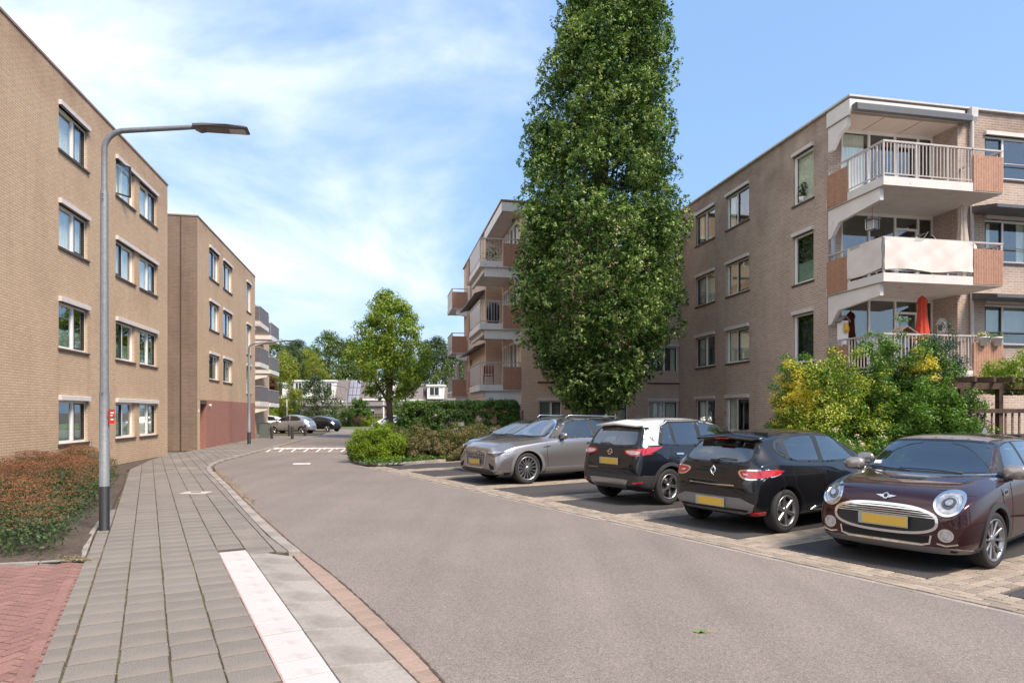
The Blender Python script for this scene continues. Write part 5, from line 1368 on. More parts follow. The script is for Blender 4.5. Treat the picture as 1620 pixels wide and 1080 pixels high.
c.arch(.058, 'plastic'); c.panel('LR', [(1.20, .18), (1.20, .285), (2.90, .29), (2.90, .18)], 'plastic', .012, .02, 'sill_cladding'); c.panel('LR', [(.30, .2), (.44, .36), (.42, .17)], 'plastic', .010, .02, 'bumper_corner')
c.mirror(1.28, 1.03, 'paint_roof_grey', .84); c.wiper('F', [(.45, .985), (.1, 1.0), (-.25, 1.0)]); c.wiper('F', [(-.1, .985), (-.3, .99), (-.6, 1.01)])
st_ = MB(); st_.box(0, .003, -.04, .04, -.03, .03); p_, n_ = c.hit('F', -.56, 1.06); o = st_.build('window_sticker', M['white'], c.root); o.location = p_+n_*.012; o.rotation_euler = (0, R(-52), 0)

# ---------------------------------------------------------------- black hatchback, rear towards us
sp = dict(L=4.06, oh=.85, wb=2.59, r=.312, paint='paint_black', arch=.352, spokes=6, spoke='wide', rot=.35, rimr=.70, tw=.20, shoulder=.935, crease=.6, rimdark='disc',
    top=[(0, .62), (.06, .74), (.2, .82), (.6, .92), (1.05, 1.0), (1.15, 1.02), (1.85, 1.385), (2.1, 1.43), (2.6, 1.448), (3.2, 1.41), (3.60, 1.335), (3.70, 1.28), (3.93, 1.02), (4.0, .93), (4.05, .74), (4.06, .62)],
    belt=[(0, .50), (.2, .70), (.6, .82), (1.05, .88), (2.0, .915), (3.0, .955), (3.60, 1.0), (3.93, .95), (4.05, .60)],
    width=[(0, .58), (.06, .68), (.2, .77), (.6, .84), (1.05, .855), (2.0, .85), (3.0, .866), (3.5, .866), (3.85, .80), (3.97, .755), (4.06, .66)],
    roofw=[(0, .4), (.2, .54), (1.05, .66), (1.85, .56), (2.6, .575), (3.2, .555), (3.6, .525), (3.93, .60), (4.05, .55)],
    bot=[(0, .30), (.06, .2), (.4, .17), (3.6, .18), (3.9, .23), (4.06, .33)])
car2 = Car('parked_car', 'black hatchback seen from behind, beside the maroon car', None, (4.63, 10.66), R(33), sp); c = car2
c.glaze('B', [(-.60, 1.0), (-.64, 1.10), (-.52, 1.30), (0, 1.335), (.52, 1.30), (.64, 1.10), (.60, 1.0), (.42, .965), (-.42, .965)], [[(-.50, 1.01), (-.56, 1.04), (-.565, 1.10), (-.48, 1.27), (0, 1.30), (.48, 1.27), (.565, 1.10), (.56, 1.04), (.50, 1.01), (.4, .995), (-.4, .995)]], 'rear_window', rnd=1, fname='rear_window_frame')
c.glaze('F', [(-.64, 1.03), (-.55, 1.35), (0, 1.37), (.55, 1.35), (.64, 1.03)], [[(-.59, 1.05), (-.52, 1.32), (0, 1.345), (.52, 1.32), (.59, 1.05)]], 'windscreen', fname='windscreen_frame')
c.cabin(1.15, 3.5, .66, .35, .62, (1.2, 1.85, .96), (2.35, 3.15), 1.38)
sr = MB(); sr.raw([(L_x, y, z) for L_x, y, z in [(-1.50, -.54, 1.355), (-1.50, 0, 1.40), (-1.50, .54, 1.355), (-1.76, -.50, 1.325), (-1.78, 0, 1.355), (-1.76, .50, 1.325), (-1.74, -.50, 1.295), (-1.76, 0, 1.325), (-1.74, .50, 1.295), (-1.55, -.54, 1.32), (-1.55, 0, 1.36), (-1.55, .54, 1.32)]],
    [(0, 1, 4, 3), (1, 2, 5, 4), (3, 4, 7, 6), (4, 5, 8, 7), (6, 7, 10, 9), (7, 8, 11, 10), (0, 3, 6, 9), (2, 11, 8, 5)], 0, True); sp_ = sr.build('roof_spoiler', M['paint_black'], c.root)
MB().box(-1.785, -1.75, -.12, .12, 1.318, 1.332).build('brake_light', M['lamp_red'], sp_)
c.glaze('LR', [(1.32, .97), (1.86, 1.345), (2.3, 1.398), (3.0, 1.375), (3.40, 1.30), (3.52, 1.17), (3.30, 1.0), (2.2, .955)], [[(1.56, .985), (1.94, 1.325), (2.38, 1.367), (2.45, .99)], [(2.56, 1.0), (2.50, 1.366), (2.95, 1.352), (3.20, 1.285), (3.26, 1.07), (3.16, 1.025)]], rnd=1)
c.panel('LR', [(3.32, 1.09), (3.31, 1.28), (3.37, 1.27), (3.44, 1.16)], 'car_glass', .008, .008, 'quarter_window')
for v, sg in (('L', 1), ('R', -1)):
    t_ = c.panel('B', [(sg*.47, .90), (sg*.42, .86), (sg*.50, .78), (sg*.62, .755), (sg*.80, .78), (sg*.86, .90), (sg*.80, .915)], 'chrome', .004, .012, 'tail_light', rnd=1)
    c.panel('B', [(sg*.49, .885), (sg*.46, .855), (sg*.53, .795), (sg*.64, .775), (sg*.80, .80), (sg*.86, .885)], 'lamp_red', .010, .012, 'red_lens', rnd=1, parent=t_)
    c.panel(v, [(3.90, .80), (3.62, .83), (3.50, .885), (3.66, .905), (3.93, .895)], 'lamp_red', .010, .014, 'side_lens', parent=t_)
    c.panel('B', [(sg*.52, .85), (sg*.60, .845), (sg*.60, .82), (sg*.54, .82)], 'lamp_clear', .015, .012, 'reversing_lens', parent=t_)
    c.panel('B', [(sg*.60, .30), (sg*.76, .325), (sg*.74, .28), (sg*.62, .265)], 'lamp_red', .014, .012, 'reflector')
    c.strip(v, [(3.58, 1.0), (3.62, .93), (3.50, .72), (3.56, .55)], .006, 'seam', .002, name='seam')
c.strip('B', [(-.52, .985), (-.60, .9), (-.42, .75), (-.40, .665), (0, .655), (.40, .665), (.42, .75), (.60, .9), (.52, .985)], .007, 'seam', .002, name='seam')
c.strip('B', [(-.40, .668), (0, .658), (.40, .668)], .016, 'chrome', .010, .014, 'boot_trim')
c.panel('B', [(-.70, .42), (-.5, .50), (.5, .50), (.70, .42), (.66, .32), (.5, .265), (-.5, .265), (-.66, .32)], 'plastic_grey', .006, .012, 'lower_bumper')
c.plate('B', .415, 0, .50, .115, .03)
p_, n_ = c.hit('B', 0, .865)
for a, b in (((0, .075), (.05, 0)), ((.05, 0), (0, -.075)), ((0, -.075), (-.05, 0)), ((-.05, 0), (0, .075))):
    pass
dm = MB(); o1 = [(0, .078), (.052, .01), (.052, -.01), (0, -.078), (-.052, -.01), (-.052, .01)]; i1 = [(a*.5, b*.55) for a, b in o1]
for k in range(6):
    a, b = o1[k], o1[(k+1) % 6]; d, e = i1[k], i1[(k+1) % 6]; mda, mdb = ((a[0]+d[0])/2, (a[1]+d[1])/2), ((b[0]+e[0])/2, (b[1]+e[1])/2)
    dm.raw([(0, *a), (0, *b), (-.016, *mdb), (-.016, *mda), (0, *d), (0, *e)], [(0, 1, 2, 3), (3, 2, 5, 4)])
o = dm.build('badge', M['chrome'], c.root); o.location = p_+Vector((-.012, 0, 0)); o.rotation_euler.y = R(12)
c.wiper('B', [(.0, 1.0), (-.12, 1.03), (-.36, 1.03)]); MB().box(-.03, .03, -.05, .06, -.02, .02).build('wiper_hub', M['black'], c.root).location = Vector(c.hit('B', 0, 1.0)[0])+Vector((-.02, 0, 0))
c.strip('LR', [(1.32, .94), (1.30, .6), (1.34, .26)], .007, 'seam', .002, name='seam'); c.strip('LR', [(2.50, .96), (2.46, .30)], .007, 'seam', .002, name='seam'); c.strip('LR', [(3.30, .98), (3.24, .62), (3.02, .4)], .007, 'seam', .002, name='seam')
for v in 'LR': c.panel(v, [(2.25, .84), (2.43, .845), (2.43, .818), (2.25, .815)], 'paint_black', .022, .03, 'door_handle'); c.panel(v, [(1.5, .30), (1.9, .36), (2.75, .34), (2.85, .29), (2.7, .27), (1.6, .265)], 'chrome', .006, .01, 'door_strip')
c.panel('LR', [(1.54, .315), (1.9, .348), (2.7, .33), (2.78, .295), (1.6, .28)], 'paint_black', .012, .012, 'door_moulding')
c.mirror(1.46, 1.0, 'paint_roof_grey', .82)
ex = MB().lathe([(.022, -1.98), (.022, -1.80)], 12, 'x', (0, .42, .23)); ex.build('exhaust', M['disc'], c.root)

# ---------------------------------------------------------------- dark crossover with white roof, rear towards us
sp = dict(L=4.21, oh=.86, wb=2.60, r=.338, paint='paint_navy', arch=.385, spokes=5, spoke='twist', rot=.5, rimr=.68, tw=.215, shoulder=.94, crease=.6, lower='plastic', roofm='paint_white',
    top=[(0, .70), (.06, .84), (.2, .95), (.6, 1.04), (1.0, 1.09), (1.1, 1.11), (1.75, 1.52), (2.1, 1.575), (2.6, 1.60), (3.3, 1.58), (3.80, 1.52), (3.90, 1.46), (4.10, 1.10), (4.16, .98), (4.20, .80), (4.21, .66)],
    belt=[(0, .55), (.2, .80), (.6, .93), (1.0, .97), (2.0, 1.0), (3.0, 1.03), (3.8, 1.08), (4.10, 1.02), (4.2, .66)],
    width=[(0, .62), (.06, .72), (.2, .80), (.6, .865), (1.0, .875), (2.0, .875), (3.0, .882), (3.6, .882), (3.98, .835), (4.12, .80), (4.21, .72)],
    roofw=[(0, .42), (.2, .56), (1.0, .67), (1.75, .58), (2.6, .60), (3.3, .60), (3.8, .59), (4.10, .66), (4.2, .58)],
    bot=[(0, .34), (.06, .24), (.4, .20), (3.7, .21), (4.05, .27), (4.21, .36)],
    lowz=lambda s: .50 if s < .5 else (.33 if s < 3.4 else (.56 if s > 3.85 else .33+(s-3.4)*.5)), roofz=lambda s: 1.44 if s > 1.75 else 9)
car3 = Car('parked_car', 'dark crossover with a white roof and silver rear skid plate', None, (3.56, 13.47), R(34.5), sp); c = car3
c.panel('LR', [(1.62, 1.465), (2.1, 1.555), (3.0, 1.57), (3.62, 1.53), (3.70, 1.30), (3.76, 1.12), (3.96, 1.13), (3.98, 1.28), (3.90, 1.42), (3.82, 1.50), (3.3, 1.60), (2.1, 1.60)][:0] or [(3.40, 1.46), (3.62, 1.22), (3.70, 1.11), (3.98, 1.11), (3.96, 1.26), (3.86, 1.44), (3.72, 1.53), (3.3, 1.545)], 'paint_white', .003, .008, 'rear_pillar')
c.glaze('B', [(-.64, 1.09), (-.66, 1.2), (-.56, 1.44), (0, 1.47), (.56, 1.44), (.66, 1.2), (.64, 1.09), (.3, 1.065), (-.3, 1.065)], [[(-.57, 1.12), (-.585, 1.2), (-.515, 1.39), (0, 1.42), (.515, 1.39), (.585, 1.2), (.57, 1.12), (.3, 1.10), (-.3, 1.10)]], 'rear_window', off=.005, rnd=1, fname='rear_window_frame')
c.glaze('F', [(-.66, 1.12), (-.57, 1.48), (0, 1.51), (.57, 1.48), (.66, 1.12)], [[(-.61, 1.14), (-.54, 1.45), (0, 1.485), (.54, 1.45), (.61, 1.14)]], 'windscreen', fname='windscreen_frame')
c.cabin(1.1, 3.7, .68, .40, .72, (1.15, 1.8, 1.06), (2.35, 3.2), 1.53)
sr = MB(); sr.raw([(-1.60, -.56, 1.525), (-1.60, 0, 1.575), (-1.60, .56, 1.525), (-1.92, -.55, 1.475), (-1.95, 0, 1.51), (-1.92, .55, 1.475), (-1.90, -.55, 1.435), (-1.93, 0, 1.47), (-1.90, .55, 1.435), (-1.7, -.56, 1.46), (-1.7, 0, 1.5), (-1.7, .56, 1.46)],
    [(0, 1, 4, 3), (1, 2, 5, 4), (3, 4, 7, 6), (4, 5, 8, 7), (6, 7, 10, 9), (7, 8, 11, 10), (0, 3, 6, 9), (2, 11, 8, 5)], 0, True); sr.build('roof_spoiler', M['paint_white'], c.root)
c.glaze('LR', [(1.38, 1.06), (1.78, 1.48), (2.3, 1.545), (3.2, 1.54), (3.50, 1.45), (3.72, 1.12), (3.0, 1.075), (2.0, 1.055)], [[(1.64, 1.09), (1.88, 1.45), (2.42, 1.515), (2.46, 1.095)], [(2.56, 1.10), (2.52, 1.515), (3.18, 1.51), (3.22, 1.11)], [(3.28, 1.11), (3.26, 1.495), (3.43, 1.43), (3.60, 1.14)]], off=.004)
c.strip('LR', [(1.42, 1.09), (1.76, 1.495), (2.3, 1.558), (3.2, 1.553), (3.52, 1.46), (3.74, 1.13)], .014, 'chrome', .008, .01, 'window_trim')

for v, sg in (('L', 1), ('R', -1)):
    t_ = c.panel('B', [(sg*.36, 1.015), (sg*.40, .95), (sg*.55, .905), (sg*.76, .915), (sg*.84, .97), (sg*.86, 1.06), (sg*.60, 1.035)], 'lamp_red', .008, .014, 'tail_light', rnd=1)
    c.panel('B', [(sg*.41, 1.0), (sg*.44, .96), (sg*.56, .93), (sg*.70, .94), (sg*.74, .99), (sg*.60, 1.01)], 'lamp_clear', .014, .012, 'clear_lens', rnd=1, parent=t_)
    c.panel(v, [(4.06, .93), (3.86, .99), (3.62, 1.08), (3.98, 1.07)], 'lamp_red', .010, .016, 'side_lens', parent=t_)
    c.panel('B', [(sg*.60, .435), (sg*.78, .46), (sg*.76, .425), (sg*.64, .405)], 'lamp_red', .014, .012, 'reflector')
    c.strip(v, [(3.40, 1.09), (3.42, .85), (3.22, .68)], .007, 'seam', .002, name='seam'); c.strip(v, [(2.52, 1.07), (2.50, .34)], .007, 'seam', .002, name='seam'); c.strip(v, [(1.36, 1.05), (1.34, .34)], .007, 'seam', .002, name='seam')
    c.panel(v, [(3.10, .95), (3.30, .955), (3.30, .925), (3.10, .92)], 'chrome', .022, .03, 'door_handle'); c.panel(v, [(2.26, .945), (2.46, .95), (2.46, .92), (2.26, .915)], 'chrome', .022, .03, 'door_handle')
c.strip('B', [(-.62, 1.08), (-.60, .98), (-.58, .60), (0, .59), (.58, .60), (.60, .98), (.62, 1.08)], .007, 'seam', .002, name='seam')
c.panel('B', [(-.52, .47), (-.50, .44), (-.42, .31), (.42, .31), (.50, .44), (.52, .47), (.40, .48), (-.40, .48)], 'alu', .016, .024, 'skid_plate')
c.panel('B', [(-.31, .86), (-.25, .72), (.25, .72), (.31, .86)], 'paint_navy', .004, .006, 'plate_recess'); c.plate('B', .80, 0, .48, .11, .022)
rb_ = c.ring('B', (0, .965), .05, .05, .014, 'chrome', .016, 'badge', 24)
c.strip('B', [(.085, .973), (.01, .973), (-.01, .957), (-.085, .957)], .011, 'chrome', .022, .01, 'badge_bolt', parent=rb_)
c.arch(.06, 'plastic'); c.panel('LR', [(1.28, .22), (1.28, .37), (2.98, .37), (2.98, .22)], 'plastic', .010, .02, 'sill_cladding')
c.wiper('B', [(.0, 1.1), (.1, 1.12), (.34, 1.115)])

c.mirror(1.5, 1.09, 'paint_white', .86)
MB().prism_y([(-1.2, 1.58), (-1.32, 1.655), (-1.4, 1.58)], -.012, .012).build('aerial_fin', M['black'], c.root)
p_, n_ = c.hit('R', c.L/2-3.82, 1.24)
for dx, dz_, r_ in ((0, 0, .022), (.035, .03, .016), (-.02, -.035, .016), (.02, -.02, .012), (-.03, .03, .010)):
    c.disc('R', (3.80+dx, 1.22+dz_), r_, r_*1.3, 'plastic_grey', .009, 'sticker', 12)
def lettering(txt, size, m, parent, M4):
    cu = bpy.data.curves.new('lettering', 'FONT'); cu.body = txt; cu.size = size; cu.extrude = .002; cu.align_x = 'CENTER'; cu.resolution_u = 2
    o = bpy.data.objects.new('lettering_tmp', cu); C.objects.link(o); dg = bpy.context.evaluated_depsgraph_get(); dg.update()
    me = bpy.data.meshes.new_from_object(o.evaluated_get(dg)); bpy.data.objects.remove(o); me.materials.clear(); me.materials.append(M[m])
    o = bpy.data.objects.new('lettering', me); C.objects.link(o); o.parent = parent; o.matrix_local = M4; return o
p_, n_ = c.hit('B', .44, .665)
Mx = Matrix(((0, 0, -1, p_.x-.012), (-1, 0, 0, .42), (0, 1, 0, .655), (0, 0, 0, 1))); lettering('CROSSLAND X', .042, 'chrome', c.root, Mx)

# ---------------------------------------------------------------- grey large crossover, front towards us
sp = dict(L=4.90, oh=.91, wb=2.93, r=.375, paint='paint_grey', arch=.42, spokes=15, spoke='multi', rot=.1, rimr=.74, tw=.25, shoulder=.945, crease=.3, lower='plastic', rimdark='plastic',
    top=[(0, .78), (.06, .91), (.2, .975), (.6, 1.03), (1.3, 1.085), (1.45, 1.11), (2.15, 1.545), (2.4, 1.60), (2.9, 1.625), (3.7, 1.60), (4.35, 1.51), (4.5, 1.43), (4.75, 1.12), (4.85, 1.0), (4.9, .80)],
    belt=[(0, .58), (.2, .78), (.6, .90), (1.3, .98), (2.15, 1.02), (3.7, 1.04), (4.4, 1.06), (4.75, 1.0), (4.9, .66)],
    width=[(0, .80), (.06, .885), (.2, .93), (.6, .96), (1.3, .967), (3.7, .967), (4.3, .955), (4.7, .88), (4.9, .78)],
    roofw=[(0, .5), (.2, .64), (1.3, .74), (2.15, .60), (2.9, .62), (3.7, .60), (4.35, .56), (4.75, .64), (4.9, .55)],
    bot=[(0, .32), (.06, .24), (.5, .20), (4.3, .21), (4.7, .28), (4.9, .38)], lowz=lambda s: .30)
car4 = Car('parked_car', 'grey metallic crossover with roof rails, front to the road', None, (1.17, 17.10), R(213), sp); c = car4
c.glaze('F', [(-.76, 1.11), (-.60, 1.51), (-.3, 1.545), (.3, 1.545), (.60, 1.51), (.76, 1.11), (.3, 1.085), (-.3, 1.085)], [[(-.71, 1.14), (-.57, 1.48), (-.3, 1.51), (.3, 1.51), (.57, 1.48), (.71, 1.14), (.3, 1.12), (-.3, 1.12)]], 'windscreen', fname='windscreen_frame')
c.glaze('LR', [(1.58, 1.075), (2.14, 1.50), (2.6, 1.565), (3.6, 1.555), (4.22, 1.46), (4.52, 1.16), (4.3, 1.09), (2.15, 1.06)], [[(1.90, 1.10), (2.28, 1.47), (2.95, 1.525), (2.98, 1.11)], [(3.08, 1.11), (3.06, 1.525), (3.62, 1.52), (3.90, 1.47), (3.96, 1.13)], [(4.05, 1.135), (4.0, 1.45), (4.19, 1.40), (4.37, 1.19)]])
c.cabin(1.5, 4.3, .74, .42, .72, (1.6, 2.25, 1.06), (2.8, 3.75), 1.54)
c.strip('LR', [(1.52, 1.055), (2.15, 1.045), (4.3, 1.075), (4.56, 1.16)], .018, 'chrome', .009, .01, 'belt_trim'); c.strip('LR', [(1.60, 1.10), (2.14, 1.515), (2.6, 1.58), (3.6, 1.57), (4.24, 1.475), (4.55, 1.18)], .014, 'chrome', .009, .01, 'window_trim')
gr = c.panel('F', [(-.42, .76), (-.46, .70), (-.40, .44), (-.34, .41), (.34, .41), (.40, .44), (.46, .70), (.42, .76)], 'alu', .010, .014, 'grille', rnd=1)
c.strip('F', [(-.42, .78), (-.485, .71), (-.42, .43), (-.34, .39), (.34, .39), (.42, .43), (.485, .71), (.42, .78)], .028, 'chrome', .022, .026, 'grille_surround', gr, True)
for k in range(-4, 5): c.panel('F', [(k*.092-.007, .445), (k*.092+.007, .445), (k*.098+.007, .735), (k*.098-.007, .735)], 'plastic_grey', .02, .018, 'grille_bar', parent=gr)
for k in (.69, .63, .57, .51): c.strip('F', [(-.41, k), (.41, k)], .01, 'plastic', .016, .014, 'grille_slat', gr)
for k in range(4): c.ring('F', ((k-1.5)*.062, .70), .040, .040, .011, 'chrome', .034, 'badge_ring', 20, gr)
c.plate('F', .53, 0, .50, .11, .05)
for v, sg in (('L', 1), ('R', -1)):
    h_ = c.panel('F', [(sg*.50, .765), (sg*.52, .72), (sg*.76, .66), (sg*.86, .70), (sg*.90, .79), (sg*.70, .795)], 'lamp_dark_glass', .008, .014, 'headlight'); c.panel('F', [(sg*.52, .775), (sg*.52, .755), (sg*.72, .735), (sg*.84, .755), (sg*.88, .785), (sg*.72, .79)], 'lamp_glass', .014, .014, 'headlight_lens', parent=h_)
    c.panel(v, [(.22, .70), (.40, .72), (.52, .80), (.30, .79)], 'lamp_glass', .010, .014, 'side_lens', parent=h_)
    c.panel('F', [(sg*.60, .52), (sg*.66, .37), (sg*.80, .37), (sg*.80, .44)], 'under', .006, .012, 'air_intake')
    c.strip(v, [(1.48, 1.04), (1.46, .7), (1.50, .34)], .008, 'seam', .002, name='seam'); c.strip(v, [(3.02, 1.05), (3.0, .34)], .008, 'seam', .002, name='seam'); c.strip(v, [(4.0, 1.07), (3.98, .85), (3.7, .6)], .008, 'seam', .002, name='seam')
    c.panel(v, [(2.70, .955), (2.92, .96), (2.92, .93), (2.70, .925)], 'chrome', .024, .03, 'door_handle'); c.panel(v, [(3.65, .965), (3.87, .97), (3.87, .94), (3.65, .935)], 'chrome', .024, .03, 'door_handle')
    c.panel(v, [(1.36, .88), (1.56, .90), (1.56, .875), (1.36, .865)], 'under', .005, .01, 'side_vent')
    MB().tube([(.18, sg*.62, 1.57), (.08, sg*.635, 1.635), (-1.5, sg*.615, 1.60), (-1.75, sg*.60, 1.52)], .017, 6).build('roof_rail', M['chrome'], c.root)
c.panel('F', [(-.75, .32), (-.6, .37), (.6, .37), (.75, .32), (.6, .245), (-.6, .245)], 'plastic', .010, .02, 'lower_intake'); c.strip('F', [(-.86, .30), (-.6, .25), (.6, .25), (.86, .30)], .03, 'alu', .018, .022, 'skid_trim')
c.arch(.065, 'plastic_grey'); c.panel('LR', [(1.42, .22), (1.42, .38), (3.35, .38), (3.35, .22)], 'plastic_grey', .012, .02, 'sill_cladding')
c.panel('T', [(2.45, -.42), (2.45, .42), (3.9, .42), (3.9, -.42)], 'car_glass', .004, .008, 'glass_roof', rnd=1)
c.mirror(1.98, 1.13, 'same', .90); c.wiper('F', [(.5, 1.10), (.1, 1.115), (-.3, 1.115)])
MB().prism_y([(-1.6, 1.58), (-1.72, 1.66), (-1.8, 1.56)], -.012, .012).build('aerial_fin', M['paint_grey'], c.root)
c.strip('T', [(.30, -.60), (.9, -.72), (1.4, -.76)], .008, 'seam', .002, name='seam'); c.strip('T', [(.30, .60), (.9, .72), (1.4, .76)], .008, 'seam', .002, name='seam')

# ---------------------------------------------------------------- small black car between hedge and grey crossover
sp = dict(L=3.95, oh=.80, wb=2.51, r=.30, paint='paint_dark', arch=.34, spokes=8, spoke='double', rot=.1, rimr=.70, tw=.19, shoulder=.94, crease=.6,
    top=[(0, .62), (.06, .78), (.2, .87), (.6, .98), (.95, 1.05), (1.05, 1.07), (1.75, 1.42), (2.1, 1.475), (2.5, 1.48), (3.2, 1.44), (3.6, 1.35), (3.85, 1.0), (3.95, .8)],
    belt=[(0, .52), (.2, .73), (.6, .86), (1.0, .92), (2.0, .95), (3.2, 1.0), (3.6, 1.02), (3.85, .92), (3.95, .65)],
    width=[(0, .58), (.06, .68), (.2, .77), (.6, .835), (1.0, .848), (3.2, .848), (3.6, .82), (3.95, .68)],
    roofw=[(0, .4), (.2, .54), (1.0, .64), (1.75, .55), (2.5, .57), (3.2, .55), (3.6, .53), (3.85, .56), (3.95, .48)],
    bot=[(0, .30), (.06, .2), (.4, .17), (3.5, .18), (3.95, .34)], roofm='paint_black')
car5 = Car('parked_car', 'small dark car half hidden behind the grey crossover, next to the shrub bed', None, (.42, 19.85), R(213), sp); c = car5
c.panel('F', [(-.66, 1.07), (-.54, 1.385), (0, 1.41), (.54, 1.385), (.66, 1.07), (0, 1.045)], 'black', .003, .008, 'windscreen_frame'); c.panel('F', [(-.62, 1.085), (-.51, 1.365), (0, 1.39), (.51, 1.365), (.62, 1.085), (0, 1.065)], 'car_glass_light', .007, .008, 'windscreen')
c.panel('LR', [(1.20, 1.02), (1.76, 1.375), (2.4, 1.425), (3.2, 1.39), (3.5, 1.25), (3.45, 1.05), (2.0, .99)], 'black', .003, .008, 'window_band'); c.panel('LR', [(1.45, 1.02), (1.86, 1.36), (2.36, 1.40), (2.38, 1.02)], 'car_glass', .008, .008, 'side_window'); c.panel('LR', [(2.46, 1.02), (2.44, 1.40), (3.15, 1.37), (3.38, 1.24), (3.36, 1.07)], 'car_glass', .008, .008, 'side_window')
g = c.panel('F', [(-.46, .62), (-.50, .40), (-.36, .27), (.36, .27), (.50, .40), (.46, .62), (.3, .66), (-.3, .66)], 'under', .005, .012, 'grille'); c.strip('F', [(-.74, .27), (-.5, .235), (.5, .235), (.74, .27)], .02, 'alu', .012, .016, 'lower_trim')
c.plate('F', .50, 0, .50, .11, .035); c.ring('F', (0, .71), .065, .045, .012, 'chrome', .014, 'badge', 20); c.strip('F', [(-.03, .72), (.03, .72)], .01, 'chrome', .014, .01, 'badge_bar')
for sg in (1, -1):
    h_ = c.panel('F', [(sg*.46, .69), (sg*.56, .655), (sg*.74, .69), (sg*.80, .83), (sg*.70, .84)], 'lamp_glass', .008, .012, 'headlight', rnd=1); c.disc('F', (sg*.62, .73), .045, .045, 'lamp_dark_glass', .016, 'projector', parent=h_)
c.mirror(1.32, 1.08, 'paint_black', .82); c.strip('LR', [(1.25, 1.0), (1.25, .3)], .007, 'seam', .002, name='seam'); c.strip('LR', [(2.42, 1.0), (2.42, .3)], .007, 'seam', .002, name='seam')

# ---------------------------------------------------------------- far cars
def small_car(label, loc, heading, pm, L=3.75, H=1.50, group='cars parked far down the street'):
    k = H/1.45
    sp = dict(L=L, oh=.68, wb=L-1.35, r=.29, paint=pm, arch=.33, spokes=8, spoke='wide', rimr=.72, tw=.18, shoulder=.93, crease=.2,
        top=[(0, .60), (.08, .74), (.3, .86*k), (.75, .95*k), (.85, .98*k), (1.4, 1.36*k), (1.7, 1.43*k), (2.1, 1.45*k), (2.7, 1.38*k), (L-.45, 1.15*k), (L-.15, .92*k), (L, .66)],
        belt=[(0, .50), (.3, .74), (.8, .88*k), (2.1, .92*k), (L-.45, .94*k), (L, .55)], width=[(0, .55), (.08, .66), (.3, .76), (.8, .82), (L-.6, .82), (L, .60)],
        roofw=[(0, .4), (.3, .55), (.85, .62), (1.4, .54), (2.1, .56), (2.7, .54), (L-.45, .54), (L, .44)], bot=[(0, .28), (.1, .2), (L-.3, .2), (L, .32)])
    c = Car('parked_car', label, group, loc, heading, sp)
    c.panel('LR', [(1.02, .99*k), (1.46, 1.32*k), (1.95, 1.36*k), (1.98, .98*k)], 'car_glass', .005, .01, 'side_window'); c.panel('LR', [(2.06, .98*k), (2.04, 1.36*k), (2.55, 1.32*k), (2.9, 1.15*k), (2.85, 1.0*k)], 'car_glass', .005, .01, 'side_window')
    c.panel('F', [(-.56, 1.0*k), (-.48, 1.30*k), (.48, 1.30*k), (.56, 1.0*k)], 'car_glass_light', .005, .01, 'windscreen'); c.panel('B', [(-.5, 1.0*k), (-.46, 1.28*k), (.46, 1.28*k), (.5, 1.0*k)], 'car_glass_light', .005, .01, 'rear_window')
    for sg in (1, -1): c.panel('F', [(sg*.42, .62), (sg*.42, .72), (sg*.62, .76), (sg*.66, .66)], 'lamp_glass', .006, .01, 'headlight'); c.panel('B', [(sg*.48, .75), (sg*.48, .90), (sg*.62, .88), (sg*.64, .75)], 'lamp_red', .006, .01, 'tail_light')
    c.strip('LR', [(1.0, .95), (1.0, .3)], .01, 'seam', .002, name='seam'); c.strip('LR', [(2.02, .95), (2.0, .3)], .01, 'seam', .002, name='seam'); c.mirror(1.1, 1.0*k, pm, .80)
    return c
p = G(466, 686.5); small_car('silver rounded hatchback parked side-on behind the dark bollards', (p.x-.5, p.y+.9), R(172), 'paint_silver', 3.72, 1.53)
p = G(497, 683.5); small_car('dark grey car parked just behind the silver hatchback', (p.x-.2, p.y+2.4), R(160), 'paint_dark', 3.9, 1.40)
p = G(407, 684); small_car('white car past the painted red brick wall corner', (p.x+.0, p.y+2), R(200), 'paint_white', 3.8, 1.46)
p = G(612, 681); small_car('white car parked behind the street tree trunk', (p.x+.4, p.y+1), R(190), 'paint_white', 4.1, 1.45)
p = G(633, 684); small_car('silver car parked behind the yellow-green shrub and hedge end', (p.x+.2, p.y+1), R(190), 'paint_silver', 4.0, 1.45)
# ================================================================== plants
leaf_mat('leaf_oak', [(.013, .036, .006), (.034, .084, .011), (.066, .138, .019), (.12, .205, .036), (.34, .42, .16)], .22, .55, 3.4, 1.3)  # strong clump noise paints lit tufts and shaded gaps into the leaf colour
leaf_mat('leaf_maple', [(.06, .105, .012), (.12, .19, .022), (.20, .28, .035), (.36, .39, .07)], .42)
leaf_mat('leaf_far', [(.07, .105, .03), (.11, .155, .045), (.17, .21, .07)], .42); leaf_mat('leaf_far_dark', [(.035, .055, .025), (.055, .085, .035), (.085, .12, .045)], .3)
leaf_mat('leaf_far_yellow', [(.12, .15, .02), (.20, .23, .03), (.28, .28, .05)], .4); leaf_mat('leaf_copper', [(.06, .022, .018), (.13, .05, .03), (.10, .10, .03)], .3)
leaf_mat('leaf_hedge', [(.022, .055, .010), (.045, .10, .016), (.08, .16, .024), (.18, .27, .06)], .25, .4)
leaf_mat('leaf_lime', [(.10, .15, .015), (.18, .25, .02), (.26, .33, .035)], .4); leaf_mat('leaf_olive', [(.07, .09, .025), (.12, .14, .04), (.20, .17, .08), (.26, .17, .11)], .3)
leaf_mat('leaf_ivy', [(.04, .09, .015), (.08, .16, .025), (.13, .22, .04)], .25); leaf_mat('leaf_shrub', [(.035, .06, .03), (.06, .10, .04), (.09, .13, .05)], .25)
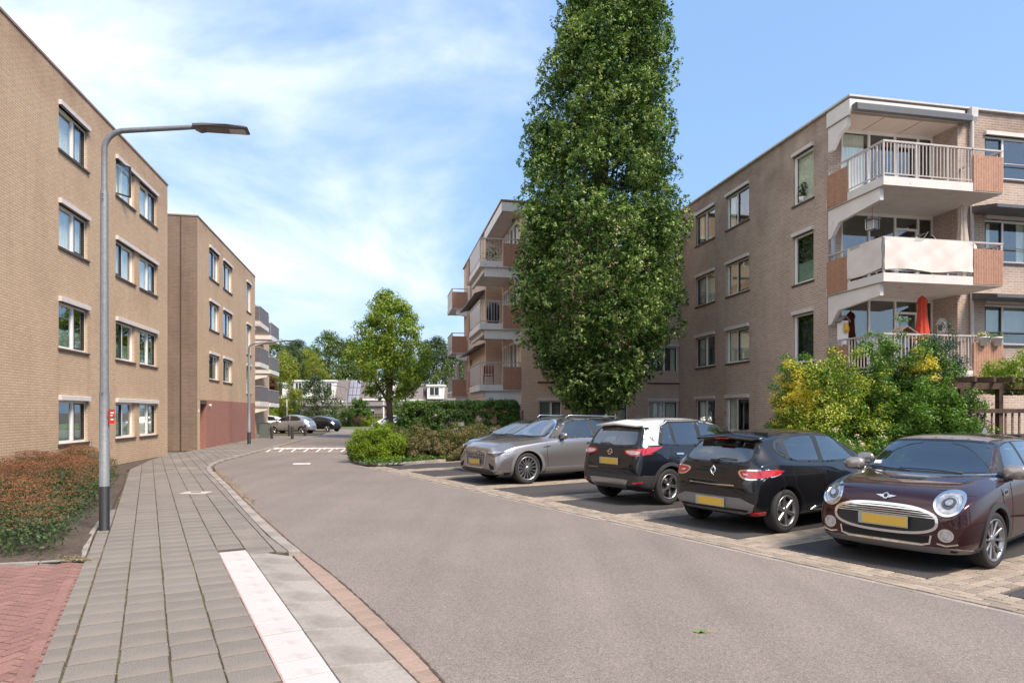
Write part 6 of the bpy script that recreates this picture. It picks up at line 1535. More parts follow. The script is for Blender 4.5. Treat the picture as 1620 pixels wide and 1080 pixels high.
leaf_mat('flower_rust', [(.12, .05, .035), (.24, .085, .05), (.36, .14, .07), (.20, .14, .08)], .2, .9)
leaf_mat('leaf_euonymus', [(.03, .08, .01), (.06, .14, .015), (.12, .20, .02), (.30, .34, .04), (.72, .66, .12)], .3, .35); leaf_mat('leaf_gold', [(.40, .34, .04), (.62, .50, .06), (.75, .62, .12)], .35, .4)
leaf_mat('leaf_bush', [(.045, .10, .014), (.09, .18, .025), (.16, .27, .04)], .3, .35); leaf_mat('leaf_blue', [(.02, .05, .035), (.04, .08, .055), (.06, .11, .07)], .2, .5)
leaf_mat('petal_pink', [(.75, .55, .45), (.80, .72, .60), (.70, .30, .30)], .3); leaf_mat('petal_orange', [(.75, .35, .03), (.8, .45, .05)], .3); leaf_mat('leaf_brown', [(.10, .055, .035), (.16, .09, .05)], .3)

LEAF = {   # outlines in the leaf's own plane, along x, with a fold
 'oval': ([(-1, 0, 0), (-.2, .42, .12), (1, 0, 0), (-.2, -.42, .12)], [(0, 3, 2), (0, 2, 1)]),
 'lobed': ([(-1, 0, 0), (-.35, .30, .08), (.05, .62, .10), (.35, .32, .06), (1, 0, 0), (.35, -.32, .06), (.05, -.62, .10), (-.35, -.30, .08)], [(0, 7, 5, 4, 3, 1), (1, 3, 2), (7, 6, 5)]),
 'star': ([(-1, 0, 0), (-.3, .32, .05), (-.1, .95, -.05), (.3, .32, .05), (1.05, 0, -.1), (.3, -.32, .05), (-.1, -.95, -.05), (-.3, -.32, .05)], [(0, 7, 5, 4, 3, 1), (1, 3, 2), (7, 6, 5)]),
 'blade': ([(-1, -.08, 0), (-1, .08, 0), (1, 0, .1)], [(0, 2, 1)]),
}
def leaves(name, pts, size, m, parent=None, shape='oval', out=None, outw=.5, up=.35, seed=0, jit=.3, loc=None):
    """one mesh of leaves at pts (N,3), each with its own turn; out (N,3) leans them outward"""
    g = np.random.default_rng(seed+len(pts)); N_ = len(pts); tv, tf = LEAF[shape]; tv = np.array(tv, float)
    nrm = g.normal(size=(N_, 3)); nrm /= np.linalg.norm(nrm, axis=1)[:, None]
    if out is not None: nrm = nrm*(1-outw)+out*outw*1.4
    nrm[:, 2] += up; nrm /= np.linalg.norm(nrm, axis=1)[:, None]
    t = g.normal(size=(N_, 3)); t -= (t*nrm).sum(1)[:, None]*nrm; t /= np.linalg.norm(t, axis=1)[:, None]; b = np.cross(nrm, t)
    s = size*(1+jit*g.uniform(-1, 1, N_))/2
    V = pts[:, None, :]+s[:, None, None]*(tv[None, :, 0, None]*t[:, None]+tv[None, :, 1, None]*b[:, None]+tv[None, :, 2, None]*nrm[:, None])
    V = V.reshape(-1, 3); nv = len(tv)
    me = bpy.data.meshes.new(name); me.vertices.add(len(V)); me.vertices.foreach_set('co', V.ravel())
    lt = [len(f) for f in tf]; idx = np.concatenate([np.array(f) for f in tf]); nl = len(idx)
    loops = (np.arange(N_)[:, None]*nv+idx[None]).ravel(); me.loops.add(len(loops)); me.loops.foreach_set('vertex_index', loops)
    st = np.concatenate([[0], np.cumsum(lt)[:-1]]); starts = (np.arange(N_)[:, None]*nl+st[None]).ravel()
    me.polygons.add(len(starts)); me.polygons.foreach_set('loop_start', starts.astype(np.int32)); me.polygons.foreach_set('loop_total', np.tile(lt, N_).astype(np.int32))
    me.update(calc_edges=True); me.materials.append(M[m] if isinstance(m, str) else m)
    o = bpy.data.objects.new(name, me); C.objects.link(o)
    if parent: o.parent = parent
    return o
def fib(n, g):
    v = g.normal(size=(n, 3)); return v/np.linalg.norm(v, axis=1)[:, None]
def clump_points(ctrs, rads, per, g, shell=.5):
    """leaves gathered round clump centres, denser on their outside"""
    P_, O_ = [], []
    for c, r in zip(ctrs, rads):
        n = max(4, int(per*(r/np.mean(rads))**2)); d = fib(n, g); rr_ = r*(shell+(1-shell)*g.random(n))**.8
        P_.append(c+d*rr_[:, None]*np.array([1, 1, .8])); O_.append(d)
    return np.concatenate(P_), np.concatenate(O_)
def tree(name, label, cat, loc, crown_fn, h0, h1, nclump, crad, per, lsize, lm, shape='lobed', trunk_r=.2, group=None, seed=1, limbs=8, holes=0, interior=.25, bark='bark', lean=None, tuft=0, gaps=None, trunk_top=None):
    """crown_fn(z, azimuth) -> radius of the crown at that height"""
    g = np.random.default_rng(seed); t = empty(name, loc, 0, label, cat, group)
    ctrs, rads = [], []
    hs = [g.normal(size=3) for _ in range(holes)]
    while len(ctrs) < nclump:
        z = h0+(h1-h0)*g.random(); az = g.uniform(0, 2*math.pi); Rz = crown_fn(z, az)
        if Rz <= 0 or g.random() > (Rz/max(.1, crown_fn((h0+h1)/2, az)))**.8+.12: continue
        f = g.random()**.5 if g.random() < interior else g.uniform(.74, 1.07)
        r = max(Rz*f-crad*.45, 0); c = np.array([r*math.cos(az)+(lean(z) if callable(lean) else 0), r*math.sin(az), z]); ctrs.append(c); rads.append(crad*g.uniform(.55, 1.25)*min(1, .5+Rz/2.0))
    if gaps:
        k = [i for i, c in enumerate(ctrs) if not any(((c[0]-a)/ra)**2+((c[2]-z)/rz_)**2 < 1 and c[1] < .8 for a, z, ra, rz_ in gaps)]
        ctrs = [ctrs[i] for i in k]; rads = [rads[i] for i in k]
    if tuft:
        T_, TO = clump_points(ctrs, rads, per/tuft, g, .72); d = fib(len(T_)*tuft, g); TO2 = np.repeat(TO, tuft, 0); d = d+TO2*.7; d /= np.linalg.norm(d, axis=1)[:, None]
        P_ = np.repeat(T_, tuft, 0)+d*(lsize*.75*g.uniform(.5, 1.2, len(d)))[:, None]; O_ = d
    else: P_, O_ = clump_points(ctrs, rads, per, g)
    crown = leaves('crown', P_, lsize, lm, t, shape, O_, .55, .4, seed)
    tr = MB(); top = trunk_top or h0+(h1-h0)*.8; path = [(g.normal()*.02*k+(lean(top*k/7) if callable(lean) and k else 0), g.normal()*.02*k, top*k/7) for k in range(8)]
    tr.tube([(0, 0, -.15)]+path[1:], [trunk_r*1.35]+[trunk_r*(1-.12*k) for k in range(1, 8)], 12)
    tk = tr.build('trunk', M[bark], t, fix=False)
    lb = MB()
    for k in range(limbs):
        z0 = h0*.8+(top-h0*.8)*(k/limbs)*.85; i = min(6, int(z0/top*7)); a = np.array(path[i]); a = np.array([path[i][0], path[i][1], z0]); e = ctrs[g.integers(len(ctrs))]
        for _ in range(20):
            e = ctrs[g.integers(len(ctrs))]
            if e[2] > z0+.3 and math.hypot(e[0], e[1]) < (e[2]-z0)*1.6: break
        mid = (a+e)/2+np.array([0, 0, -.1*(e[2]-z0)]); r0 = trunk_r*(.42 if trunk_r < .3 else .2)*(1-.5*k/limbs)
        lb.tube([tuple(a), tuple((a+mid)/2+g.normal(size=3)*.05), tuple(mid), tuple((mid+e)/2+g.normal(size=3)*.08), tuple(e)], [r0, r0*.8, r0*.6, r0*.4, r0*.15], 6)
    o = lb.build('limbs', M[bark], t, fix=False); o['kind'] = 'stuff'
    return t

# the tall columnar oak in front of the middle block: half-widths read off its outline
OAK = G(938, 719.5); OAK = Vector((3.22, 25.9, 0)); S_ = OAK.y/FL; _ = 0
zz = [(645, 30), (630, 55), (600, 76), (570, 95), (540, 112), (500, 127), (450, 137), (400, 136), (340, 130), (280, 121), (250, 112), (170, 111), (120, 104), (60, 90), (0, 76), (-80, 60), (-180, 50), (-260, 34), (-330, 8)]
oz = [EYE+(652-y)*S_ for y, _ in zz]; orr = [w*S_ for _, w in zz]
def oak_r(z, az): return .95*float(np.interp(z, oz, orr))*(1+.05*math.sin(3*az+z*.9)+.04*math.sin(5*az-z*1.7))
oak = tree('oak_tree', 'tall columnar oak in front of the middle apartment block, dense dark green crown', 'tree', tuple(OAK), oak_r, 1.95, 26.2, 2300, .58, 175, .122, 'leaf_oak', 'oval', .36, seed=5, limbs=34, interior=.26, tuft=8, gaps=[(.75, 10.4, .45, .9), (-1.3, 13.7, .5, .7), (1.3, 15.0, .35, .6), (.2, 17.2, .35, .4), (1.7, 12.9, .3, .35)], lean=lambda z: float(np.interp(z, [2, 8, 14, 16.5, 18.5, 26], [.15, .2, .3, .75, 1.0, 1.0])))
# street tree at the bend
TM = Vector(((617-810)/FL*44, 44, 0)); S_ = 44/FL
mz = [(643, 10), (630, 30), (610, 52), (580, 61), (550, 60), (520, 50), (500, 43), (480, 30), (465, 16), (455, 4)]
moz = [EYE+(652-y)*S_ for y, _ in mz]; mor = [w*S_*1.04 for _, w in mz]
def mr_(z, az): return float(np.interp(z, moz, mor))*(1+.16*math.sin(2*az+z*1.3)+.1*math.sin(5*az-z*2))
tree('street_tree', 'green street tree standing at the bend in the shrub island', 'tree', tuple(TM), mr_, 2.75, 10.2, 240, .58, 90, .17, 'leaf_maple', 'star', .27, seed=8, limbs=14, interior=.3)
# trees behind the houses
def round_r(h0, h1, R_, k=1.0, ph=0): return lambda z, az: R_*math.sin(math.pi*min(max((z-h0)/(h1-h0), .0), 1)**k)**.55*(1+.22*math.sin(2*az+z*.8+ph)+.12*math.sin(5*az-z+ph)) if h0 < z < h1 else 0
kinds = {'g': ('leaf_far', 'mid green'), 'd': ('leaf_far_dark', 'dark green'), 'y': ('leaf_far_yellow', 'yellow-green')}
spec_t = [(424, 92, 527, 24, 'g', 'mid green leafy tree behind the balconies at the far left'), (458, 100, 543, 26, 'd', 'dark green tree rising left of the wide dormer'), (487, 112, 552, 24, 'y', 'yellow-tinted round tree over the left end of the house row'),
          (520, 118, 528, 34, 'g', 'broad airy green tree, tallest over the far houses'), (497, 97, 560, 15, 'y', 'small yellow-green pointed tree above the dormer roof'), (556, 122, 540, 24, 'd', 'dark green tree left of the street tree crown'),
          (588, 116, 530, 26, 'g', 'green tree directly behind the street tree'), (640, 118, 545, 22, 'd', 'dark tree peeping out right of the street tree'), (690, 104, 533, 30, 'd', 'dark olive tree beside the far balconies of the middle block'),
          (722, 100, 548, 24, 'g', 'green tree behind the furthest balcony stack'), (470, 125, 537, 22, 'd', 'dark treetop between the far left trees')]
for i, (px, Y, ytop, wpx, kd, lab) in enumerate(spec_t):
    s = Y/FL; X = (px-810)*s; zt = EYE+(652-ytop)*s; R_ = wpx*s*1.55
    tree('broadleaf_tree', lab, 'tree', (X, Y, 0), round_r(1.5, zt, R_, .8, i), 1.6, zt*.99, 190, R_*.21, 60, R_*.085, kinds[kd][0], 'oval', .3, 'trees behind the far houses', 20+i, 8, interior=.35)
# smaller trees and shrubs in front of the houses
def at(px, Y): return (px-810)/FL*Y
tree('copper_tree', 'thin reddish-leaved young tree at the corner of the far balconies', 'tree', (at(424, 62), 62, 0), round_r(1.6, 5.6, 1.2, .9), 1.6, 5.5, 46, .42, 40, .26, 'leaf_copper', 'oval', .07, seed=41, limbs=5)
tree('garden_tree', 'yellow-green spreading tree behind the silver hatchback', 'tree', (at(443, 68), 68, 0), round_r(1.2, 8.2, 2.3, .9), 1.4, 8.0, 100, .6, 48, .28, 'leaf_far_yellow', 'oval', .12, seed=42, limbs=6)
tree('garden_tree', 'dark bushy tree in front of the wide dormer house', 'tree', (at(497, 74), 74, 0), round_r(.3, 5.9, 2.6, .8), .4, 5.8, 110, .6, 55, .26, 'leaf_far_dark', 'oval', .12, seed=43, limbs=6)
def shrub(name, label, loc, dims, n, per, lsize, lm, seed, shape='oval', group=None, cr=.16, box=False, cat='shrub', rz=0, flowers=None, top_only=False, noise=.14):
    """dims = half sizes (x, y) and height; clumps over an uneven mound (or a clipped box)"""
    g = np.random.default_rng(seed); t = empty(name, loc, rz, label, cat, group); a, b, h = dims; cs = []
    while len(cs) < n:
        if box:
            f = g.integers(0, 5); p = g.uniform(-1, 1, 3); p[2] = abs(p[2])
            if f == 0: p[2] = 1
            elif f in (1, 2): p[1] = -1 if g.random() < .75 else 1
            else: p[0] = g.choice([-1, 1])
            c = np.array([p[0]*a, p[1]*b, .05+p[2]*(h-.1)])+g.normal(size=3)*cr*.25
        else:
            d = fib(1, g)[0]; d[2] = abs(d[2]); e = 1/(abs(d[0])**2.6+abs(d[1])**2.6+abs(d[2])**2.6)**(1/2.6); k = g.uniform(.72, 1) if g.random() < .75 else g.uniform(.2, .7)
            k *= 1+noise*math.sin(4*d[0]*3+seed)+noise*.7*math.sin(d[1]*9+2*seed+d[2]*4); c = np.array([d[0]*a*e*k, d[1]*b*e*k, d[2]*h*e*k])
        cs.append(c)
    cs = np.array(cs); rads = cr*g.uniform(.6, 1.4, n); P_, O_ = clump_points(cs, rads, per, g, .3); k = P_[:, 2] > .02; P_, O_ = P_[k], O_[k]
    leaves('foliage', P_, lsize, lm, t, shape, O_, .45, .35, seed)
    st = MB()
    for _ in range(14):
        e = cs[g.integers(n)]*.8; st.tube([(e[0]*.15, e[1]*.15, 0), (e[0]*.55, e[1]*.55, e[2]*.5), tuple(e)], [.02, .014, .006], 5)
    o = st.build('stems', M['bark'], t, fix=False); o['kind'] = 'stuff'
    # shaded core so that the far side does not show through
    if flowers:
        fm, fn, fs, fr = flowers; q = []
        for _ in range(fn):
            c = cs[g.integers(n)]
            if c[2] < h*.35: continue
            m_ = 8; d = g.normal(size=(m_, 3))*fr; q.append(c*1.03+np.array([0, 0, cr*.8])+d)
        q = np.concatenate(q); leaves('flowers', q, fs, fm, t, 'oval', None, 0, .8, seed+3)
    return t
shrub('clipped_shrub', 'round clipped dark green shrub in front of the solar panel house', (at(569, 76), 76, 1.3), (1.35, 1.3, 2.0), 130, 60, .17, 'leaf_hedge', 51, cr=.25, noise=.03)
MB().tube([(0, 0, -1.3), (0, 0, .4)], .12, 8).build('stem', M['bark'], bpy.data.objects[[o.name for o in C.objects if o.name.startswith('clipped_shrub')][-1]])
shrub('garden_shrub', 'loose grey-green shrub right of the dark bushy tree', (at(533, 78), 78, 0), (2.6, 1.2, 2.3), 80, 50, .2, 'leaf_far', 52, cr=.4)
shrub('garden_shrub', 'low reddish shrub under the round clipped shrub', (at(565, 80), 80, 0), (2.8, 1.0, 1.7), 70, 50, .2, 'leaf_copper', 53, cr=.35)
shrub('garden_shrub', 'small yellowish shrub left of the street tree trunk', (at(590, 79), 79, 0), (1.8, .9, 1.3), 50, 50, .18, 'leaf_lime', 54, cr=.3)
shrub('garden_shrub', 'yellow-green shrub behind the bollards by the red wall', (at(428, 60), 60, 0), (1.0, .8, 2.0), 50, 40, .16, 'leaf_lime', 55, cr=.3)
shrub('garden_shrub', 'light green shrubs behind the hedge end', (at(640, 60), 60, 0), (2.2, .8, 2.6), 60, 50, .18, 'leaf_far', 56, cr=.4)
shrub('garden_shrub', 'dark shrubs under the trees at the far left', (at(455, 72), 72, 0), (4.5, 1, 2.6), 120, 50, .22, 'leaf_far_dark', 57, cr=.45)
fence_ = empty('garden_fence', (at(536, 82), 82, 0), 0, 'brown board fence along the far gardens', 'fence')
FM = MB().box(-.09, .09, -.012, .012, .05, 1.55).mesh('board', M['dark_wood'])
for k in range(60): inst('board', FM, fence_, (.2*k, 0, 0))

# shrub island
pI = lambda px, Y: (at(px, Y), Y, .05)
shrub('island_shrub', 'bright yellow-green feathery shrub at the tip of the island kerb', pI(600, 22.6), (.95, 1.2, 1.15), 260, 90, .075, 'leaf_lime', 61, 'oval', 'shrubs in the kerbed island', .16)
shrub('island_shrub', 'second yellow-green shrub, behind the first towards the street tree', pI(604, 27.5), (1.1, 1.8, 1.2), 240, 80, .08, 'leaf_lime', 62, 'oval', 'shrubs in the kerbed island', .18)
shrub('island_shrub', 'olive shrub with brown seed heads in the middle of the island', pI(655, 23.4), (1.15, 1.0, 1.1), 220, 80, .07, 'leaf_olive', 63, 'oval', 'shrubs in the kerbed island', .15)
shrub('island_shrub', 'brownish grassy shrub beside the small dark car', pI(706, 23.6), (1.2, .9, 1.0), 220, 80, .07, 'leaf_olive', 64, 'oval', 'shrubs in the kerbed island', .15)
shrub('island_shrub', 'low olive shrub in front of the hedge, above the grey crossover', pI(760, 24.8), (1.3, .8, 1.15), 200, 80, .07, 'leaf_olive', 65, 'oval', 'shrubs in the kerbed island', .15)
ivy_pts = []
ipoly = [Vector(p) for p in isl_poly[:10]]
for _ in range(9000):
    a = G(random.uniform(553, 730), random.uniform(716, 736), .1)
    if inside(a, isl_poly): ivy_pts.append((a.x, a.y, .08+random.random()*.13))
o = leaves('ivy_cover', np.array(ivy_pts), .085, 'leaf_ivy', None, 'star', None, 0, 1.2, 5); o['kind'] = 'stuff'; tag(o, 'low ivy ground cover along the island kerb', 'ground cover')
# beech hedge and its neighbour panel
hd = shrub('hedge', 'clipped dark green hedge in front of the far balconies', (at(729, 27.3), 27.3, 0), (2.25, .5, 2.1), 900, 100, .085, 'leaf_hedge', 71, box=True, cr=.17, cat='hedge', rz=.0)
shrub('hedge', 'lighter rounded end of the hedge by the street tree', (at(652, 28.6), 28.6, 0), (.9, .9, 2.15), 200, 90, .095, 'leaf_ivy', 72, cr=.18, cat='hedge')
pf = empty('wooden_screen', (at(806, 27.6), 27.6, 0), 0, 'small grey-brown wooden screen at the right end of the hedge', 'fence')
mat('weathered_wood', (.17, .13, .105), .8, var=.3, scale=20)
for k in range(6): q = inst('board', MB().box(-.075, .075, -.012, .012, .05, 1.72).mesh('board', M['weathered_wood']) if k == 0 else q.data, pf, (-.4+.16*k, 0, 0))
for x in (-.5, .55): MB().box(x-.045, x+.045, -.05, .05, 0, 1.8).build('post', M['weathered_wood'], pf)

# rust-flowered shrubs in the bed on the left
g = np.random.default_rng(9); cs = []
bpoly = bed_poly
tries = 0
while len(cs) < 560 and tries < 60000:
    tries += 1
    c = Vector((g.uniform(-12.5, -4.8), g.uniform(6.3, 17.5)))
    if not inside(c, bpoly): continue
    d = min((c-p).length for p in resample([G(x, y, ZP).to_2d() for x, y in [(-300, 905), (0, 893), (133, 887), (150, 842), (194, 772), (200, 742)]], .4, 0))
    if d < .33: continue
    if c.x < -c.y*.84: continue
    edge_h = min(1, (d-.25)/.5); cs.append((c.x, c.y, edge_h))
SPG = 'rust-flowered shrubs in the bed under the left facade'
def spirea(label, sel, seed):
    g = np.random.default_rng(seed); arr = np.array(sel); cx, cy = arr[:, 0].mean(), arr[:, 1].mean()
    t = empty('flowering_shrub', (cx, cy, ZP), 0, label, 'shrub', SPG); P_, O_, F_ = [], [], []
    for x, y, e in sel:
        h = (.34+.30*e+.06*math.sin(x*2.1)+.05*math.sin(y*3+x))*1.0; c = np.array([x-cx, y-cy, h*.55]); n = 75; d = fib(n, g)
        p = c+d*np.array([.26, .26, h*.52])*(.5+.5*g.random(n))[:, None]; p[:, 2] = np.maximum(p[:, 2], .015); P_.append(p); O_.append(d)
        for _ in range(int(6+3*e)):
            a, r = g.uniform(0, 6.3), g.uniform(0, .25); top = np.array([c[0]+r*math.cos(a), c[1]+r*math.sin(a), h*1.03-(r/.28)**2*h*.30+g.uniform(-.02, .05)])
            m_ = 17; q = g.normal(size=(m_, 3))*np.array([.032, .032, .007]); F_.append(top+q)
    leaves('foliage', np.concatenate(P_), .055, 'leaf_shrub', t, 'oval', np.concatenate(O_), .4, .5, seed)
    F_ = np.concatenate(F_); leaves('flower_heads', F_, .020, 'flower_rust', t, 'oval', None, 0, 1.3, seed)
near = [c for c in cs if c[1] < 9.2]; mid_ = [c for c in cs if 9.2 <= c[1] < 12]; far_ = [c for c in cs if c[1] >= 12]
near.sort(key=lambda c: c[0]); h_ = len(near)//2
spirea('rust-flowered shrub nearest the brick drive, at the left picture edge', near[:h_], 1); spirea('rust-flowered shrub nearest the foot of the street lamp', near[h_:], 2)
spirea('rust-flowered shrub in the middle of the bed, below the leftmost windows', mid_, 3); spirea('rust-flowered shrub furthest back, reaching past the lamp post to the pavement', far_, 4)
# tall brown seed heads near the wall
sh = empty('seedhead_plant', (G(120, 745).x, G(120, 745).y, ZP), 0, 'tall brown dried seed heads standing above the left shrubs', 'plant')
mb = MB(); q = []
for k in range(26):
    x, y, h = random.uniform(-2.4, .7), random.uniform(-1.1, .6), random.uniform(.6, .98); mb.tube([(x, y, 0), (x+random.uniform(-.08, .08), y, h)], .005, 4)
    q += [(x+random.gauss(0, .035), y+random.gauss(0, .035), h-random.random()*.25) for _ in range(34)]
o = mb.build('stems', M['leaf_brown'], sh, fix=False); o['kind'] = 'stuff'; leaves('seed_heads', np.array(q), .03, 'leaf_brown', sh, 'oval', None, 0, .2, 3)

# big mixed shrubs in front of the right block
BG = 'tall shrubs in front of the right block'
def bx_(px, Y, z=.05): return (at(px, Y), Y, z)
shrub('variegated_shrub', 'yellow-leaved variegated shrub at the left end of the tall hedge mass', bx_(1262, 14.6), (.45, .7, 2.6), 130, 95, .07, 'leaf_gold', 81, group=BG, cr=.17)
shrub('variegated_shrub', 'green and yellow speckled shrub in the centre of the tall mass', bx_(1325, 14.0), (1.1, 1.0, 2.7), 560, 110, .06, 'leaf_euonymus', 82, group=BG, cr=.18)
shrub('evergreen_shrub', 'dark green glossy shrub left of the variegated one, against the brick wall', bx_(1283, 15.0), (1.05, .8, 2.9), 460, 110, .065, 'leaf_bush', 83, group=BG, cr=.18)
shrub('evergreen_shrub', 'dark green shrub reaching up to the lowest balcony railing', bx_(1425, 14.2), (1.1, .9, 3.1), 620, 110, .065, 'leaf_hedge', 84, group=BG, cr=.19)
shrub('evergreen_shrub', 'green shrub with upright shoots before the balcony rail', bx_(1390, 15.0), (.55, .5, 3.25), 170, 90, .075, 'leaf_bush', 85, group=BG, cr=.17)
shrub('conifer_shrub', 'blue-green conifer at the right of the tall shrubs', bx_(1490, 14.3), (.68, .6, 3.15), 380, 120, .05, 'leaf_blue', 86, group=BG, cr=.16)
shrub('golden_shrub', 'golden yellow shoots in front of the lowest balcony', bx_(1456, 13.9, 2.35), (.35, .3, .66), 40, 60, .055, 'leaf_gold', 87, group=BG, cr=.12)
shrub('evergreen_shrub', 'dark glossy shrub low at the right, by the wooden pergola', bx_(1475, 13.2), (.95, .6, 2.1), 400, 100, .065, 'leaf_bush', 88, group=BG, cr=.17)
shrub('rose_bush', 'rose bush with pale pink blooms behind the black hatchback and maroon car', bx_(1368, 11.6), (.85, .6, 1.15), 150, 80, .055, 'leaf_bush', 89, cat='rose bush', cr=.15, flowers=('petal_pink', 150, .045, .03))
shrub('window_plant', 'spiky green plant below the windows behind the white-roofed car', bx_(1138, 25.2), (.5, .4, 1.5), 40, 40, .16, 'leaf_far_dark', 90, 'blade', cat='plant', cr=.3)
shrub('low_shrub', 'low green shrub at the foot of the right block wall', bx_(1200, 20.5), (1.2, .6, .7), 80, 60, .09, 'leaf_bush', 91, cr=.15)
# wooden pergola with climber
pg = empty('pergola', bx_(1516, 13.3, 0), R(11), 'dark brown wooden pergola with slatted rails right of the tall shrubs', 'pergola')
for x in (.05, 1.0, 2.2, 3.4): MB().box(x-.05, x+.05, -.05, .05, 0, 2.2).build('post', M['dark_wood'], pg)
MB().box(-.3, 3.7, -.045, .045, 2.2, 2.33).build('beam', M['dark_wood'], pg)
sm_ = MB().box(-.2, 3.6, -.02, .02, -.045, .045).mesh('slat', M['dark_wood'])
for z in (.55, .72, .89, 1.06, 1.23, 1.75): inst('slat', sm_, pg, (0, -.07, z))
rm = MB().box(-.03, .03, -.5, .9, -.05, .05).mesh('rafter', M['dark_wood'])
for k in range(9): inst('rafter', rm, pg, (-.1+.45*k, 0, 2.38))
for k in range(20): inst('lattice_bar', MB().box(-.018, .018, -.012, .012, 1.25, 1.74).mesh('lattice_bar', M['weathered_wood']) if k == 0 else bpy.data.objects['lattice_bar'].data, pg, (.12+.17*k, -.02, 0)) if k else inst('lattice_bar', MB().box(-.018, .018, -.012, .012, 1.25, 1.74).mesh('lattice_bar', M['weathered_wood']), pg, (.12, -.02, 0))
shrub('climbing_plant', 'light green climber heaped on the pergola at the right edge', bx_(1605, 13.9, 2.1), (1.0, .7, .75), 130, 80, .06, 'leaf_lime', 92, cat='climber', cr=.15)
shrub('climbing_plant', 'thin green climber on the pergola slats', bx_(1530, 13.1, .2), (.5, .25, 1.7), 50, 50, .06, 'leaf_bush', 93, cat='climber', cr=.14)

# trees across the street behind the viewpoint: seen only in windows and paintwork
gb_ = np.random.default_rng(77); cc = []; rr2 = []
for k in range(16):
    cx, cy, hh = -48+7*k+gb_.normal()*1.5, -30+gb_.normal()*4, gb_.uniform(9, 14)
    for _ in range(46): d = fib(1, gb_)[0]; cc.append((cx+d[0]*3.6, cy+d[1]*3, hh*.55+d[2]*hh*.42)); rr2.append(1.5)
P_, O_ = clump_points(np.array(cc), np.array(rr2), 26, gb_); o = leaves('tree_row', P_, .75, 'leaf_far_dark', None, 'oval', O_); o['kind'] = 'stuff'; tag(o, 'row of trees mirrored in the windows, across the street behind the viewpoint', 'trees')
# ================================================================== street furniture and small things
def lamp_post(label, base, zt, ang, reach, rad=.085, rise=.16, black=.62, group=None, head=True, r2=.045):
    t = empty('street_lamp', base, 0, label, 'street lamp', group)
    d = Vector((math.cos(ang), math.sin(ang), 0))
    m = MB(); m.tube([(0, 0, 0), (0, 0, black)], [rad*1.06, rad*1.03], 20); m.build('base_sleeve', M['lamp_dark'], t, fix=False)
    pts = [Vector((0, 0, black)), Vector((0, 0, zt*.34)), Vector((0, 0, zt*.345)), Vector((0, 0, zt*.84)), Vector((0, 0, zt*.845))]; rr = [rad, rad*.97, rad*.86, rad*.78, rad*.60]
    c = zt-.02; bend = .30
    for k in range(9):
        a = math.pi/2*k/8*.955; pts.append(Vector((0, 0, c-bend))+Vector((0, 0, bend*math.sin(a)))+d*bend*(1-math.cos(a))); rr.append(rad*.58)
    for k in range(1, 6): pts.append(pts[13]+(d*reach+Vector((0, 0, rise)))*(k/5)); rr.append(rad*.58-(rad*.58-r2*.72)*k/5)
    m = MB(); m.tube(pts, rr, 18); m.build('pole', M['galvanised'], t, fix=False)
    e = pts[-1]; m = MB(); pf_ = [(-.10, -.04), (-.02, -.075), (.05, -.04), (.34, -.034), (.62, -.022), (.64, 0), (.60, .020), (.34, .032), (.02, .036), (-.12, .015)]
    vs = []; n = len(pf_)
    for w, s in ((-.13, .55), (-.10, 1), (.10, 1), (.13, .55)): vs += [(x if 0 < x < .6 else x, w*(1 if x > .02 else .6), z*s) for x, z in pf_]
    fs = [tuple(range(n))[::-1], tuple(range(3*n, 4*n))]
    for k in range(3):
        for i in range(n): fs.append((k*n+i, k*n+(i+1) % n, (k+1)*n+(i+1) % n, (k+1)*n+i))
    m.raw(vs, fs); h = m.build('lamp_head', M['lamp_head'], t); h.location = e; h.rotation_euler = (0, -math.atan2(rise, reach)*.0, ang)
    m = MB(); m.box(.38, .60, -.085, .085, -.035, -.026); m.build('lens', M['lens'], h)
    return t
B0 = G(165, 838, ZP)
lamp = lamp_post('grey galvanised street lamp with black base sleeve at the left pavement edge', B0, 5.68, TH+.02, 1.00, .064, .15)
m = MB(); m.box(.0, .012, -.01, .075, -.10, .10); o = m.build('notice_plate', M['sign_red'], None); o.location = (B0.x+.082, B0.y-.02, 1.66); o.rotation_euler.z = -.30
tag(o, 'small red notice plate with white marks fixed to the street lamp pole', 'sign')
for z, w in ((.055, .05), (.02, .03), (-.04, .045)): m = MB(); m.box(.0125, .014, .01, .01+w, z-.010, z+.010); m.build('white_mark', M['white'], o)
MB().lathe([(.081, -.006), (.081, .006)], 20).build('clamp_band', M['galvanised'], o).location = (-.06, .05, 0)
for z in (1.93, 4.65, 4.72): m = MB(); m.lathe([(0, .009), (.009, .009), (.011, 0)], 8, 'y'); q = m.build('bolt', M['disc'], lamp); q.location = (.02, -.073 if z < 2 else -.062, z); q.rotation_euler.z = math.pi
lamp_post('grey street lamp against the painted red brick wall', G(394, 702, ZP), 5.3, TH+.25, 1.5, .085, .22)
lamp_post('pale street lamp beside the round clipped shrub in the far gardens', (at(548, 80), 80, 0), 4.9, R(186), 1.6, .12, .18)
mb = MB().tube([(0, 0, 0), (0, 0, 2.3)], .06, 8); o = mb.build('marker_post', M['white'], None, fix=False); o.location = (at(607, 72), 72, 0); tag(o, 'thin white post left of the street tree trunk', 'post')
mb = MB().tube([(0, 0, 0), (0, 0, 2.9)], .05, 8); o = mb.build('sign_post', M['galvanised'], None, fix=False); o.location = (at(454, 60), 60, 0); tag(o, 'thin grey sign post behind the silver hatchback', 'post')
MB().box(-.03, .03, -.12, .12, 2.2, 2.9).build('sign_plate', M['pipe_grey'], o)
BP = MB().lathe([(0, .78), (.07, .78), (.085, .74), (.085, 0)], 14).mesh('bollard', M['bollard'])
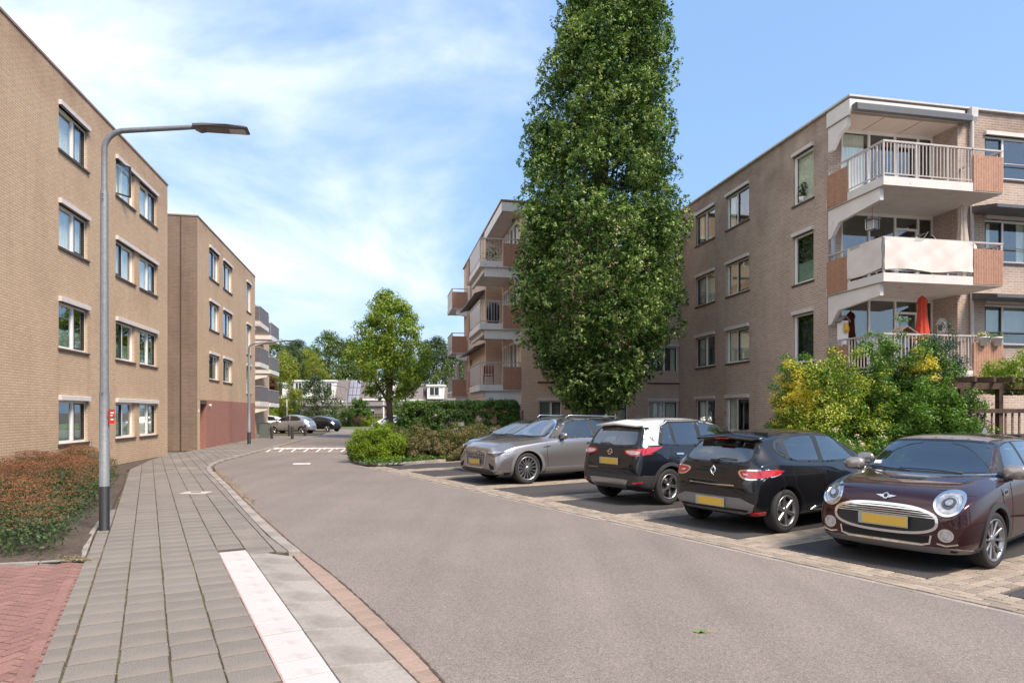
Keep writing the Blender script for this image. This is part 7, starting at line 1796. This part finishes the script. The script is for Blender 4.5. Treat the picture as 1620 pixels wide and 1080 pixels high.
for x, y, lab in ((430, 693.5, 'dark bollard nearest the red brick wall, in front of the car nose'), (457.5, 689.5, 'dark bollard in the middle, before the silver car door'), (462.5, 694, 'dark bollard closest to the kerb, third from the left'), (482.5, 688.8, 'dark bollard before the rear wheel of the silver car')):
    o = inst('bollard', BP, None, G(x, y, ZP)); tag(o, lab, 'bollard', 'dark bollards at the side street')
cabp = AB(-7.6, 44.6, ZP); m = MB(); m.bevbox(-.28, .28, -.22, .22, 0, .95, .02); o = m.build('utility_cabinet', M['green_box'], None); o.location = cabp; o.rotation_euler.z = TH; tag(o, 'green utility cabinet at the far corner of the red brick wall', 'cabinet')
m = MB(); m.box(-.26, .26, -.222, -.215, .05, .88); m.build('door', M['green_box'], o); m = MB(); m.box(-.30, .30, -.24, .24, .95, .99); m.build('lid', M['sill_dark'], o)

# things on the right balconies; helper in the frame of the right block
RBo = RB.location.copy()
def RBP(a, b, z): return D2*a+D1*b+RBo+Vector((0, 0, z))
def parasol(label, loc, h, r, m, foot=.0):
    t = empty('parasol', loc, 0, label, 'parasol'); MB().tube([(0, 0, 0), (0, 0, h)], .018, 8).build('pole', M['rail_metal'], t)
    n = 32; vs = []; prof = [(h-.02, .02), (h-.10, .09*r/.16), (h-.22, .13*r/.16), (h-.30, .10*r/.16), (h-.7, .12*r/.16), (h-1.1, .16*r/.16), (h-1.42, .185*r/.16), (h-1.46, .17*r/.16)]
    for z, q in prof:
        for k in range(n): a = 2*math.pi*k/n; f = 1+.16*math.cos(8*a)*(1 if q > .05 else 0)+.05*math.sin(3*a+z*2); vs.append((q*f*math.cos(a), q*f*math.sin(a), z))
    m_ = MB(); m_.raw(vs, [(i*n+k, i*n+(k+1) % n, (i+1)*n+(k+1) % n, (i+1)*n+k) for i in range(len(prof)-1) for k in range(n)], 0, True); m_.build('canopy_cloth', M[m], t, fix=False)
    MB().lathe([(0, .06), (.18, .05), (.2, 0)], 16).build('foot', M['plastic_grey'], t); return t
parasol('folded red parasol on the lowest balcony of the right block', RBP(2.05, -.55, 2.95), 2.33, .17, 'cloth_red')
parasol('folded beige parasol on the middle balcony, right end', RBP(3.28, -.75, 5.70), 2.35, .15, 'cloth_beige')
parasol('folded white parasol on the lowest far balcony of the middle block', AB(5.34-.6, 29.17+13.2, 2.98), 2.0, .18, 'cloth_beige')
o = MB().lathe([(.02, .0), (.12, .03), (.13, .5), (.10, 1.1), (.02, 1.25)], 14).build('covered_furniture', M['cloth_white'], None); o.location = RBP(3.72, -.7, 5.70); tag(o, 'slim white covered item beside the beige parasol on the middle balcony', 'cover')
def fold_chair(label, loc, rz, tilt):
    t = empty('folding_chair', loc, rz, label, 'chair', 'folding chairs tipped on the middle balcony rail')
    for y in (-.25, .25): MB().tube([(-.45, y, .35), (.0, y, .82), (.42, y, 1.28)], .014, 6).build('frame', M['alu'], t); MB().tube([(-.1, y, 1.1), (.45, y, .55)], .014, 6).build('leg', M['alu'], t)
    m = MB(); m.raw([(-.42, -.24, .38), (-.42, .24, .38), (.1, .24, .95), (.1, -.24, .95)], [(0, 1, 2, 3)]); m.raw([(-.3, -.24, .9), (-.3, .24, .9), (.38, .24, 1.26), (.38, -.24, 1.26)], [(0, 1, 2, 3)]); m.build('seat_sling', M['chair_dark'], t); return t
fold_chair('dark folding chair tilted against the middle balcony rail, left one', RBP(1.35, -.85, 5.78), TH+R(10), 0)
fold_chair('dark folding chair tilted against the middle balcony rail, right one', RBP(2.45, -.8, 5.72), TH+R(170), 0)
ln = empty('hanging_lantern', RBP(.70, -.1, 7.5), .5, 'square metal lantern hanging above the middle balcony', 'lantern')
MB().tube([(0, 0, .16), (0, 0, .67)], .005, 5).build('chain', M['disc'], ln)
m = MB(); s = .13
for x in (-s, s):
    for y in (-s, s): m.box(x-.012, x+.012, y-.012, y+.012, -.16, .12)
m.box(-s, s, -s, s, -.18, -.16); m.prism([(-s-.03, -s-.03), (s+.03, -s-.03), (s+.03, s+.03), (-s-.03, s+.03)], .12, .16); o = m.build('frame', M['alu'], ln); MB().box(-s+.02, s-.02, -s+.02, s-.02, -.15, .11).build('glass_box', M['lens'], ln)
bh = empty('bird_house', RBP(.18, .55, 4.35), TH, 'white bird house with a yellow bird figure at the left of the lowest balcony', 'bird house')
MB().box(-.12, .12, -.1, .1, -.5, .25).build('box', M['white'], bh); MB().prism_y([(-.2, .22), (0, .42), (.2, .22), (.16, .20), (0, .36), (-.16, .20)], -.14, .14).build('roof', M['roof_tile'], bh)
MB().lathe([(0, -.16), (.07, -.12), (.085, 0), (.05, .1), (.06, .15), (.0, .21)], 12, 'z', (0, -.17, 0)).build('bird_figure', mat('yellow', (.6, .33, .02), .5), bh)
lt = empty('wall_lantern', RBP(3.85, .45, 4.45), TH, 'white house-shaped lantern on the side wall of the lowest balcony', 'lantern')
MB().box(-.16, 0, -.12, .12, -.15, .15).build('body', M['white'], lt); MB().prism_x([(-.17, .13), (0, .33), (.17, .13)], -.19, .02).build('roof', M['white'], lt); MB().box(-.17, -.162, -.07, .07, -.08, .1).build('pane', M['plastic_grey'], lt)
bs = empty('bird_table', RBP(.95, -1.0, 2.95), TH, 'small pitched-roof bird table behind the lowest railing', 'bird table')
MB().tube([(0, 0, 0), (0, 0, 1.05)], .03, 8).build('post', M['dark_wood'], bs); MB().prism_y([(-.36, 1.1), (0, 1.3), (.36, 1.1), (.33, 1.07), (0, 1.26), (-.33, 1.07)], -.2, .2).build('roof', M['weathered_wood'], bs); MB().box(-.25, .25, -.2, .2, .98, 1.0).build('tray', M['weathered_wood'], bs)
for k, (a, lab) in enumerate(((3.25, 'white planter with pink flowers on the lowest balcony rail'), (3.72, 'white planter with trailing green on the lowest balcony rail, outer one'))):
    pl_ = empty('planter', RBP(a, yf-.06, 2.95+.72), TH, lab, 'planter', 'white rail planters'); v = [(-.13, 0), (.13, 0), (.17, .26), (-.17, .26)]
    m = MB(); m.lathe([(0, 0), (.10, 0), (.135, .22), (.15, .22), (.15, .26), (.13, .26), (.12, .23), (0, .23)], 16); m.build('pot', M['white'], pl_)
    g = np.random.default_rng(k); leaves('leaves', g.normal(size=(160, 3))*[.10, .08, .04]+[0, 0, .29], .06, 'leaf_bush', pl_, 'oval', None, 0, .5, k)
    if k == 0: leaves('blooms', g.normal(size=(90, 3))*[.10, .07, .035]+[0, 0, .34], .045, 'petal_pink', pl_, 'oval', None, 0, .5, 4)
fo_ = empty('flower_box', RBP(1.55, -1.25, 3.55), TH, 'box of orange flowers behind the lowest balcony railing', 'flower box'); MB().box(-.35, .35, -.08, .08, 0, .16).build('box', M['dark_wood'], fo_); leaves('blooms', rng.normal(size=(200, 3))*[.2, .05, .05]+[0, 0, .26], .07, 'petal_orange', fo_, 'oval', None, 0, .5, 6)
# window plant in the tall top window and items on the near mid balcony
tb = empty('pot_plant', D2*14.12+D1*19.95+Vector((0, 0, 8.96)), 0, 'dark leafy pot plant in the tall top window of the right block', 'plant'); MB().lathe([(0, 0), (.08, 0), (.1, .16), (.09, .16), (0, .15)], 12).build('pot', M['white'], tb); leaves('leaves', rng.normal(size=(60, 3))*[.04, .13, .12]+[0, 0, .38], .14, 'leaf_far_dark', tb, 'oval', None, 0, .3, 8)
def MP(a, b, z): return AB(5.34+a, 29.17+b, z)
bc = empty('covered_grill', MP(-.35, .5, 5.78), TH, 'round grill under a black cover on the middle balcony above the hedge', 'grill'); MB().lathe([(.0, 1.0), (.2, .98), (.3, .85), (.3, .35), (.26, .1), (.27, 0)], 18).build('cover', M['black'], bc)
ch_ = empty('garden_chair', MP(-.5, .9, 2.98), 0, 'reddish wooden garden chair on the lowest balcony above the hedge', 'chair')
for x in (-.22, .22):
    for y in (-.22, .22): MB().box(x-.02, x+.02, y-.02, y+.02, 0, .45 if y < 0 else .95).build('leg', M['terracotta'], ch_)
MB().box(-.25, .25, -.25, .25, .43, .47).build('seat', M['terracotta'], ch_); MB().box(-.22, .22, .2, .24, .55, .95).build('backrest', M['terracotta'], ch_)
pp_ = empty('pot_plant', MP(-.2, 1.6, 8.62), 0, 'green pot plant behind the top balcony rail of the middle block', 'plant'); MB().lathe([(0, 0), (.14, 0), (.18, .3), (.15, .3), (0, .28)], 12).build('pot', M['terracotta'], pp_); leaves('leaves', rng.normal(size=(260, 3))*[.2, .2, .25]+[0, 0, .65], .12, 'leaf_hedge', pp_, 'oval', None, 0, .3, 9)
